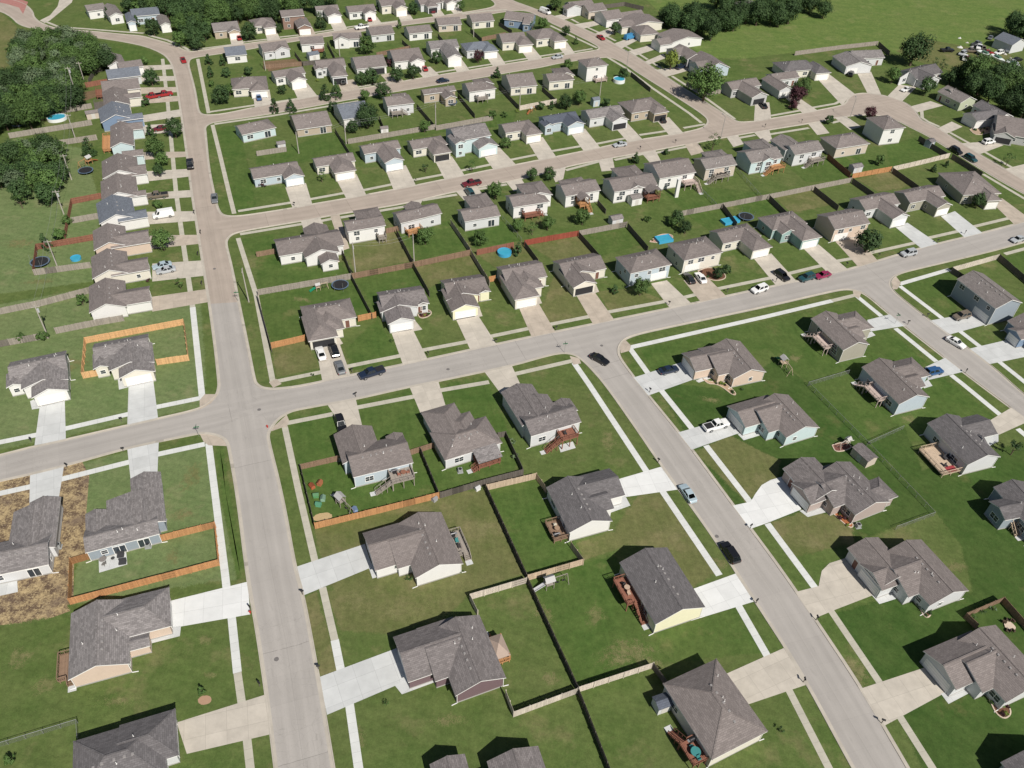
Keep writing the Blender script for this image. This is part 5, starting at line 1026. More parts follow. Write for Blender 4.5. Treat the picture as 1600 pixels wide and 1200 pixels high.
# ---- beyond the field
H('grey roofed farmhouse among dark trees beyond the field, top edge', (1150, 14), (1192, 10), (1188, 0), 'h', [], 'grey', 'gg', 3.2, 'S', None, 0)

# ------------------------------------------------------------------ fences
def fmesh_chain():
    n = NT('chain_link_wire'); u = n.uv(); s = n.sep(u)
    a = n.math('FRACT', n.math('MULTIPLY', n.math('ADD', s[0], s[1]), 9.0)); b = n.math('FRACT', n.math('MULTIPLY', n.math('SUBTRACT', s[0], s[1]), 9.0))
    w = n.math('MAXIMUM', n.math('LESS_THAN', a, .11), n.math('LESS_THAN', b, .11))
    n.l(w, n.b.inputs['Alpha']); m = n.out((.34, .35, .34), .5, .4); return m
CHAIN = fmesh_chain()
def fence(label, pts, kind='grey', h=1.8, rails=1, posts=True, chain=False, close=False):
    """pts: photo points along the top edge of the fence"""
    P = [W(p, h) for p in pts]
    if close: P.append(P[0])
    o = sum(P, Vector()) / len(P); o.z = 0
    root = empty('fence', (o.x, o.y, 0)); tag(root, label, 'fence', 'garden fences on the estate')
    near = mpp(pts[0]) < .19
    bm_, rm_ = MB(), MB(); m = None if chain else WOOD[kind]
    pk = (kind, chain, h)
    if pk not in _proto:
        f = MB()
        if chain: f.tube((0, 0, -.1), (0, 0, h + .03), .04, n=6)
        else: f.box(-.055, .055, -.055, .055, -.1, h + (.06 if near else .02)); 
        _proto[pk] = f.mesh('post', METAL if chain else m)
    rr = random.Random(len(label) * 7 + int(pts[0][0])); s = 0; npost = 0
    for a, b in zip(P, P[1:]):
        a = Vector((a.x - o.x, a.y - o.y, 0)); b = Vector((b.x - o.x, b.y - o.y, 0)); d = b - a; L = d.length
        if L < .05: continue
        d /= L; n = Vector((-d.y, d.x, 0)); k = max(1, round(L / 2.4)); ang = math.atan2(d.y, d.x)
        for i in range(k):
            p = a + d * (L * i / k); q = a + d * (L * (i + 1) / k); jz = rr.uniform(-.03, .03); l = L / k
            if chain:
                bm_.face([(p.x, p.y, .05), (q.x, q.y, .05), (q.x, q.y, h - .02), (p.x, p.y, h - .02)], [(s, 0), (s + l, 0), (s + l, h), (s, h)])
            elif near:
                nb = max(1, int(l / .148))
                for j in range(nb):
                    u0, u1 = l * j / nb + .006, l * (j + 1) / nb - .006; z1 = h + jz + rr.uniform(-.012, .012)
                    c = [p + d * u0 - n * .012, p + d * u1 - n * .012, p + d * u1 + n * .012, p + d * u0 + n * .012]
                    uo = s + j * .14 + .07
                    for e in range(4):
                        v, w_ = c[e], c[(e + 1) % 4]
                        bm_.face([(v.x, v.y, .04), (w_.x, w_.y, .04), (w_.x, w_.y, z1), (v.x, v.y, z1)], [(uo, 0), (uo + .01, 0), (uo + .01, h), (uo, h)])
                    bm_.face([(v.x, v.y, z1) for v in c], [(uo, 0)] * 4)
            else:
                c = [p - n * .02, q - n * .02, q + n * .02, p + n * .02]
                for e in range(4):
                    v, w_ = c[e], c[(e + 1) % 4]; ll = l if e % 2 == 0 else .04
                    bm_.face([(v.x, v.y, .04), (w_.x, w_.y, .04), (w_.x, w_.y, h + jz), (v.x, v.y, h + jz)], [(s, 0), (s + ll, 0), (s + ll, h), (s, h)])
                bm_.face([(v.x, v.y, h + jz) for v in c], [(s, 0)] * 4)
            if rails and not chain:
                for zz in (.35, .95, 1.55):
                    off = n * (.05 * rails); rm_.bar((p.x + off.x, p.y + off.y, zz), (q.x + off.x, q.y + off.y, zz), .04, .09)
            if posts and npost < 95:
                off = n * (.075 * (rails or 1)) if not chain else Vector()
                link('post', _proto[pk], root, (p.x + off.x, p.y + off.y, 0), ang); npost += 1
            s += l
        if chain: rm_.tube((a.x, a.y, h), (b.x, b.y, h), .03, n=5)
    if posts: link('post', _proto[pk], root, (P[-1].x - o.x, P[-1].y - o.y, 0), 0)
    bm_.build('wire_mesh' if chain else 'fence_boards', CHAIN if chain else m, root)
    if rm_.v: rm_.build('fence_rails', METAL if chain else m, root)
    return root
F = fence
F('bright orange new board fence wrapping the back yard of the beige house', [(153, 577), (126, 582), (131, 527), (286, 498), (293, 554), (243, 561)], 'fresh', 1.8, -1)
F('orange tan fence around the patio lawn of the blue grey house', [(250, 836), (334, 815), (340, 874), (106, 935), (108, 872), (143, 862)], 'orange', 1.8, 1)
F('weathered grey fence running left from the south end of the west row', [(-30, 487), (60, 469), (140, 448)], 'grey')
F('weathered grey fence with gaps below the white south end house', [(-30, 537), (72, 519)], 'grey'); F('grey fence piece touching the white south end house', [(84, 512), (150, 499), (191, 492)], 'grey')
F('reddish fence closing the yard with the small blue pool, west row', [(145, 366), (55, 381), (50, 421)], 'redbrown', 1.8, 1, False); F('grey fence along the near side of the small blue pool yard', [(50, 421), (140, 409)], 'grey', 1.8, 1, False)
F('short grey fence left of the blue grey roof in the west row', [(110, 340), (155, 332)], 'grey', 1.8, 1, False); F('rust red fence left of the pickup house in the west row', [(157, 301), (110, 310), (99, 365)], 'redbrown', 1.8, 1, False)
F('long grey fence just above the oval blue pool', [(17, 184), (70, 173), (142, 161)], 'grey', 1.8, 1, False); F('long grey fence just below the oval blue pool', [(12, 208), (142, 187)], 'grey', 1.8, 1, False); F('faint grey fence two yards below the oval pool', [(30, 228), (150, 210)], 'grey', 1.8, 1, False)
F('rusty fence near the woods at the north end of the west row', [(132, 129), (167, 123)], 'redbrown', 1.8, 1, False); F('dark short fence beside the white trailer at the woods', [(158, 103), (147, 107), (137, 124)], 'dark', 1.8, 1, False)
# middle block, south of the tan cross street
F('grey rear fence of the corner lot with trampoline', [(402, 452), (548, 427)], 'grey', 1.8, -1); F('smooth taupe rear fence between the plain white house and the grey gabled house', [(549, 427), (645, 409)], 'brown', 1.8, -1); F('brown streaked rear fence behind the yellow fronted house', [(646, 409), (735, 390)], 'brown', 1.8, -1)
F('red brown railed fence behind the round blue pool', [(745, 390), (803, 378)], 'redbrown', 1.8, 1, False)
F('deep red stained fence behind the garage open house', [(820, 375), (904, 360)], 'red', 1.8, 1); F('grey brown railed fence behind the light blue two level house', [(905, 360), (980, 346)], 'grey', 1.8, -1)
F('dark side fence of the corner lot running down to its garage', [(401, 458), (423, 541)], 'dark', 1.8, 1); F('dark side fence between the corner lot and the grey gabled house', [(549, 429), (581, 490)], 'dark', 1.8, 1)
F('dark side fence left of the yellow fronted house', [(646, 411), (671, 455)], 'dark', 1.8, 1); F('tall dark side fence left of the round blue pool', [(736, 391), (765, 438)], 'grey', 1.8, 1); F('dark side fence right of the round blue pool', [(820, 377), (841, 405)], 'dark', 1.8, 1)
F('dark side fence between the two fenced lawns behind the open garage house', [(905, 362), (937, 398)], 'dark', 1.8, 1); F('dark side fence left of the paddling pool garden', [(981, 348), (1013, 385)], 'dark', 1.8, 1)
F('orange fence joining the carport house to its side pavement', [(423, 535), (476, 523)], 'orange', 1.8, -1); F('orange fence between the carport house and the grey gabled house', [(559, 493), (587, 487)], 'orange', 1.8, -1)
F('tiny orange gate fence beside the yellow fronted house', [(764, 432), (774, 430)], 'orange', 1.8, -1)
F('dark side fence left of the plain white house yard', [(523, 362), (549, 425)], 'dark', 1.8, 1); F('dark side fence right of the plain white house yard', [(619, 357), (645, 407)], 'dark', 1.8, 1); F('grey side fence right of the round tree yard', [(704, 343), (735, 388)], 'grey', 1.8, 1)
F('short two rail fence left of the brick patio house', [(400, 394), (429, 389)], 'brown', 1.5, 1); F('short brown fence between the plain white house and the deck house', [(603, 357), (622, 353)], 'brown', 1.6, 1)
F('wire side fence behind the white house with round trees', [(785, 337), (815, 372)], 'grey', 1.3, 0, True, True); F('short dark fence beside the white garden shed', [(934, 312), (947, 327)], 'dark', 1.6, 1)
F('long grey railed fence between the two rows, left half', [(1062, 330), (1130, 317), (1202, 303)], 'grey', 1.8, 1); F('long grey railed fence between the two rows, right half', [(1203, 303), (1262, 291), (1332, 277)], 'grey', 1.8, 1)
F('rusty orange fence below the pyramid roofed house', [(1333, 271), (1394, 260)], 'orange', 1.8, -1); F('pale grey railed fence reaching the far right street', [(1396, 260), (1440, 250), (1485, 239)], 'pale', 1.8, -1)
for i, (a, b, lab) in enumerate([((1130, 318), (1152, 347), 'dark side fence right of the bright green lawn'), ((1203, 305), (1230, 331), 'dark side fence between trampoline lawn and olive lawn'), ((1273, 291), (1311, 321), 'dark side fence by the pale stone gate between the rows'), ((1333, 278), (1366, 301), 'dark side fence above the white house with blue shaded end'), ((1396, 262), (1436, 290), 'dark side fence above the olive green house')]):
    F(lab, [a, b], 'dark', 1.8, 1)
F('dark solid fence along the street by the tall white corner house', [(1437, 212), (1481, 239)], 'dark', 1.8, 1); F('dark solid fence along the far right street above the chimney roof', [(1489, 240), (1536, 269)], 'dark', 1.8, 1)
F('wire fence between the red lattice porch yard and its right neighbour', [(1087, 285), (1120, 318)], 'grey', 1.2, 0, True, True); F('wire fence between the charcoal deck yard and the orange deck yard', [(1152, 262), (1190, 305)], 'grey', 1.2, 0, True, True)
F('dark brown fence left of the pyramid roofed house', [(1294, 240), (1330, 270)], 'redbrown', 1.8, 1, False)
# upper blocks
F('long weathered fence behind the blue roofed white house', [(543, 217), (610, 206), (680, 194)], 'grey', 1.8, -1, False); F('weathered fence behind the tall pale blue house', [(681, 196), (770, 180)], 'grey', 1.8, -1, False); F('pale fence behind the dark slate roof', [(812, 165), (870, 154)], 'pale', 1.8, -1, False)
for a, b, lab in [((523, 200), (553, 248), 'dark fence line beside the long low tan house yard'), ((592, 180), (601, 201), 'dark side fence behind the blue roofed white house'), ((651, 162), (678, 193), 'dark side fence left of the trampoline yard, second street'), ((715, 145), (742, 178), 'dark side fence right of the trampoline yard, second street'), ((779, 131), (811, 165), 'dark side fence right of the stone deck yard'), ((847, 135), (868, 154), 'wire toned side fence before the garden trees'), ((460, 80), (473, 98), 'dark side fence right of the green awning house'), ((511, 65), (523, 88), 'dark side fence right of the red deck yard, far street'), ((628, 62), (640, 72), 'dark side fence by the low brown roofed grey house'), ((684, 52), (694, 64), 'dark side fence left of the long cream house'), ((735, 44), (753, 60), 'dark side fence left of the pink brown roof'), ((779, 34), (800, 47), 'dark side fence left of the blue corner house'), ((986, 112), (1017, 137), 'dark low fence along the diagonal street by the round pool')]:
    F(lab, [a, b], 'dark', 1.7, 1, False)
F('brown fence at the red soil yard, far block', [(411, 101), (471, 96)], 'brown', 1.7, -1, False); F('dark fence right of the red soil yard, far block', [(471, 96), (536, 89)], 'dark', 1.7, -1, False); F('brown fence in the middle of the far block', [(588, 82), (641, 71)], 'brown', 1.7, -1, False); F('brown fence behind the brown hip roofs, far block', [(753, 58), (790, 50)], 'brown', 1.7, -1, False)
F('grey fence piece left of the low tan house', [(400, 236), (447, 229)], 'grey', 1.7, 1, False)
F('grey fence around the tree by the open gabled garage', [(1073, 127), (1102, 142), (1127, 139)], 'grey', 1.8, 1, False); F('grey board fence along the field behind the dark grey house', [(1243, 80), (1310, 71), (1373, 64)], 'grey', 1.8, -1, False); F('dark fence down from the field to the big round tree', [(1374, 65), (1391, 80)], 'dark', 1.8, 1, False)
F('dark brown fence at the field by the third diagonal street house', [(938, 8), (976, 3), (1006, 10)], 'dark', 1.8, 1, False)
# near blocks
F('long orange cedar fence closing the toy yard of the light blue house', [(491, 817), (590, 793), (686, 769)], 'orange', 1.8, 1); F('dark side fence between the toy yard and the pavement', [(469, 725), (491, 816)], 'dark', 1.8, -1)
F('two rail brown fence left of the light blue house', [(469, 725), (531, 711)], 'brown', 1.6, -1); F('two rail brown fence right of the light blue house', [(640, 703), (679, 691)], 'brown', 1.6, -1); F('dark grey fence behind the covered porch yard', [(688, 769), (760, 748), (818, 733)], 'dark', 1.8, 1)
F('dark side fence between the toy yard and porch yard', [(657, 699), (685, 766)], 'dark', 1.8, -1); F('dark fence around the garden right of the covered porch house', [(778, 676), (790, 674), (817, 731)], 'dark', 1.6, 1)
F('tan new fence closing the middle green yard along its top', [(760, 757), (838, 739), (854, 761)], 'tan', 1.8, 1); F('long dark grey fence on the left side of the middle green yard', [(760, 758), (823, 895)], 'dark', 1.8, -1); F('pale tan fence at the foot of the middle green yard', [(892, 846), (912, 873), (825, 898)], 'tan', 1.8, 1)
F('pale railed fence behind the mauve house, top of its yard', [(746, 953), (734, 928), (823, 902)], 'pale', 1.8, -1); F('long dark fence right of the mauve house yard', [(825, 902), (904, 1072)], 'dark', 1.8, -1)
F('pale railed fence below the dry grass patch', [(905, 1073), (1022, 1035)], 'pale', 1.8, -1); F('dark fence end beside the small slate shed', [(1022, 1036), (1043, 1064)], 'dark', 1.8, -1); F('pale board fence at the foot of the mauve house yard', [(790, 1078), (803, 1112), (903, 1075)], 'pale', 1.8, 1)
F('dark fence running off the bottom edge below the dry grass patch', [(905, 1076), (950, 1190), (985, 1280)], 'dark', 1.8, -1)
F('white washed fence along the right cross street by the two storey house', [(1490, 417), (1562, 397)], 'pale', 1.8, 1); F('dark slate fence left of the two storey house', [(1489, 418), (1513, 433)], 'dark', 1.8, 1); F('dark slate fence running right behind the two storey house', [(1563, 397), (1625, 450)], 'dark', 1.8, 1)
F('thin wire fence behind the olive house', [(1402, 822), (1462, 800), (1357, 690), (1264, 597), (1328, 578)], 'grey', 1.2, 0, True, True); F('thin wire fence beside the slate deck house', [(1357, 690), (1413, 665)], 'grey', 1.2, 0, True, True)
F('thin wire fence at the lower left lawn', [(-20, 1166), (118, 1124), (120, 1152)], 'grey', 1.2, 0, True, True)
F('brown fence framing the vegetable bed, lower right', [(1530, 975), (1512, 958), (1570, 933), (1620, 990)], 'brown', 1.6, 1)

# ------------------------------------------------------------------ trees and shrubs
def leafmat(name, dark, light):
    n = NT(name); p = n.pos(); f = n.noise(p, .55, 3, .6); g = n.noise(p, 3.0, 2)
    c = n.mix(n.ramp(f, .3, .7), dark, light); k = n.math('ADD', n.math('MULTIPLY', n.rand(), .45), n.math('ADD', n.math('MULTIPLY', g, .55), .5))
    c2 = n.n('ShaderNodeVectorMath', operation='SCALE'); n.l(c, c2.inputs[0]); n.l(k, c2.inputs['Scale'])
    return n.out(c2.outputs[0], .7)
LEAF = {'d': leafmat('leaf_dark', (0.027, 0.057, 0.019), (0.054, 0.097, 0.030)), 'm': leafmat('leaf_mid', (0.049, 0.095, 0.024), (0.092, 0.155, 0.041)), 'y': leafmat('leaf_yellow_green', (0.115, 0.155, 0.027), (0.203, 0.257, 0.047)), 'p': leafmat('leaf_purple', (0.041, 0.016, 0.022), (0.084, 0.032, 0.038)), 'g': leafmat('leaf_grey_green', (0.074, 0.115, 0.061), (0.135, 0.182, 0.095))}
BARK = paint('bark', (.13, .095, .07), .95, var=.35)
def crown_mesh(kind, r, h, seed):
    q = random.Random(seed); mb = MB()
    lf = .26 if r < 1.6 else (.36 if r < 3 else .46)
    ncl = int({'c': 40, 'b': 40, 's': 15}[kind] * max(.7, (r / 2.2) ** 1.25)); per = int(44 if kind != 's' else 20)
    for i in range(ncl):
        if kind == 'c':
            t = q.random() ** .75; zz = -h * .5 + h * (1 - t) * 1.0; rad = r * (t * .95 + .08); a = q.uniform(0, 6.283)
            k = .35 + .65 * math.sqrt(q.random()); c = Vector((math.cos(a) * rad * k, math.sin(a) * rad * k, zz)); cr = r * .26
        else:
            d = Vector((q.gauss(0, 1), q.gauss(0, 1), q.gauss(.15, .9))).normalized(); k = (.50 + .42 * q.random()) * (1 + .22 * math.sin(d.x * 4 + seed) * math.cos(d.y * 5 + seed))
            c = Vector((d.x * r * k, d.y * r * k, d.z * h * .5 * k)); cr = r * q.uniform(.24, .36)
        for j in range(per):
            d = Vector((q.gauss(0, 1), q.gauss(0, 1), q.gauss(0, .85))).normalized() * cr * (q.random() ** .4)
            p = c + d; n = (d.normalized() * .9 + c.normalized() * .5 + Vector((q.gauss(0, .4), q.gauss(0, .4), .35 + q.gauss(0, .4)))).normalized()
            a = n.cross(Vector((q.gauss(0, 1), q.gauss(0, 1), q.gauss(0, 1)))).normalized(); b = n.cross(a)
            s = lf * q.uniform(.55, 1.15); t = s * q.uniform(.55, .9)
            mb.face([p - a * s * .5 - b * t * .25, p - b * t * .6, p + a * s * .5 - b * t * .2, p + a * s * .35 + b * t * .45, p - a * s * .3 + b * t * .5])
    return mb.mesh('crown', LEAF['m'])
def trunk_mesh(kind, r, h, seed):
    q = random.Random(seed); mb = MB(); t = max(.05, r * .06)
    top = h if kind == 'c' else h * .62
    mb.tube((0, 0, -.1), (0, 0, top * .55), t * 1.3, t, 7); mb.tube((0, 0, top * .55), (q.uniform(-.1, .1), q.uniform(-.1, .1), top), t, t * .35, 6)
    if kind != 'c':
        for i in range(6):
            a = i * 1.05 + q.random(); z0 = top * q.uniform(.4, .8); e = Vector((math.cos(a) * r * .6, math.sin(a) * r * .6, z0 + r * q.uniform(.4, .8)))
            mb.tube((0, 0, z0), e, t * .5, t * .15, 5)
    return mb.mesh('trunk', BARK)
TP = {}
def tproto(kind, size, v):
    key = (kind, size, v)
    if key not in TP:
        r = {'S': 1.2, 'M': 2.5, 'L': 4.4}[size]; h = {'b': 1.9, 'c': 2.7, 's': 2.2}[kind] * r
        TP[key] = (crown_mesh(kind, r, h, 11 + v * 7 + ord(size)), trunk_mesh(kind, r, h * .5 + {'b': .45, 'c': .5, 's': .9}[kind] * r, v), r, h)
    return TP[key]
tcount = [0]
def tree(p, wpx, kind='b', leaf='m', label=None, group=None, name='tree', zr=1.0):
    """p: photo point of the crown's middle, wpx: crown width in photo pixels"""
    q = random.Random(tcount[0] * 31 + 3); tcount[0] += 1
    r = max(.45, wpx * mpp(p) / 2)
    size = 'S' if r < 1.7 else ('M' if r < 3.4 else 'L'); cm, tm, pr, ph = tproto(kind, size, tcount[0] % 3)
    s = r / pr; H = ph * s * zr
    zc = H * .5 + {'b': .32, 'c': .02, 's': .5}[kind] * r
    if name == 'shrub': zc = H * .36
    g = W(p, zc)
    root = empty(name, (g.x, g.y, 0), q.uniform(0, 6.28)); tag(root, label, 'shrub' if name == 'shrub' else 'tree', group)
    c = link('crown', cm, root, (0, 0, zc), 0, (s * q.uniform(.92, 1.08), s * q.uniform(.92, 1.08), s * zr))
    c.material_slots[0].link = 'OBJECT'; c.material_slots[0].material = LEAF[leaf]
    if name != 'shrub': link('trunk', tm, root, (0, 0, 0), 0, (s, s, s * zr))
    return root
def woods(poly, n, w0, w1, label, group, leaves='ddm', seed=1, zr=(.85, 1.2)):
    q = random.Random(seed); P = [Vector((*p, 0)) for p in poly]; xs = [p.x for p in P]; ys = [p.y for p in P]; done = []; tries = 0
    while len(done) < n and tries < 6000:
        tries += 1
        c = Vector((q.uniform(min(xs), max(xs)), q.uniform(min(ys), max(ys)), 0))
        if not inpoly(c, P) or any(abs(c.x - d.x) < w0 * .42 and abs(c.y - d.y) < w0 * .30 for d in done): continue
        done.append(c)
    for c in sorted(done, key=lambda v: v.y):
        tree((c.x, c.y), q.uniform(w0, w1), 'b', q.choice(leaves), label, group, zr=q.uniform(*zr))
woods([(24, 62), (60, 50), (140, 56), (160, 72), (172, 92), (120, 104), (28, 108)], 42, 24, 36, 'green tree in the upper woods left of the west row', 'upper woods left of the west row', 'dmmmgg', 2)
woods([(-20, 120), (60, 112), (118, 108), (120, 150), (60, 166), (18, 184), (-20, 200)], 38, 28, 42, 'tall dark tree in the middle woods left of the west row', 'middle woods left of the west row', 'ddmmg', 3)
woods([(-20, 236), (60, 222), (102, 226), (98, 268), (60, 300), (28, 296), (-20, 262)], 30, 26, 38, 'mid green tree in the lower grove left of the west row', 'lower grove left of the west row', 'dmmdg', 4)
woods([(268, 36), (300, 24), (330, 36), (322, 62), (298, 70), (278, 60)], 11, 20, 30, 'dark tree in the thicket at the far bend of the long street', 'thicket at the far bend', 'ddm', 5)
woods([(190, -6), (330, -6), (372, 8), (350, 26), (310, 20), (268, 18), (200, 12)], 22, 22, 32, 'tree in the far woods behind the bend, top edge', 'far woods at the top edge', 'dddm', 6)
woods([(340, -8), (520, -8), (512, 8), (470, 12), (440, 16), (372, 26), (350, 30)], 24, 20, 30, 'tree in the dark far woods behind the brown two storey house', 'far woods behind the farthest row', 'dddm', 7)
woods([(1030, 14), (1090, 18), (1150, 24), (1150, 42), (1090, 44), (1038, 32)], 16, 20, 30, 'dark cedar like tree in the left belt beyond the field', 'left tree belt beyond the field', 'ddd', 8)
woods([(1120, -8), (1290, -8), (1292, 16), (1240, 24), (1150, 26), (1130, 6)], 24, 20, 30, 'dark tree in the right belt around the farmhouse', 'right tree belt around the farmhouse', 'ddd', 9)
woods([(1512, 100), (1560, 104), (1640, 126), (1640, 170), (1560, 156), (1520, 132)], 22, 26, 38, 'dark tree in the woods at the right edge below the scrap yard', 'woods at the right edge', 'dddm', 10)
woods([(1580, 26), (1640, 20), (1640, 60), (1590, 52)], 5, 26, 34, 'dark tree at the top right corner beside the white barn', 'trees by the white barn', 'dd', 11)
T = tree
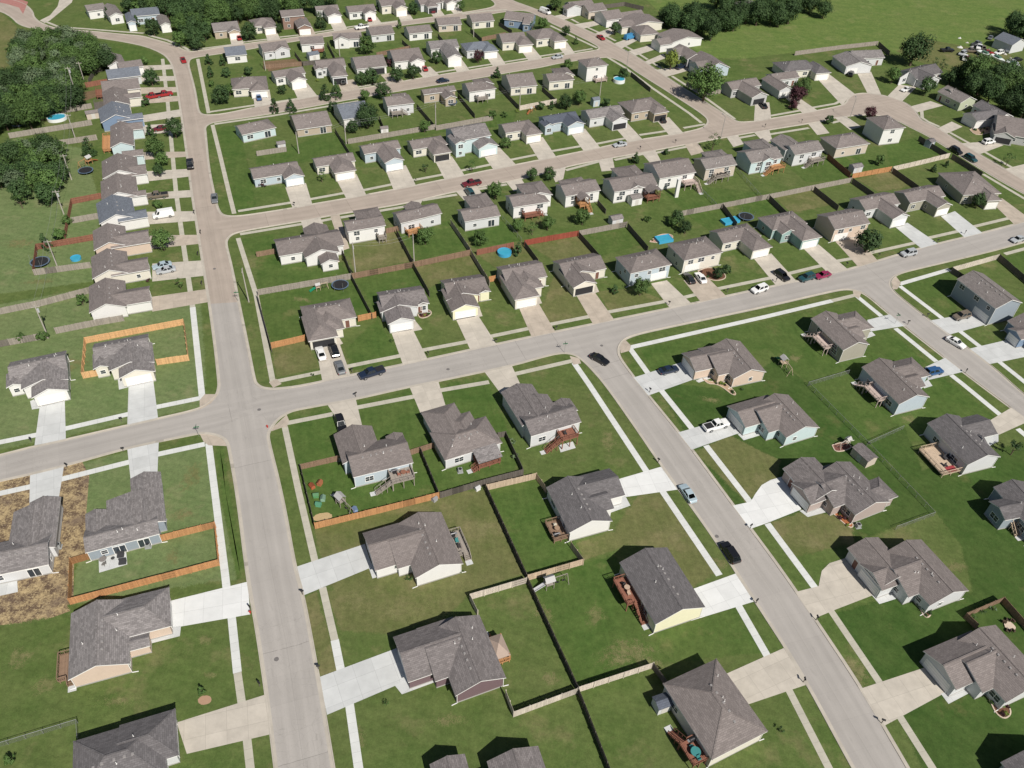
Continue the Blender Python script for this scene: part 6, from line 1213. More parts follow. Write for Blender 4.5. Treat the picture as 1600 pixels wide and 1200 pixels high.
ROWT = [  # crown middle, width, kind, leaf, label
    ((225, 93), 14, 'b', 'm', 'small tree at the north end of the west row'), ((235, 119), 25, 'b', 'd', 'round tree before the slate blue roof, west row'), ((226, 156), 15, 'c', 'd', 'narrow dark tree beside the red pickups'), ((234, 202), 17, 'c', 'd', 'narrow tree beside the dark red car'), ((271, 198), 29, 'b', 'd', 'big round tree overhanging the long street kerb'),
    ((240, 228), 30, 'b', 'm', 'spreading tree before the aqua gabled house'), ((252, 246), 22, 'b', 'm', 'tree south of the spreading tree, west row'), ((247, 265), 19, 'b', 'd', 'tree over a dark car cover, west row'), ((136, 227), 24, 'c', 'd', 'lone dark conifer on the west lawn'),
    ((246, 317), 15, 'b', 'm', 'little bright tree beside the white van'), ((251, 373), 33, 'b', 'm', 'very round tree in front of the peach west row house'), ((70, 302), 36, 'b', 'd', 'broad dark tree on the west lawn below the grove'), ((30, 312), 20, 's', 'm', 'sparse young tree on the west lawn'), ((69, 377), 20, 'c', 'd', 'dark tree at the corner of the small pool yard'),
    ((92, 365), 20, 'b', 'm', 'bushy tree inside the red fence, small pool yard'), ((104, 342), 17, 'b', 'm', 'bush tree by the leaning pole, west row'), ((127, 468), 17, 'b', 'm', 'round tree left of the white south end house'), ((280, 441), 17, 's', 'm', 'small open tree on the south end front lawn'), ((166, 20), 14, 'c', 'd', 'tall dark conifer before the roundabout house'), ((213, 33), 13, 'c', 'd', 'dark conifer before the pale blue far house'),
    ((238, 40), 25, 'b', 'd', 'full tree at the far bend kerb'), ((325, 92), 13, 'c', 'd', 'upper tree in the column east of the long street'), ((328, 112), 13, 'c', 'd', 'second tree in the column east of the long street'), ((330, 130), 10, 'b', 'm', 'lowest tree in the column east of the long street'), ((347, 94), 12, 'c', 'd', 'slim tree left of the blue roofed bend house'), ((353, 112), 14, 'b', 'd', 'tree behind the wide brown hip roof'), ((387, 110), 14, 'b', 'd', 'small round tree in the far block yard'),
    ((344, 145), 29, 'b', 'd', 'large tree before the tan brown hip house'), ((358, 140), 16, 'b', 'm', 'smaller tree touching the large tree, brown hip house'), ((440, 139), 14, 'b', 'd', 'round tree before the white gabled garage, second street'), ((388, 46), 26, 'b', 'd', 'ball shaped tree beside the pink gabled far house'), ((436, 43), 14, 'b', 'd', 'small tree left of the brown two storey house'),
    ((500, 30), 20, 'c', 'd', 'tall tree right of the brown two storey house'), ((572, 68), 26, 'b', 'm', 'spreading tree behind the white rear gable, far street'), ((507, 87), 10, 'c', 'd', 'little conifer in the red deck yard'), ((507, 142), 20, 'c', 'd', 'left conifer of the pair by the carport house'), ((524, 140), 19, 'c', 'd', 'right conifer of the pair by the carport house'), ((520, 166), 16, 'b', 'd', 'tree left of the blue roofed white house'),
    ((564, 121), 20, 'b', 'd', 'left tree of the trio before the shaded garage'), ((581, 117), 24, 'b', 'd', 'middle tree of the trio before the shaded garage'), ((597, 141), 24, 'b', 'd', 'tree at the kerb below the trio, second street'), ((570, 148), 17, 'b', 'm', 'light green tree at the blue roof ridge'), ((620, 114), 22, 'b', 'd', 'tree left of the red car, second street'), ((645, 111), 20, 'b', 'd', 'tree right of the red car lawn, second street'), ((608, 97), 11, 'b', 'p', 'purple shrub tree by the white porch house'),
    ((647, 11), 18, 'b', 'd', 'tree in front of the cream farthest row house'), ((624, 37), 10, 'c', 'm', 'small tree on the far cross street kerb'), ((590, 10), 9, 'c', 'd', 'dark slim tree between two farthest row houses'), ((453, 164), 17, 'c', 'd', 'right kerb conifer before the long street'), ((428, 164), 17, 'c', 'd', 'left kerb conifer before the long street'), ((573, 178), 36, 'b', 'd', 'big tree hiding the blue roofed house wall'), ((550, 196), 20, 'b', 'd', 'tree below the blue roofed house'),
    ((663, 196), 18, 'b', 'm', 'rounded tree on the weathered fence line'), ((770, 178), 14, 'b', 'm', 'left of two small trees behind the fence, second block'), ((788, 178), 9, 'b', 'm', 'right of two small trees behind the fence, second block'), ((502, 274), 15, 's', 'm', 'loose young tree at the cream garage, tan street'), ((665, 260), 13, 's', 'd', 'young lawn tree before the open garage house'), ((737, 257), 15, 's', 'm', 'young lawn tree before the tall pale blue house'), ((791, 222), 16, 'b', 'm', 'bush tree at the tall pale blue house wall'),
    ((776, 113), 14, 'c', 'd', 'conifer at the kerb of the second street'), ((683, 88), 18, 'b', 'd', 'dark tree before the white gabled house, second street'), ((747, 87), 18, 'b', 'p', 'round dark purple tree before the blue roofed house'), ((849, 36), 18, 'b', 'm', 'green tree by the blue corner house'), ((832, 37), 13, 's', 'g', 'pale tree beside the blue corner house'), ((885, 47), 14, 'b', 'd', 'tree at the corner lawn, diagonal street'), ((900, 63), 9, 'c', 'm', 'small tree on the corner lawn, diagonal street'), ((888, 99), 14, 'b', 'm', 'tree left of the tall white corner house'),
    ((721, 8), 14, 'b', 'm', 'tree at the last farthest row house'), ((846, 165), 12, 'b', 'd', 'left tree behind the pale fence, second block'), ((885, 157), 22, 'b', 'd', 'large bush left of the white blue shed'), ((906, 151), 21, 'b', 'm', 'large bush right group by the white blue shed'), ((948, 159), 13, 'b', 'd', 'shrub right of the white blue shed'), ((862, 163), 10, 'c', 'd', 'thin conifer behind the pale fence'), ((869, 5), 18, 'b', 'm', 'tree at the top of the diagonal street'), ((962, 43), 17, 'b', 'd', 'dark tree before the blue garage end'), ((974, 114), 16, 'b', 'd', 'dark tree by the round raised pool'),
    ((1050, 92), 25, 'b', 'y', 'yellow green tree before the grey diagonal house'), ((1068, 94), 13, 'b', 'd', 'dark tree behind the yellow green tree'), ((1080, 117), 13, 'b', 'd', 'low tree below the blue garage gable'), ((1105, 125), 48, 'b', 'm', 'very large tree inside the grey fence'), ((993, 246), 15, 'c', 'd', 'conical tree before the dormer house drive'), ((1042, 236), 10, 'b', 'd', 'small tree at the tan street kerb'), ((1116, 219), 21, 's', 'm', 'spreading young tree at the street corner'), ((832, 271), 19, 'b', 'd', 'left tree of the pair at the tan street'), ((859, 270), 20, 'b', 'd', 'right tree of the pair at the tan street'),
    ((1254, 136), 28, 'b', 'm', 'tall green tree before the long slate house'), ((1247, 147), 26, 'b', 'p', 'dark purple tree beside the small white garage'), ((1240, 162), 14, 'b', 'p', 'small purple tree at the turning circle drive'), ((1432, 74), 40, 'b', 'd', 'very large dark tree by the scrap yard field'), ((1462, 97), 14, 's', 'd', 'left dark sapling by the field edge'), ((1475, 100), 14, 's', 'd', 'right dark sapling by the field edge'), ((1397, 116), 21, 'b', 'm', 'round tree left of the green sided house'), ((1450, 133), 24, 'b', 'd', 'dark tree before the green sided house'), ((1489, 116), 24, 'b', 'd', 'dark tree behind the green sided house'), ((1505, 112), 20, 'b', 'm', 'tree beside the dark tree behind the green sided house'),
    ((1360, 176), 19, 'b', 'p', 'maroon round tree by the tall white corner house'), ((1577, 247), 15, 's', 'm', 'open young tree on the right front lawn'), ((1375, 249), 14, 'b', 'm', 'bush at the rusty orange fence'), ((1460, 262), 10, 'c', 'd', 'left small conifer before the chimney roof'), ((1480, 255), 8, 'c', 'd', 'right small conifer before the chimney roof'), ((1297, 186), 12, 'b', 'd', 'kerb tree before the pyramid roof'),
    ((664, 367), 27, 'b', 'm', 'single round tree shading the orange deck yard'), ((750, 371), 24, 'b', 'm', 'round tree in the awning yard'), ((774, 296), 25, 'b', 'm', 'round tree at the kerb beside the dark green car'), ((809, 351), 21, 'b', 'm', 'left tree behind the dark brown deck'), ((832, 355), 17, 's', 'm', 'middle loose tree behind the dark brown deck'), ((856, 347), 22, 'b', 'm', 'right tree behind the dark brown deck'), ((809, 388), 17, 'c', 'd', 'upright tree right of the round blue pool'),
    ((961, 451), 13, 'c', 'd', 'narrow upright tree on the open garage house lawn'), ((1002, 447), 27, 'b', 'm', 'bushy tree at the light blue two level house'), ((911, 337), 25, 'b', 'm', 'drooping tree below the gabled timber porch'), ((1060, 337), 22, 'b', 'd', 'dark tree in the paddling pool garden'), ((1072, 354), 20, 'b', 'd', 'lower dark tree in the paddling pool garden'), ((1052, 346), 16, 'b', 'm', 'middle tree in the paddling pool garden'), ((1012, 341), 10, 'b', 'm', 'bush at the paddling pool garden fence'), ((1136, 420), 14, 'b', 'd', 'right bush by the red stoop'), ((1122, 426), 18, 'b', 'd', 'left wide bush by the red stoop'),
    ((1360, 373), 36, 'b', 'd', 'large shaggy tree before the peach two level house'), ((1530, 312), 22, 'b', 'd', 'dark tree before the dark walled hip house'), ((314, 1078), 14, 'c', 'm', 'young tree with a mulch ring, lower left lawn'), ((14, 1186), 18, 'b', 'm', 'round shrub tree at the lower left corner'), ((1588, 697), 24, 's', 'd', 'dark open tree at the right edge lawn'), ((32, 527), 15, 'b', 'm', 'left bush on the grey west fence'), ((66, 523), 17, 'b', 'm', 'right bush on the grey west fence by the pole'),
    ((604, 1098), 11, 's', 'm', 'thin sapling on the front lawn of the mauve house'), ((1222, 1140), 11, 's', 'd', 'sapling on the lawn beside the lower sloping street'),
]
for p, w_, k, lf, lab in ROWT: T(p, w_, k, lf, lab)
SHR = [((410, 290), 12, 'p', 'maroon shrub before the pale blue gabled garage'), ((640, 903), 15, 'm', 'flowering shrub clump at the white gabled corner'), ((722, 893), 9, 'm', 'low shrub on the east corner of the white gabled house'), ((1442, 953), 12, 'g', 'pale shrubs at the fourth house corner'), ((1435, 946), 9, 'm', 'green shrub next to the pale shrubs, fourth house'), ((1565, 1100), 14, 'm', 'shrubs in the kidney flower bed'),
    ((1520, 962), 13, 'm', 'left vegetable clump in the fenced bed'), ((1535, 955), 13, 'd', 'middle vegetable clump in the fenced bed'), ((1551, 950), 13, 'g', 'right vegetable clump in the fenced bed'), ((655, 487), 9, 'm', 'left shrub in the curved bed of the grey gabled house'), ((665, 484), 9, 'd', 'right shrub in the curved bed of the grey gabled house'), ((849, 449), 7, 'm', 'shrub at the hipped garage house corner'), ((232, 438), 10, 'p', 'pinkish shrub beside the pale cars'),
    ((800, 690), 14, 'g', 'upper straggly shrub in the fenced garden corner'), ((806, 712), 15, 'g', 'lower straggly shrub in the fenced garden corner'), ((1148, 600), 8, 'd', 'small dark shrub in the stone edged bed'), ((1160, 608), 8, 'd', 'second dark shrub at the end of the stone edged bed'), ((415, 148), 8, 'y', 'yellow green shrub by the blue car house'), ((496, 125), 9, 'y', 'yellow bush left of the carport house'), ((808, 173), 9, 'y', 'yellow shrub by the orange playset'), ((488, 585), 8, 'd', 'dark shrub beside the parked white sedan'), ((612, 532), 8, 'm', 'green shrub beside the cream drive')]
for p, w_, lf, lab in SHR: T(p, w_, 's', lf, lab, name='shrub', zr=.7)

# ------------------------------------------------------------------ vehicles
def carpaint(name, c):
    k = 'car_' + name
    if k not in MATS:
        n = NT(k); f = n.noise(n.obj(), 1.5, 2); m = n.out(n.mix(f, mul(c, .9), mul(c, 1.08)), .28, .0); n.b.inputs['Specular IOR Level'].default_value = .55
        n.b.inputs['Coat Weight'].default_value = .4; n.b.inputs['Coat Roughness'].default_value = .08; MATS[k] = m
    return MATS[k]
CP = {k: carpaint(k, c) for k, c in dict(white=(.78, .78, .77), black=(.012, .012, .014), red=(.30, .018, .02), maroon=(.14, .018, .025), silver=(.42, .44, .46), blue=(.03, .09, .22), grey=(.16, .17, .18), teal=(.02, .07, .08), navy=(.015, .025, .05), brown=(.17, .14, .11), paleblue=(.38, .47, .52), skyblue=(.05, .22, .42), pink=(.26, .022, .075)).items()}
TYRE = paint('tyre', (.02, .02, .02), .9); RIM = paint('wheel_rim', (.45, .46, .47), .35, .8); LAMP = paint('lamp_clear', (.75, .75, .72), .15); TAIL = paint('lamp_red', (.35, .015, .012), .25)
CAR = {  # length sections (x from the nose, half width, bottom, top), cabin (base front, roof front, roof rear, base rear, roof z)
    'sedan': dict(sec=[(0, .70, .38, .62), (.12, .84, .25, .72), (1.0, .91, .22, .90), (1.55, .92, .22, .95), (3.9, .92, .22, .98), (4.55, .86, .26, .96), (4.75, .74, .40, .80)], cab=(1.35, 2.05, 3.25, 4.05, 1.44), wx=(.92, 3.72), wr=.33),
    'suv': dict(sec=[(0, .74, .42, .78), (.12, .88, .30, .92), (.95, .95, .28, 1.06), (1.4, .96, .28, 1.08), (4.3, .96, .28, 1.10), (4.6, .93, .32, 1.08), (4.72, .86, .45, .95)], cab=(1.2, 1.85, 4.2, 4.62, 1.76), wx=(.95, 3.75), wr=.37),
    'pickup': dict(sec=[(0, .80, .50, .95), (.12, .94, .42, 1.08), (1.1, .99, .40, 1.16), (1.6, 1.0, .40, 1.18), (5.6, 1.0, .42, 1.18), (5.8, .96, .50, 1.12)], cab=(1.45, 2.1, 3.35, 3.7, 1.88), wx=(1.05, 4.55), wr=.40, bed=(3.85, 5.65)),
    'van': dict(sec=[(0, .80, .42, .85), (.15, .93, .32, 1.05), (.75, .99, .30, 1.25), (1.1, 1.0, .30, 1.3), (5.4, 1.0, .30, 1.35), (5.6, .97, .35, 1.3)], cab=(.8, 1.55, 5.4, 5.58, 2.2), wx=(.98, 4.4), wr=.37),
}
def car_meshes(kind):
    key = ('car', kind)
    if key in _proto: return _proto[key]
    d = CAR[kind]; S = d['sec']; L = S[-1][0]; x0 = L / 2
    b = MB(); prev = None
    def prof(s):
        x, w, zb, zt = s; zm = zb + (zt - zb) * .55
        return [(x0 - x, -w * .94, zb), (x0 - x, -w, zm), (x0 - x, -w * .95, zt - .03), (x0 - x, -w * .80, zt), (x0 - x, w * .80, zt), (x0 - x, w * .95, zt - .03), (x0 - x, w, zm), (x0 - x, w * .94, zb)]
    for s in S:
        c = prof(s)
        if prev:
            for i in range(8):
                j = (i + 1) % 8; b.face([prev[i], c[i], c[j], prev[j]], m=1 if i == 7 else 0)
        else: b.face(c)
        prev = c
    b.face(prev[::-1])
    f0, f1, r1, r0, zr = d['cab']; w = max(s[1] for s in S); wb, wr_ = w * .86, w * .70
    def topz(x):
        for p, q in zip(S, S[1:]):
            if p[0] <= x <= q[0]: return p[3] + (q[3] - p[3]) * (x - p[0]) / (q[0] - p[0]) - .03
        return S[-1][3]
    B = [(x0 - f0, -wb, topz(f0)), (x0 - r0, -wb, topz(r0)), (x0 - r0, wb, topz(r0)), (x0 - f0, wb, topz(f0))]
    Tq = [(x0 - f1, -wr_, zr), (x0 - r1, -wr_, zr), (x0 - r1, wr_, zr), (x0 - f1, wr_, zr)]
    b.face(Tq[::-1]) if False else b.face([Tq[0], Tq[3], Tq[2], Tq[1]])
    for i in range(4):
        j = (i + 1) % 4; b.face([B[j], B[i], Tq[i], Tq[j]])
    glass = []
    def pane(a, bq, c, e, inset, out):
        P_ = [Vector(v) for v in (a, bq, c, e)]; cc = sum(P_, Vector()) / 4; n = (P_[1] - P_[0]).cross(P_[2] - P_[0]).normalized()
        if n.dot(cc - Vector((x0 - (f1 + r1) / 2, 0, zr * .6))) < 0: n = -n
        g = MB(); q = [cc + (v - cc) * inset + n * out for v in P_]; g.face(q); g.face(q[::-1]); return g.mesh('glass', CARGLASS)
    glass.append(('windscreen', pane(B[0], B[3], Tq[3], Tq[0], .90, .012)))
    if kind != 'van': glass.append(('rear_window', pane(B[1], B[2], Tq[2], Tq[1], .86, .012)))
    def lerp(a, c, t): return tuple(a[i] + (c[i] - a[i]) * t for i in range(3))
    for sgn, i0, i1 in ((0, 0, 1), (1, 3, 2)):
        if kind == 'van':
            glass.append(('side_window', pane(lerp(B[i0], B[i1], .02), lerp(B[i0], B[i1], .22), lerp(Tq[i0], Tq[i1], .16), lerp(Tq[i0], Tq[i1], .02), .84, .012)))
        else:
            for t0, t1 in ((.03, .49), (.51, .97)):
                glass.append(('side_window', pane(lerp(B[i0], B[i1], t0), lerp(B[i0], B[i1], t1), lerp(Tq[i0], Tq[i1], t1), lerp(Tq[i0], Tq[i1], t0), .86, .012)))
    if 'bed' in d:
        q0, q1 = d['bed']; zt = topz(q0 + .2) + .03
        bd = MB(); bd.box(x0 - q1, x0 - q0, -w * .78, w * .78, zt - .05, zt + .012); bed = bd.mesh('truck_bed', BLACK)
    else: bed = None
    tw = MB(); tw.tube((0, -.11, 0), (0, .11, 0), d['wr'], n=14); rw = MB(); rw.tube((0, -.118, 0), (0, .118, 0), d['wr'] * .62, n=10)
    h0 = S[1]; hl = MB(); hl.box(-.05, .05, -.16, .16, -.07, .07)
    _proto[key] = (b.mesh('car_body', [CP['white'], BLACK]), glass, bed, tw.mesh('tyre', TYRE), rw.mesh('rim', RIM), hl.mesh('headlight', LAMP), hl.mesh('taillight', TAIL))
    return _proto[key]
def car(p, q, kind, color, label, cat=None, det=True, name=None):
    """p: photo point of the car's middle; q: a photo point it faces"""
    c = W(p, .75); f = W(q, .75); ang = math.atan2(f.y - c.y, f.x - c.x)
    d = CAR[kind]; S = d['sec']; L = S[-1][0]
    body, glass, bed, tyre, rim, hl, tl = car_meshes(kind)
    cat = cat or {'sedan': 'car', 'suv': 'car', 'pickup': 'pickup truck', 'van': 'van'}[kind]
    root = empty(name or {'sedan': 'parked_car', 'suv': 'parked_car', 'pickup': 'pickup_truck', 'van': 'van'}[kind], (c.x, c.y, .013), ang); tag(root, label, cat, 'vehicles on the estate')
    o = link('car_body', body, root); o.material_slots[0].link = 'OBJECT'; o.material_slots[0].material = CP[color]
    for nm, g in glass: link(nm, g, root)
    if bed: link('truck_bed', bed, root)
    w = max(s[1] for s in S)
    for x in d['wx']:
        for s in (-1, 1):
            t = link('wheel', tyre, root, (L / 2 - x, s * (w - .10), d['wr']))
            if det: link('rim', rim, t)
    if det:
        for s in (-1, 1):
            link('headlight', hl, root, (L / 2 - .10, s * S[1][1] * .74, (S[1][2] + S[1][3]) / 2 + .08)); link('taillight', tl, root, (-L / 2 + .07, s * S[-2][1] * .80, (S[-2][2] + S[-2][3]) / 2 + .12))
    return root
CARS = [((501, 551), (497, 540), 'sedan', 'white', 'white sedan parked nose in on the carport house drive'), ((522, 547), (518, 536), 'suv', 'black', 'black car beside the white sedan on the carport house drive'), ((531, 573), (527, 562), 'sedan', 'grey', 'dark grey sedan at the foot of the carport house drive'), ((581, 582), (562, 588), 'pickup', 'navy', 'dark blue pickup at the kerb of the middle cross street'),
    ((937, 560), (950, 567), 'sedan', 'black', 'black sedan turning at the top of the sloping street'), ((1045, 577), (1062, 573), 'sedan', 'navy', 'dark sedan on the white drive of the peach stone bed house'), ((1119, 664), (1140, 658), 'pickup', 'white', 'white pickup with dark bed on the pale blue house drive'), ((1075, 770), (1067, 758), 'sedan', 'paleblue', 'blue grey sedan parked on the sloping street'), ((1141, 863), (1131, 848), 'suv', 'black', 'black car parked low on the sloping street'),
    ((532, 661), (535, 670), 'suv', 'black', 'black car half under the light blue house garage roof'), ((1187, 451), (1172, 456), 'suv', 'white', 'white car driving on the middle cross street'), ((1222, 430), (1234, 439), 'suv', 'black', 'black car across the end of the cream garage drive'), ((1261, 433), (1246, 438), 'suv', 'teal', 'dark teal car at the kerb, left of the pink one'), ((1286, 429), (1272, 433), 'sedan', 'pink', 'magenta red car parked behind the dark teal one'), ((1420, 395), (1405, 398), 'suv', 'silver', 'silver car driving at the right junction'),
    ((1591, 373), (1578, 377), 'sedan', 'silver', 'pale sedan cut by the right edge on the cross street'), ((1494, 534), (1506, 541), 'sedan', 'white', 'white sedan on the right hand street'), ((1503, 493), (1488, 497), 'suv', 'brown', 'brown car on the two storey house drive'), ((1459, 580), (1472, 577), 'suv', 'blue', 'blue car at the garage of the white gable house'), ((1077, 434), (1070, 425), 'sedan', 'black', 'black sedan on the cream two level house drive'), ((1095, 433), (1089, 425), 'sedan', 'white', 'white sedan on the cream two level house drive'),
    ((255, 335), (237, 338), 'van', 'white', 'white van on a west row drive'), ((246, 305), (230, 307), 'pickup', 'brown', 'brown and white pickup above the white van'), ((253, 414), (240, 417), 'sedan', 'paleblue', 'upper pale blue car of the two west row cars'), ((259, 421), (245, 424), 'sedan', 'silver', 'lower silver car of the two west row cars'), ((335, 309), (336, 320), 'sedan', 'grey', 'blue grey sedan on the long street at the tan junction'), ((297, 256), (298, 267), 'pickup', 'black', 'black pickup driving on the long street'), ((286, 93), (290, 101), 'sedan', 'red', 'red car at the far bend of the long street'),
    ((239, 150), (228, 152), 'pickup', 'red', 'left red pickup nose to the house, upper west row'), ((256, 147), (268, 145), 'pickup', 'red', 'right red pickup nearer the street, upper west row'), ((250, 200), (238, 202), 'sedan', 'maroon', 'dark red car under the kerb tree, west row'), ((737, 286), (722, 289), 'pickup', 'maroon', 'maroon pickup at the kerb of the tan street'), ((734, 300), (728, 292), 'suv', 'teal', 'dark green car in the awning house drive'), ((692, 125), (705, 123), 'sedan', 'navy', 'dark car driving on the second cross street'),
    ((871, 88), (858, 90), 'sedan', 'silver', 'silver car on the second cross street by the corner'), ((939, 58), (945, 62), 'sedan', 'red', 'red car parked on the diagonal street'), ((984, 58), (995, 55), 'van', 'skyblue', 'blue van beside the low cream sided house'), ((663, 106), (658, 100), 'sedan', 'red', 'red car outside the white porch house'), ((652, 107), (647, 101), 'sedan', 'black', 'dark car beside the red car, second street'), ((534, 127), (529, 120), 'suv', 'black', 'black and white car before the deep carport'),
    ((577, 29), (574, 24), 'sedan', 'red', 'small red car in a farthest row drive'), ((565, 42), (552, 44), 'pickup', 'white', 'white pickup on the far cross street'), ((373, 58), (370, 52), 'sedan', 'red', 'red car outside the pink gabled far house'), ((404, 151), (402, 144), 'sedan', 'blue', 'small blue car on the wide hip house drive'), ((472, 43), (469, 37), 'sedan', 'black', 'dark car at the brown two storey house garage'), ((852, 18), (860, 21), 'van', 'white', 'white box van at the top of the diagonal street'), ((862, 10), (852, 8), 'suv', 'black', 'black car on the side road at the top'),
    ((969, 225), (956, 227), 'sedan', 'silver', 'silver sedan at the kerb of the tan street'), ((1035, 186), (1029, 178), 'sedan', 'black', 'black car half inside the brown corner house garage'), ((1193, 164), (1188, 158), 'sedan', 'black', 'black car at the pale open gabled garage'), ((1330, 115), (1334, 108), 'suv', 'black', 'black car beside the double gabled garage'), ((1416, 139), (1405, 142), 'sedan', 'white', 'white car outside the green sided house'), ((1545, 221), (1558, 219), 'suv', 'white', 'white car before the dark open garage, right edge'), ((1494, 235), (1504, 241), 'suv', 'black', 'upper dark car at the kerb of the far right street'), ((1517, 247), (1527, 253), 'suv', 'teal', 'lower dark car at the kerb of the far right street'), ((676, 16), (673, 10), 'sedan', 'maroon', 'dark red car outside the top edge grey house'), ((1063, 104), (1072, 101), 'suv', 'navy', 'dark car under the yellow green tree')]
for a in CARS: car(*a, det=mpp(a[0]) < .26)
q = random.Random(5)
JUNK = [((1480, 78), 'black', 'dark'), ((1504, 83), 'silver', 'silver'), ((1508, 90), 'white', 'white'), ((1512, 92), 'maroon', 'dark red'), ((1518, 79), 'brown', 'brown'), ((1526, 68), 'grey', 'grey'), ((1530, 73), 'white', 'white'), ((1536, 76), 'brown', 'brown'), ((1544, 81), 'red', 'red'), ((1561, 82), 'white', 'white'), ((1548, 58), 'grey', 'grey'), ((1572, 77), 'grey', 'grey'), ((1582, 96), 'silver', 'silver'), ((1590, 92), 'black', 'black')]
for i, (p, c, w_) in enumerate(JUNK):
    car(p, (p[0] + 9 * math.cos(i * 2.4), p[1] + 5 * math.sin(i * 2.4)), q.choice(('sedan', 'suv', 'pickup')), c, '%s old vehicle standing in the scrap yard, %s' % (w_, ('leftmost', 'left group, upper', 'left group, middle', 'left group, lowest', 'by the first trailer', 'centre top', 'centre, beside the trailers', 'behind the longest trailer', 'centre, below the barn', 'nearest the barn', 'upper, alone', 'at the barn corner', 'right, among debris', 'far right')[i]), det=False)
TRL = paint('trailer_white', (.70, .74, .72), .6, var=.2); TRG = paint('trailer_green', (.08, .16, .12), .7, var=.3)
for i, (a, b, lab) in enumerate([((1527, 84), (1548, 93), 'long white boat trailer, left one in the scrap yard'), ((1546, 90), (1568, 101), 'long white boat trailer, middle one in the scrap yard'), ((1572, 101), (1592, 109), 'long white boat trailer, right one in the scrap yard')]):
    A, B = W(a), W(b); d = B - A; L = d.length; root = empty('boat_trailer', ((A.x + B.x) / 2, (A.y + B.y) / 2, 0), math.atan2(d.y, d.x)); tag(root, lab, 'trailer', 'trailers in the scrap yard')
    m = MB(); pr = None
    for t in (-.5, -.35, 0, .3, .42, .5):
        w_ = 1.25 * (1 if t < .25 else max(.08, (.5 - t) / .25)); c = [(t * L, -w_ * .5, .6), (t * L, -w_, 1.5), (t * L, w_, 1.5), (t * L, w_ * .5, .6)]
        if pr:
            for k in range(4): m.face([pr[k], pr[(k + 1) % 4], c[(k + 1) % 4], c[k]])
        else: m.face(c[::-1])
        pr = c
    m.face(pr); m.build('boat_hull', TRL, root)
    m = MB(); m.box(-.2 * L, .15 * L, -.7, .7, 1.5, 2.1); m.build('boat_cabin', TRG, root)
    m = MB(); m.bar((-.5 * L, 0, .5), (.6 * L, 0, .5), .12); 
    for s in (-1, 1): m.tube((-.1 * L, s * 1.1, .33), (-.1 * L, s * 1.3, .33), .33, n=10)
    m.build('trailer_frame', BLACK, root)
H('white ended barn with steel blue roof in the scrap yard', (1582, 71), (1605, 66), (1580, 54), 'y', [], 'ltgrey', 'bl', 3.6, 'S', None, 0, name='barn', blank='SENW')

# ------------------------------------------------------------------ yard things
def at(p, z=0.0): g = W(p, z); return (g.x, g.y, 0)
def head(p, q): a, b = W(p), W(q); return math.atan2(b.y - a.y, b.x - a.x)
WATER = None
def _wat():
    n = NT('pool_water'); f = n.noise(n.pos(), 1.2, 3); m = n.out(n.mix(f, (.03, .27, .42), (.07, .40, .54)), .05); n.b.inputs['Specular IOR Level'].default_value = .5; return m
WATER = _wat()
POOLB = paint('pool_wall_blue', (.06, .34, .56), .5); POOLW = paint('pool_wall_white', (.72, .74, .74), .5)
def round_pool(p, wpx, label, wall=POOLB, h=.9, sx=1.0):
    r = wpx * mpp(p) / 2; root = empty('swimming_pool', at(p), head(p, (p[0] + 10, p[1] - 2))); tag(root, label, 'pool')
    m = MB(); n = 28
    for i in range(n):
        a, b = 2 * math.pi * i / n, 2 * math.pi * (i + 1) / n
        P0 = [(math.cos(t) * r * sx * k, math.sin(t) * r * k) for t in (a, b) for k in (1, .93)]
        m.face([(*P0[0], 0), (*P0[2], 0), (*P0[2], h), (*P0[0], h)]); m.face([(*P0[0], h), (*P0[2], h), (*P0[3], h), (*P0[1], h)]); m.face([(*P0[3], 0), (*P0[1], 0), (*P0[1], h), (*P0[3], h)])
    m.build('pool_wall', wall, root)
    m = MB(); m.face([(math.cos(2 * math.pi * i / n) * r * .935 * sx, math.sin(2 * math.pi * i / n) * r * .935, h - .12) for i in range(n)]); m.build('water', WATER, root)
def rect_pool(A, B, depth, label):
    a, b = W(A), W(B); L = (b - a).length; root = empty('swimming_pool', (a.x, a.y, 0), head(A, B)); tag(root, label, 'pool')
    m = MB(); h = .8
    m.box(0, L, 0, .12, 0, h); m.box(0, L, depth - .12, depth, 0, h); m.box(0, .12, .12, depth - .12, 0, h); m.box(L - .12, L, .12, depth - .12, 0, h); m.build('pool_wall', POOLB, root)
    m = MB(); m.face([(.12, .12, h - .1), (L - .12, .12, h - .1), (L - .12, depth - .12, h - .1), (.12, depth - .12, h - .1)]); m.build('water', WATER, root)
round_pool((788, 397), 22, 'round bright blue pool inside the red brown railed fence'); round_pool((119, 405), 16, 'small round blue pool in the fenced west row yard', h=.6); round_pool((967, 128), 18, 'round raised pool with white wall behind the tall white house', POOLW, 1.3)
round_pool((90, 187), 24, 'oval deep blue pool on the far west lawn', POOLW, 1.0, 1.25); round_pool((272, 18), 14, 'small teal pool behind the far bend houses', POOLB, .6, 1.3)
rect_pool((1030, 382), (1052, 378), 3.0, 'rectangular blue pool in the garden right of the fenced lawns'); rect_pool((1133, 353), (1156, 348), 2.6, 'rectangular blue paddling pool behind the cream garage house')
NET = None
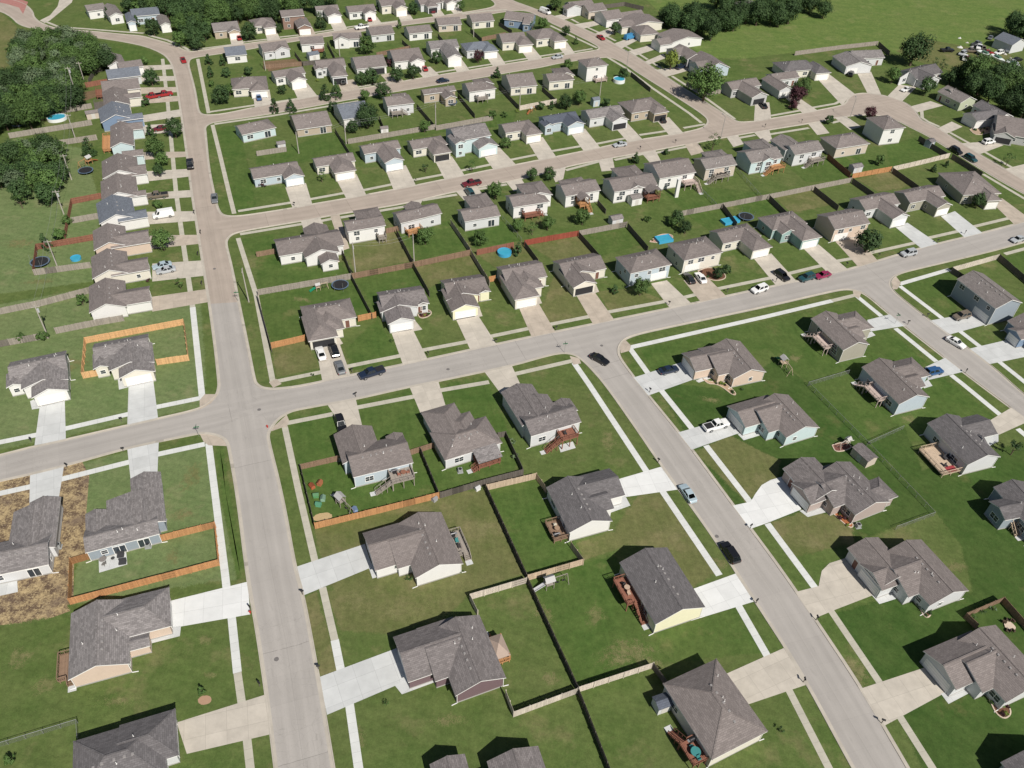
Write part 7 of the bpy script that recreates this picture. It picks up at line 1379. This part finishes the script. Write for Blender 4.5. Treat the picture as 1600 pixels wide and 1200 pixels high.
def trampoline(p, r, label, net=True):
    root = empty('trampoline', at(p)); tag(root, label, 'trampoline')
    m = MB(); n = 20; m.face([(math.cos(2 * math.pi * i / n) * r * .88, math.sin(2 * math.pi * i / n) * r * .88, .88) for i in range(n)]); m.build('jumping_mat', BLACK, root)
    m = MB()
    for i in range(n):
        a, b = 2 * math.pi * i / n, 2 * math.pi * (i + 1) / n
        m.face([(math.cos(a) * r * .88, math.sin(a) * r * .88, .9), (math.cos(a) * r, math.sin(a) * r, .9), (math.cos(b) * r, math.sin(b) * r, .9), (math.cos(b) * r * .88, math.sin(b) * r * .88, .9)])
        m.bar((math.cos(a) * r, math.sin(a) * r, .88), (math.cos(b) * r, math.sin(b) * r, .88), .05)
    m.build('rim_pad', paint('pad_blue', (.10, .15, .22), .7), root)
    m = MB()
    for i in range(6):
        a = 2 * math.pi * i / 6; x, y = math.cos(a) * r, math.sin(a) * r; m.tube((x, y, 0), (x, y, 2.6 if net else .88), .03, n=5)
    m.build('frame', METAL, root)
for p, r, lab, nt in (((532, 449), 2.1, 'dark trampoline with net poles in the corner lot yard', True), ((135, 270), 2.1, 'round trampoline with pale rim, west row lawn', False), ((30, 197), 2.1, 'dark trampoline left of the oval pool', False), ((64, 413), 2.3, 'dark trampoline in the corner of the small pool yard', True), ((705, 163), 2.1, 'dark trampoline behind the tan walled house', False), ((1165, 342), 2.2, 'dark netted trampoline beside the paddling pool', True)):
    trampoline(p, r, lab, nt)
def shed(p, q, w, d, label, wall='ltgrey', roof='br', h=2.1):
    """p: photo point of the middle; q: direction of its long side"""
    g = W(p, h * .6); root = empty('garden_shed', (g.x, g.y, 0), head(p, q)); tag(root, label, 'shed', 'garden sheds')
    m = MB(); r = .42 * d / 2
    m.box(-w / 2, w / 2, -d / 2, d / 2, 0, h)
    for s in (-1, 1): m.face([(s * w / 2, -d / 2, h), (s * w / 2, d / 2, h), (s * w / 2, 0, h + r)][::s])
    m.build('wall', WALLS[wall], root)
    m = MB(); e = .15
    for s in (-1, 1):
        a = [(-w / 2 - e, s * (d / 2 + e), h - .05), (w / 2 + e, s * (d / 2 + e), h - .05), (w / 2 + e, 0, h + r + .05), (-w / 2 - e, 0, h + r + .05)]
        if s > 0: a = a[::-1]
        m.hexa([(x, y, z - .06) for x, y, z in a], a)
    m.build('roof', ROOFS[roof], root)
    m = MB(); m.box(-.55, .55, -d / 2 - .03, -d / 2 + .01, .05, 1.8); m.build('door', paint('shed_door', (.55, .53, .50), .6), root)
shed((962, 343), (972, 341), 3.4, 2.4, 'grey shed with brown roof at the railed fence', 'ltgrey', 'tn'); shed((992, 311), (1002, 309), 3.4, 2.6, 'white shed with dark windows beside the red lattice porch', 'white', 'tn', 2.3); shed((1350, 711), (1360, 720), 4.2, 2.6, 'brown roofed shed by the thin wire fence', 'beige', 'gb', 2.1)
shed((1034, 1099), (1045, 1095), 2.2, 2.0, 'small slate roofed shed in the shade of the big hip roof', 'ltgrey', 'nv', 2.0); shed((1337, 262), (1347, 260), 3.6, 2.4, 'grey roofed shed at the rusty orange fence', 'ltgrey', 'gg'); shed((930, 158), (936, 157), 2.6, 2.2, 'white and blue shed behind the pale grey roofed house', 'ltblue', 'bl', 2.6); shed((1453, 223), (1458, 221), 2.6, 2.2, 'dark roofed shed by the dark street fence', 'slate', 'dk', 2.2)
shed((489, 87), (500, 85), 4.0, 3.0, 'white shed with aqua roof in the red deck yard', 'white', 'bl', 2.4); shed((600, 202), (608, 201), 2.4, 1.8, 'small white shed at the dark side fence', 'white', 'tn', 1.8); shed((439, 226), (445, 225), 2.4, 2.0, 'grey white shed left of the low tan house', 'ltgrey', 'gg', 1.9); shed((146, 103), (154, 102), 4.0, 2.4, 'white trailer shed at the woods edge', 'white', 'gg', 2.2); shed((145, 178), (152, 177), 4.0, 2.4, 'pale pink grey shed right of the oval pool', 'beige', 'tn', 2.0)
shed((1546, 170), (1556, 168), 3.2, 2.6, 'orange shed beside the rock garden', 'tan', 'tn', 1.6)
def playset(p, q, label, wood_='tan', slide=(.02, .25, .14), small=False):
    root = empty('swing_set', at(p), head(p, q)); tag(root, label, 'playset', 'playsets in the yards'); k = .7 if small else 1.0
    m = MB(); b = WOOD[wood_]
    for x in (-.7, .7):
        for y in (-.6, .6): m.box(x * k - .05, x * k + .05, y * k - .05, y * k + .05, 0, 2.3 * k)
    m.box(-.75 * k, .75 * k, -.65 * k, .65 * k, 1.25 * k, 1.32 * k); m.bar((.7 * k, 0, 2.2 * k), (3.4 * k, 0, 2.2 * k), .1)
    for y in (-.8, .8): m.bar((3.4 * k, 0, 2.2 * k), (3.5 * k, y * k, 0), .08)
    for x in (1.4, 2.0, 2.6, 3.1): m.bar((x * k, 0, 2.2 * k), (x * k, 0, .5 * k), .025)
    m.build('frame', b, root)
    for x in (1.7, 2.85):
        s = MB(); s.box((x - .32) * k, (x + .32) * k, -.1, .1, .48 * k, .52 * k); s.build('swing', BLACK, root)
    m = MB()
    for s in (-1, 1): m.face([(-.9 * k, s * .8 * k, 2.3 * k), (.9 * k, s * .8 * k, 2.3 * k), (.9 * k, 0, 2.95 * k), (-.9 * k, 0, 2.95 * k)][::s])
    m.build('canopy', paint('canopy_grey', (.42, .41, .40), .8), root)
    m = MB(); m.hexa([(-.8 * k, -.3, 1.2 * k), (-.8 * k, .3, 1.2 * k), (-3.0 * k, .3, .1), (-3.0 * k, -.3, .1)][::-1], [(-.8 * k, -.3, 1.28 * k), (-.8 * k, .3, 1.28 * k), (-3.0 * k, .3, .18), (-3.0 * k, -.3, .18)][::-1])
    for s in (-.3, .3): m.bar((-.8 * k, s, 1.35 * k), (-3.0 * k, s, .28), .06, .16)
    m.build('slide', paint('slide_%d' % int(slide[1] * 100), slide, .4), root)
playset((533, 788), (545, 800), 'grey timber playset in the toy yard', 'grey', (.55, .55, .55)); playset((857, 917), (872, 912), 'pale roofed playset with swings above the yellow house yard', 'grey', (.5, .5, .52)); playset((1222, 572), (1232, 585), 'timber playset with green slide right of the stone bed house', 'tan'); playset((497, 453), (512, 449), 'small playset with green slide near the trampoline', 'tan', small=True)
playset((140, 257), (130, 262), 'orange timber playset on the west lawn', 'orange', (.3, .12, .05)); playset((94, 157), (104, 154), 'yellow playset against the dark woods', 'fresh', (.6, .45, .05)); playset((829, 176), (835, 172), 'orange red playset behind the dark slate roof', 'orange', (.6, .12, .03), True); playset((1322, 694), (1312, 700), 'pale toppled playset by the mulch patch', 'pale', (.6, .6, .55), True)
def toy(p, col, label, k=1.0):
    root = empty('toy_house', at(p), p[0] * .7); tag(root, label, 'toy', 'toys in the toy yard')
    m = MB(); m.box(-.6 * k, .6 * k, -.5 * k, .5 * k, 0, .9 * k); m.build('toy_wall', paint('toy_%s' % str(col), col, .5), root)
    m = MB()
    for s in (-1, 1): m.face([(-.7 * k, s * .6 * k, .85 * k), (.7 * k, s * .6 * k, .85 * k), (.7 * k, 0, 1.3 * k), (-.7 * k, 0, 1.3 * k)][::s])
    m.build('toy_roof', paint('toy_roof_%s' % str(col), mul(col, .6), .5), root)
for p, c, lab in (((488, 762), (.40, .12, .06), 'red toy house, upper left of the toys'), ((500, 757), (.42, .16, .08), 'orange red toy house, upper right of the toys'), ((494, 776), (.10, .28, .12), 'green toy climber, left of the middle'), ((505, 781), (.25, .40, .30), 'pale green toy climber, right of the middle'), ((498, 790), (.12, .35, .22), 'green toy slide nearest the sand'), ((555, 799), (.25, .35, .55), 'small blue toy at the orange fence'), ((679, 782), (.35, .35, .36), 'grey utility box outside the orange fence'), ((746, 765), (.7, .7, .7), 'white utility box outside the tan fence')):
    toy(p, c, lab, .8)
SAND = paint('sand', (.45, .33, .18), .95, var=.2)
def disc(name, p, rx, ry, mat, z, label, cat, ang=0.0):
    m = MB(); n = 24; rr = random.Random(int(p[0])); m.face([(math.cos(2 * math.pi * i / n) * rx * rr.uniform(.93, 1.07), math.sin(2 * math.pi * i / n) * ry * rr.uniform(.93, 1.07), z) for i in range(n)])
    return tag(m.build(name, mat, None, at(p), ang), label, cat)
disc('sand_patch', (504, 808), 1.7, 1.0, SAND, .035, 'oval sand patch beside the orange fence', 'sand', .25)
MULCH = paint('mulch', (.13, .065, .04), .95, var=.35); STONE = paint('edging_stone', (.55, .45, .36), .9, var=.2)
def bed(pts, label, plants, mat=MULCH, edge=STONE):
    P = [W(p) for p in pts]; c = sum(P, Vector()) / len(P); root = empty('flower_bed', (c.x, c.y, 0)); tag(root, label, 'flower bed', 'flower beds')
    P = chaikin(P + [P[0]], 2)[:-1]; L = [(p.x - c.x, p.y - c.y) for p in P]
    m = MB()
    for t in tessellate_polygon([[Vector((x, y, 0)) for x, y in L]]):
        q_ = [L[i] for i in t]; n = (q_[1][0] - q_[0][0]) * (q_[2][1] - q_[0][1]) - (q_[1][1] - q_[0][1]) * (q_[2][0] - q_[0][0])
        m.face([(x, y, .05) for x, y in (q_ if n > 0 else q_[::-1])])
    m.build('soil', mat, root)
    m = MB()
    for a, b in zip(L, L[1:] + L[:1]): m.bar((*a, .07), (*b, .07), .2, .14)
    m.build('edging', edge, root)
    rr = random.Random(len(pts) + int(pts[0][0]))
    xs = [x for x, _ in L]; ys = [y for _, y in L]; k = 0; tr = 0
    LP = [Vector((x, y, 0)) for x, y in L]
    while k < plants and tr < 400:
        tr += 1; v = Vector((rr.uniform(min(xs), max(xs)), rr.uniform(min(ys), max(ys)), 0))
        if not inpoly(v, LP): continue
        cm, tm, pr, ph = tproto('b', 'S', k % 3); s = rr.uniform(.22, .45) / pr; o = link('plant', cm, root, (v.x, v.y, .3), rr.uniform(0, 6), (s, s, s)); o.material_slots[0].link = 'OBJECT'; o.material_slots[0].material = LEAF[rr.choice('mdyp')]; k += 1
bed([(1098, 592), (1113, 598), (1122, 592), (1134, 600), (1148, 612), (1150, 618), (1142, 616), (1130, 606), (1118, 600), (1106, 600)], 'curving stone edged bed before the peach house', 9, paint('tan_gravel', (.42, .30, .20), .95))
bed([(1300, 801), (1310, 797), (1322, 808), (1334, 820), (1330, 826), (1318, 818)], 'orange mulched bed before the taupe house', 8, paint('orange_mulch', (.34, .12, .05), .95, var=.3))
bed([(1436, 946), (1446, 940), (1456, 958), (1450, 966), (1442, 962)], 'narrow bed along the fourth house front', 4); bed([(1546, 1094), (1558, 1088), (1576, 1103), (1580, 1116), (1570, 1124), (1556, 1116)], 'kidney shaped stone edged bed at the bottom right house', 8)
bed([(652, 489), (668, 483), (676, 489), (668, 496), (656, 498)], 'curved shrub bed at the grey gabled house corner', 5); bed([(1090, 424), (1108, 417), (1130, 425), (1136, 436), (1112, 440)], 'brown mulched bed below the red front stoop', 3)
bed([(1300, 696), (1320, 690), (1334, 700), (1306, 708)], 'dark red mulch patch behind the pale blue house', 0, paint('red_mulch', (.17, .075, .06), .95)); bed([(1515, 203), (1530, 196), (1552, 200), (1548, 208), (1524, 212)], 'rock garden before the bright white gabled house', 10, paint('rock_tan', (.38, .28, .20), .95, var=.4))
bed([(1015, 378), (1030, 366), (1050, 366), (1052, 374), (1030, 380)], 'red and tan patio garden beside the rectangular pool', 5, paint('patio_pink', (.45, .26, .20), .9, var=.3)); bed([(487, 408), (505, 402), (520, 405), (533, 408), (520, 413), (500, 413)], 'brick back patio of the white corner house', 0, paint('brick_patio', (.36, .20, .14), .9, var=.25))
disc('fire_pit', (1577, 979), .9, .9, STONE, .2, 'round stone fire pit on the lower right lawn', 'fire pit'); disc('mulch_ring', (320, 1094), 1.0, .75, paint('tan_mulch', (.38, .24, .16), .95), .03, 'tan mulch ring by the young tree, lower left', 'mulch')
def lawn_chair(p, col, label, nm='chair'):
    root = empty('patio_chair', at(p), p[0] * 1.3); tag(root, label, 'chair', 'patio furniture'); mt = paint('furn_%s' % str(col), col, .7)
    m = MB(); m.box(-.28, .28, -.28, .28, .36, .44); m.build('seat', mt, root); m = MB(); m.box(-.28, .28, .24, .32, .44, .92); m.build('backrest', mt, root)
    for x in (-.24, .24):
        for y in (-.24, .24): k = MB(); k.box(x - .03, x + .03, y - .03, y + .03, 0, .36); k.build('leg', mt, root)
def table(p, r, col, label, z=.72):
    root = empty('patio_table', at(p)); tag(root, label, 'table', 'patio furniture'); mt = paint('furn_%s' % str(col), col, .6)
    m = MB(); m.tube((0, 0, z - .05), (0, 0, z), r, n=16); m.build('table_top', mt, root); m = MB(); m.tube((0, 0, 0), (0, 0, z - .05), .06, n=6); m.build('leg', mt, root)
DG = (.05, .05, .055)
def sofa(p, a, l, label):
    root = empty('garden_sofa', at(p), a); tag(root, label, 'sofa', 'patio furniture'); mt = paint('furn_dark', DG, .8)
    m = MB(); m.box(-l / 2, l / 2, -.4, .4, .1, .42); m.build('seat', mt, root); m = MB(); m.box(-l / 2, l / 2, .3, .45, .42, .85); m.build('backrest', mt, root)
AN = head((154, 866), (197, 860))
sofa((189, 869), AN, 1.1, 'dark garden sofa at the upper right of the white patio'); sofa((192, 880), AN, 1.2, 'dark garden sofa at the lower right of the white patio'); table((177, 874), .32, (.06, .06, .06), 'dark square coffee table on the white patio', .4); table((162, 877), .6, (.20, .18, .17), 'round brown grey dining table on the white patio')
lawn_chair((163, 870), (.16, .15, .14), 'grey chair above the round patio table'); lawn_chair((163, 883), (.16, .15, .14), 'grey chair below the round patio table'); table((165, 864), .38, (.22, .06, .08), 'maroon covered grill table on the white patio')
for k, (p, lab) in enumerate([((1568, 973), 'left dark chair at the fire pit'), ((1574, 970), 'top dark chair at the fire pit'), ((1582, 972), 'right dark chair at the fire pit'), ((1574, 987), 'lower left chair at the fire pit'), ((1582, 987), 'lower right chair at the fire pit')]): lawn_chair(p, (.10, .07, .05), lab)
def ac(p, label, a=0.25):
    root = empty('air_conditioner', at(p), a); tag(root, label, 'air conditioner', 'air conditioners beside the houses')
    m = MB(); m.box(-.4, .4, -.4, .4, .06, .85); m.box(-.55, .55, -.55, .55, -.02, .06); m.build('casing', paint('ac_grey', (.30, .31, .31), .6), root); m = MB(); m.tube((0, 0, .85), (0, 0, .88), .33, n=14); m.build('fan_grille', BLACK, root)
for p, lab in (((92, 855), 'air conditioner beside the straw lot house'), ((232, 854), 'pale air conditioner behind the blue grey house'), ((719, 737), 'air conditioner at the covered porch house rear wall'), ((530, 718), 'air conditioner at the light blue house west wall'), ((1340, 823), 'air conditioner beside the taupe house gable'), ((1546, 500), 'dark air conditioner beside the two storey house'), ((1492, 935), 'air conditioner at the fourth house gable'), ((256, 815), 'air conditioner by the blue grey house east gable')): ac(p, lab)
def bin_(p, col, label):
    root = empty('trash_bin', at(p), p[0]); tag(root, label, 'trash bin', 'trash bins'); mt = paint('bin_%s' % str(col), col, .5)
    m = MB(); m.hexa([(-.25, -.3, .05), (.25, -.3, .05), (.25, .3, .05), (-.25, .3, .05)], [(-.3, -.36, 1.0), (.3, -.36, 1.0), (.3, .36, 1.0), (-.3, .36, 1.0)]); m.build('bin_body', mt, root); m = MB(); m.box(-.32, .32, -.4, .36, 1.0, 1.08); m.build('lid', mt, root)
for p, c, lab in (((1062, 1001), (.02, .02, .02), ''), ((215, 352), (.02, .03, .03), 'left dark bin at the blue grey roofed west house'), ((221, 352), (.02, .03, .03), 'right dark bin at the blue grey roofed west house'), ((220, 391), (.03, .03, .03), 'black bin beside the peach west house'), ((228, 314), (.02, .02, .03), 'black bin beside the pickup house, west row')):
    if lab: bin_(p, c, lab)
# ------------------------------------------------------------------ street things
def mailbox(p, d, label):
    root = empty('mailbox', at(p), d); tag(root, label, 'mailbox', 'mailboxes at the kerbs')
    m = MB(); m.box(-.05, .05, -.05, .05, -.1, 1.05); m.build('post', WOOD['dark'], root)
    m = MB(); m.box(-.12, .12, -.28, .28, 1.05, 1.2); m.tube((0, -.28, 1.2), (0, .28, 1.2), .12, n=10); m.build('box', BLACK, root)
MBX = [((190, 659), 'beige orange fence house'), ((49, 691), 'leftmost white house'), ((193, 706), 'blue grey patio house'), ((105, 731), 'straw lot house'), ((473, 929), 'white gabled long street house'), ((498, 1046), 'mauve house'), ((406, 1072), 'lower left hip house'), ((391, 953), 'long white driveway of the peach house'), ((1181, 943), 'yellow gabled house'), ((1275, 969), 'fourth sloping street house'), ((1255, 1066), 'big hip roofed house'), ((1377, 1130), 'bottom right house'), ((1028, 723), 'white house with charcoal roof'), ((1015, 613), 'peach stone bed house'), ((1172, 826), 'curved parking pad house'), ((550, 582), 'carport house'), ((669, 556), 'grey gabled house drive'), ((775, 536), 'yellow fronted house drive'), ((869, 516), 'hipped garage house'), ((1045, 477), 'light blue two level house'), ((1136, 457), 'cream two level house'), ((1212, 441), 'paddling pool house'), ((1322, 416), 'teal house drive'), ((1372, 402), 'peach two level house drive'), ((1464, 380), 'white blue end house'), ((1507, 366), 'olive green house'), ((1448, 496), 'two storey house'), ((1418, 507), 'olive deck house'), ((1508, 583), 'blue rear house'), ((556, 620), 'light blue toy yard house'), ((314, 366), 'peach west row house'), ((304, 335), 'white van west house'), ((310, 400), 'second southern west house'), ((316, 446), 'southern west house'), ((460, 322), 'pale blue gabled garage house'), ((650, 285), 'blue gabled garage house'), ((1055, 224), 'chimney house'), ((1195, 199), 'white deck house on the tan street'), ((1252, 192), 'steel blue wall house'), ((1000, 234), 'dormer house')]
for i, (p, lab) in enumerate(MBX): mailbox(p, p[0] * .01, 'dark post mailbox at the kerb of the %s' % lab)
def hydrant(p, label):
    root = empty('fire_hydrant', at(p)); tag(root, label, 'hydrant'); c = paint('hydrant_red', (.40, .04, .03), .5)
    m = MB(); m.tube((0, 0, 0), (0, 0, .62), .13, .12, 10); m.tube((0, 0, .62), (0, 0, .8), .14, .04, 10); m.build('body', c, root)
    for s in (-1, 1): k = MB(); k.tube((s * .1, 0, .45), (s * .24, 0, .45), .07, n=8); k.build('nozzle', c, root)
hydrant((418, 668), 'red fire hydrant on the corner of the lower junction'); hydrant((391, 958), 'orange red hydrant beside the long white driveway')
def street_sign(p, a, label):
    root = empty('street_sign', at(p), a); tag(root, label, 'sign', 'street corner signs')
    m = MB(); m.tube((0, 0, 0), (0, 0, 2.9), .035, n=6); m.build('post', METAL, root)
    m = MB(); m.box(-.55, .55, -.015, .015, 2.55, 2.78); m.build('name_plate', paint('sign_green', (.02, .14, .06), .5), root); m = MB(); m.box(-.015, .015, -.55, .55, 2.80, 3.03); m.build('name_plate', paint('sign_green', (.02, .14, .06), .5), root)
for p, lab in (((311, 682), 'green street name sign at the lower junction, west corner'), ((1398, 506), 'street name sign on the right hand street corner'), ((882, 551), 'street name sign at the top of the sloping street'), ((372, 471), 'street sign beside the road joint on the long street')): street_sign(p, .25, lab)
def lamp(p, a, label):
    root = empty('street_lamp', at(p), a); tag(root, label, 'street lamp', 'street lamps')
    m = MB(); m.tube((0, 0, 0), (0, 0, 7.5), .09, .06, 8); m.build('pole', METAL, root); m = MB(); m.bar((0, 0, 7.4), (1.6, 0, 7.7), .07); m.build('arm', METAL, root); m = MB(); m.box(1.4, 2.0, -.14, .14, 7.62, 7.76); m.build('lamp_head', METAL, root)
for p, a, lab in (((978, 113), 2.2, 'tall street lamp at the second street corner'), ((1126, 216), 2.0, 'street lamp at the tan street corner'), ((1327, 187), 1.4, 'street lamp at the turning circle')): lamp(p, a, lab)
POLEM = paint('pole_wood', (.40, .37, .33), .9, var=.2)
POLES = [((74, 524), (53, 477), 'leaning looking pale utility pole by the lower west fence'), ((89, 415), (71, 375), 'pale utility pole inside the small pool yard'), ((100, 335), (86, 297), 'pale utility pole beside the red west fence'), ((112, 281), (100, 241), 'pale utility pole on the west lawn near the playset'), ((118, 217), (107, 178), 'utility pole left of the aqua house'), ((124, 163), (107, 102), 'tall utility pole against the middle woods'), ((132, 128), (122, 100), 'white pole at the edge of the woods'), ((556, 432), (548, 380), 'utility pole on the rear fence of the plain white house'), ((647, 408), (645, 366), 'utility pole at the round tree fence'), ((541, 225), (538, 190), 'utility pole at the weathered fence, left one'), ((681, 200), (679, 160), 'utility pole at the weathered fence, right one'), ((415, 110), (408, 82), 'utility pole by the red soil yard'), ((531, 88), (530, 60), 'utility pole in the far block middle'), ((740, 58), (739, 40), 'utility pole in the far block right'), ((812, 165), (811, 142), 'utility pole behind the stone deck yard'), ((937, 150), (937, 130), 'thin utility pole behind the tall white house'), ((467, 240), (466, 212), 'utility pole near the low tan house'), ((389, 472), (376, 420), 'pale lamp pole beside the long street')]
PT = []
for (b, t, lab) in POLES:
    g = W(b); # height from the photographed top
    lo, hi = 3.0, 14.0
    def proj(P):
        v = P - Vector((0, 0, HC)); z = v.dot(_fw); return (800 + FPX * v.dot(_r2) / z, 600 - FPX * v.dot(_u2) / z)
    for _ in range(30):
        mid = (lo + hi) / 2; y = proj(Vector((g.x, g.y, mid)))[1]
        if y > t[1]: lo = mid
        else: hi = mid
    h = min(12.5, max(7.0, lo)); root = empty('utility_pole', (g.x, g.y, 0), 1.75 if b[0] > 300 else .25); tag(root, lab, 'utility pole', 'utility poles')
    m = MB(); m.tube((0, 0, -.3), (0, 0, h), .17, .11, 8); m.build('pole', POLEM, root)
    m = MB(); m.bar((-.9, 0, h - .5), (.9, 0, h - .5), .1, .12)
    for x in (-.8, 0, .8): m.tube((x, 0, h - .44), (x, 0, h - .22), .05, n=6)
    m.build('crossarm', POLEM, root)
    if b[0] in (74, 124, 556, 681, 100): m = MB(); m.tube((.32, 0, h - 1.9), (.32, 0, h - 1.0), .24, n=10); m.build('transformer', paint('transformer_grey', (.45, .46, .46), .5), root)
    PT.append(Vector((g.x, g.y, h - .25)))
def wire(i, j, label):
    a, b = PT[i], PT[j]; o = (a + b) / 2; m = MB(); n = 12
    for s in (-.7, .7):
        P = []
        for k in range(n + 1):
            t = k / n; v = a + (b - a) * t; d = (b - a).normalized(); P.append((v.x - o.x - d.y * s, v.y - o.y + d.x * s, v.z - 1.0 * 4 * t * (1 - t)))
        for p, q_ in zip(P, P[1:]): m.tube(p, q_, .018, n=4, cap=False)
    tag(m.build('power_line', paint('cable', (.30, .30, .30), .6), None, (o.x, o.y, 0)), label, 'power line', 'power lines')
for i, j, lab in ((0, 1, 'sagging power line between the two lowest west poles'), (1, 2, 'sagging power line over the small pool yard'), (2, 3, 'power line over the lower west lawn'), (3, 4, 'power line beside the west lawn trampoline'), (4, 5, 'power line crossing the oval pool lawns'), (7, 8, 'power line over the fenced olive yard'), (9, 10, 'power line along the weathered fence'), (10, 14, 'power line over the trampoline yard, second block'), (14, 15, 'power line behind the garden trees'), (16, 9, 'power line over the low tan house lawn')): wire(i, j, lab)

# ------------------------------------------------------------------ things standing on the decks
def on_deck(k, fu, fv):
    root, (u0, u1, v0, v1), z = DECKS[k]; u = u0 + (u1 - u0) * fu; v = v0 + (v1 - v0) * fv; c, s_ = math.cos(root.rotation_euler.z), math.sin(root.rotation_euler.z)
    return Vector((root.location.x + u * c - v * s_, root.location.y + u * s_ + v * c, z)), root.rotation_euler.z
def put(o, k, fu, fv): 
    l, a = on_deck(k, fu, fv); o.location = l; o.rotation_euler = (0, 0, a); return o
def dchair(k, fu, fv, col, label, turn=0.0):
    root = empty('patio_chair', (0, 0, 0)); tag(root, label, 'chair', 'patio furniture'); mt = paint('furn_%s' % str(col), col, .7)
    m = MB(); m.box(-.28, .28, -.28, .28, .36, .44); m.build('seat', mt, root); m = MB(); m.box(-.28, .28, .24, .32, .44, .92); m.build('backrest', mt, root)
    for x in (-.24, .24):
        for y in (-.24, .24): b = MB(); b.box(x - .03, x + .03, y - .03, y + .03, 0, .36); b.build('leg', mt, root)
    put(root, k, fu, fv); root.rotation_euler.z += turn
def dtable(k, fu, fv, r, col, label, z=.72):
    root = empty('patio_table', (0, 0, 0)); tag(root, label, 'table', 'patio furniture'); mt = paint('furn_%s' % str(col), col, .6)
    m = MB(); m.tube((0, 0, z - .05), (0, 0, z), r, n=16); m.build('table_top', mt, root); m = MB(); m.tube((0, 0, 0), (0, 0, z - .05), .06, n=6); m.build('leg', mt, root); put(root, k, fu, fv)
def grill(k, fu, fv, label):
    root = empty('barbecue_grill', (0, 0, 0)); tag(root, label, 'grill', 'barbecue grills')
    m = MB(); m.box(-.35, .35, -.25, .25, .1, .75); m.build('cabinet', BLACK, root); m = MB(); m.tube((-.42, 0, .85), (.42, 0, .85), .26, n=10); m.build('lid', paint('grill_lid', (.06, .06, .065), .35, .6), root); m = MB(); m.box(.36, .75, -.22, .22, .72, .76); m.box(-.75, -.36, -.22, .22, .72, .76); m.build('side_shelf', METAL, root); put(root, k, fu, fv)
TEAL = (.05, .22, .22); DK = (.05, .045, .045); TAN = (.45, .33, .25)
def D(s): return next(i for i, (r, d, z) in enumerate(DECKS) if s in r['label'])
k = D('light blue house with a raised'); dtable(k, .60, .5, .55, (.25, .12, .08), 'brown round table on the light blue house deck'); dchair(k, .40, .5, (.30, .13, .09), 'left red brown chair on the light blue house deck', 1.5); dchair(k, .80, .5, (.30, .13, .09), 'right red brown chair on the light blue house deck', -1.5); grill(k, .25, .75, 'black grill on the light blue house deck')
k = D('white gabled house facing'); grill(k, .4, .82, 'grill on the grey side deck of the white gabled house'); dchair(k, .5, .3, DK, 'dark chair on the grey side deck of the white gabled house'); dchair(k, .5, .55, TEAL, 'teal chair on the grey side deck of the white gabled house')
k = D('pale yellow gabled'); dtable(k, .55, .55, .5, TAN, 'tan table on the yellow gabled house deck'); dchair(k, .5, .35, TAN, 'tan chair south of the table, yellow house deck'); dchair(k, .5, .75, DK, 'dark chair north of the table, yellow house deck', 3.1)
k = D('beige house under one'); dtable(k, .5, .40, .75, TEAL, 'teal round table on the big hip roof deck'); dchair(k, .5, .14, TEAL, 'teal chair at the south end, big hip roof deck'); dchair(k, .5, .66, TEAL, 'teal chair at the north side, big hip roof deck', 3.1); grill(k, .7, .88, 'grill on the big hip roof deck')
k = D('dark slate rear wall'); root = empty('outdoor_rug', (0, 0, 0)); tag(root, 'red rug laid on the very large tan deck', 'rug'); m = MB(); m.box(-1.1, 1.1, -.75, .75, 0, .02); m.build('rug', paint('rug_red', (.32, .05, .06), .9, var=.3), root); put(root, k, .62, .13); dchair(k, .45, .24, DK, 'dark chair beside the red rug'); sofa((0, 0), 0, 1.7, 'dark sofa against the wall on the very large tan deck'); put([o for o in COL.objects if o.name.startswith('garden_sofa')][-1], k, .86, .5)
k = D('white gabled house with white drive to the sloping'); dtable(k, .5, .5, .5, (.32, .22, .15), 'brown table on the low brown side deck'); dchair(k, .5, .75, (.6, .55, .45), 'pale chair on the low brown side deck', 3.0); grill(k, .25, .2, 'small grill on the low brown side deck')
k = D('high dark red deck'); dchair(k, .35, .5, DK, 'dark chair on the high dark red deck')
k = D('cream house with charcoal'); dtable(k, .5, .5, .55, DK, 'dark table on the charcoal furnished deck'); dchair(k, .25, .5, DK, 'left dark chair on the charcoal furnished deck', 1.5); dchair(k, .75, .5, DK, 'right dark chair on the charcoal furnished deck', -1.5)

IRON = paint('cast_iron', (.16, .15, .145), .7, var=.2)
for p, lab in (((405, 640), 'round iron manhole cover in the lower junction'), ((432, 1030), 'round iron manhole cover low on the long street'), ((1120, 838), 'round iron manhole cover on the sloping street'), ((700, 577), 'round iron manhole cover on the middle cross street'), ((335, 420), 'round iron manhole cover above the road joint'), ((940, 540), 'round iron manhole cover at the sloping street top')):
    disc('manhole_cover', p, .38, .38, IRON, .0165, lab, 'manhole cover')
rr = random.Random(41)
for i in range(26):
    p = (rr.uniform(1496, 1594), 0); p = (p[0], 62 + (p[0] - 1496) * .36 + rr.uniform(-8, 14)); g = W(p); s = rr.uniform(.5, 1.3)
    m = MB(); n = 7; ring_ = [(math.cos(6.283 * k / n) * s * rr.uniform(.6, 1.3), math.sin(6.283 * k / n) * s * rr.uniform(.6, 1.3)) for k in range(n)]
    top = (rr.uniform(-.2, .2), rr.uniform(-.2, .2), s * rr.uniform(.5, .9))
    for k in range(n): m.face([(*ring_[k], 0), (*ring_[(k + 1) % n], 0), top])
    tag(m.build('scrap_heap', paint('scrap_%d' % (i % 5), ((.45, .43, .40), (.22, .12, .08), (.30, .30, .30), (.55, .55, .53), (.16, .15, .13))[i % 5], .8, var=.4), None, (g.x, g.y, 0)), 'small heap of scrap lying in the scrap yard by the barn', 'scrap heap', 'scrap heaps by the barn')
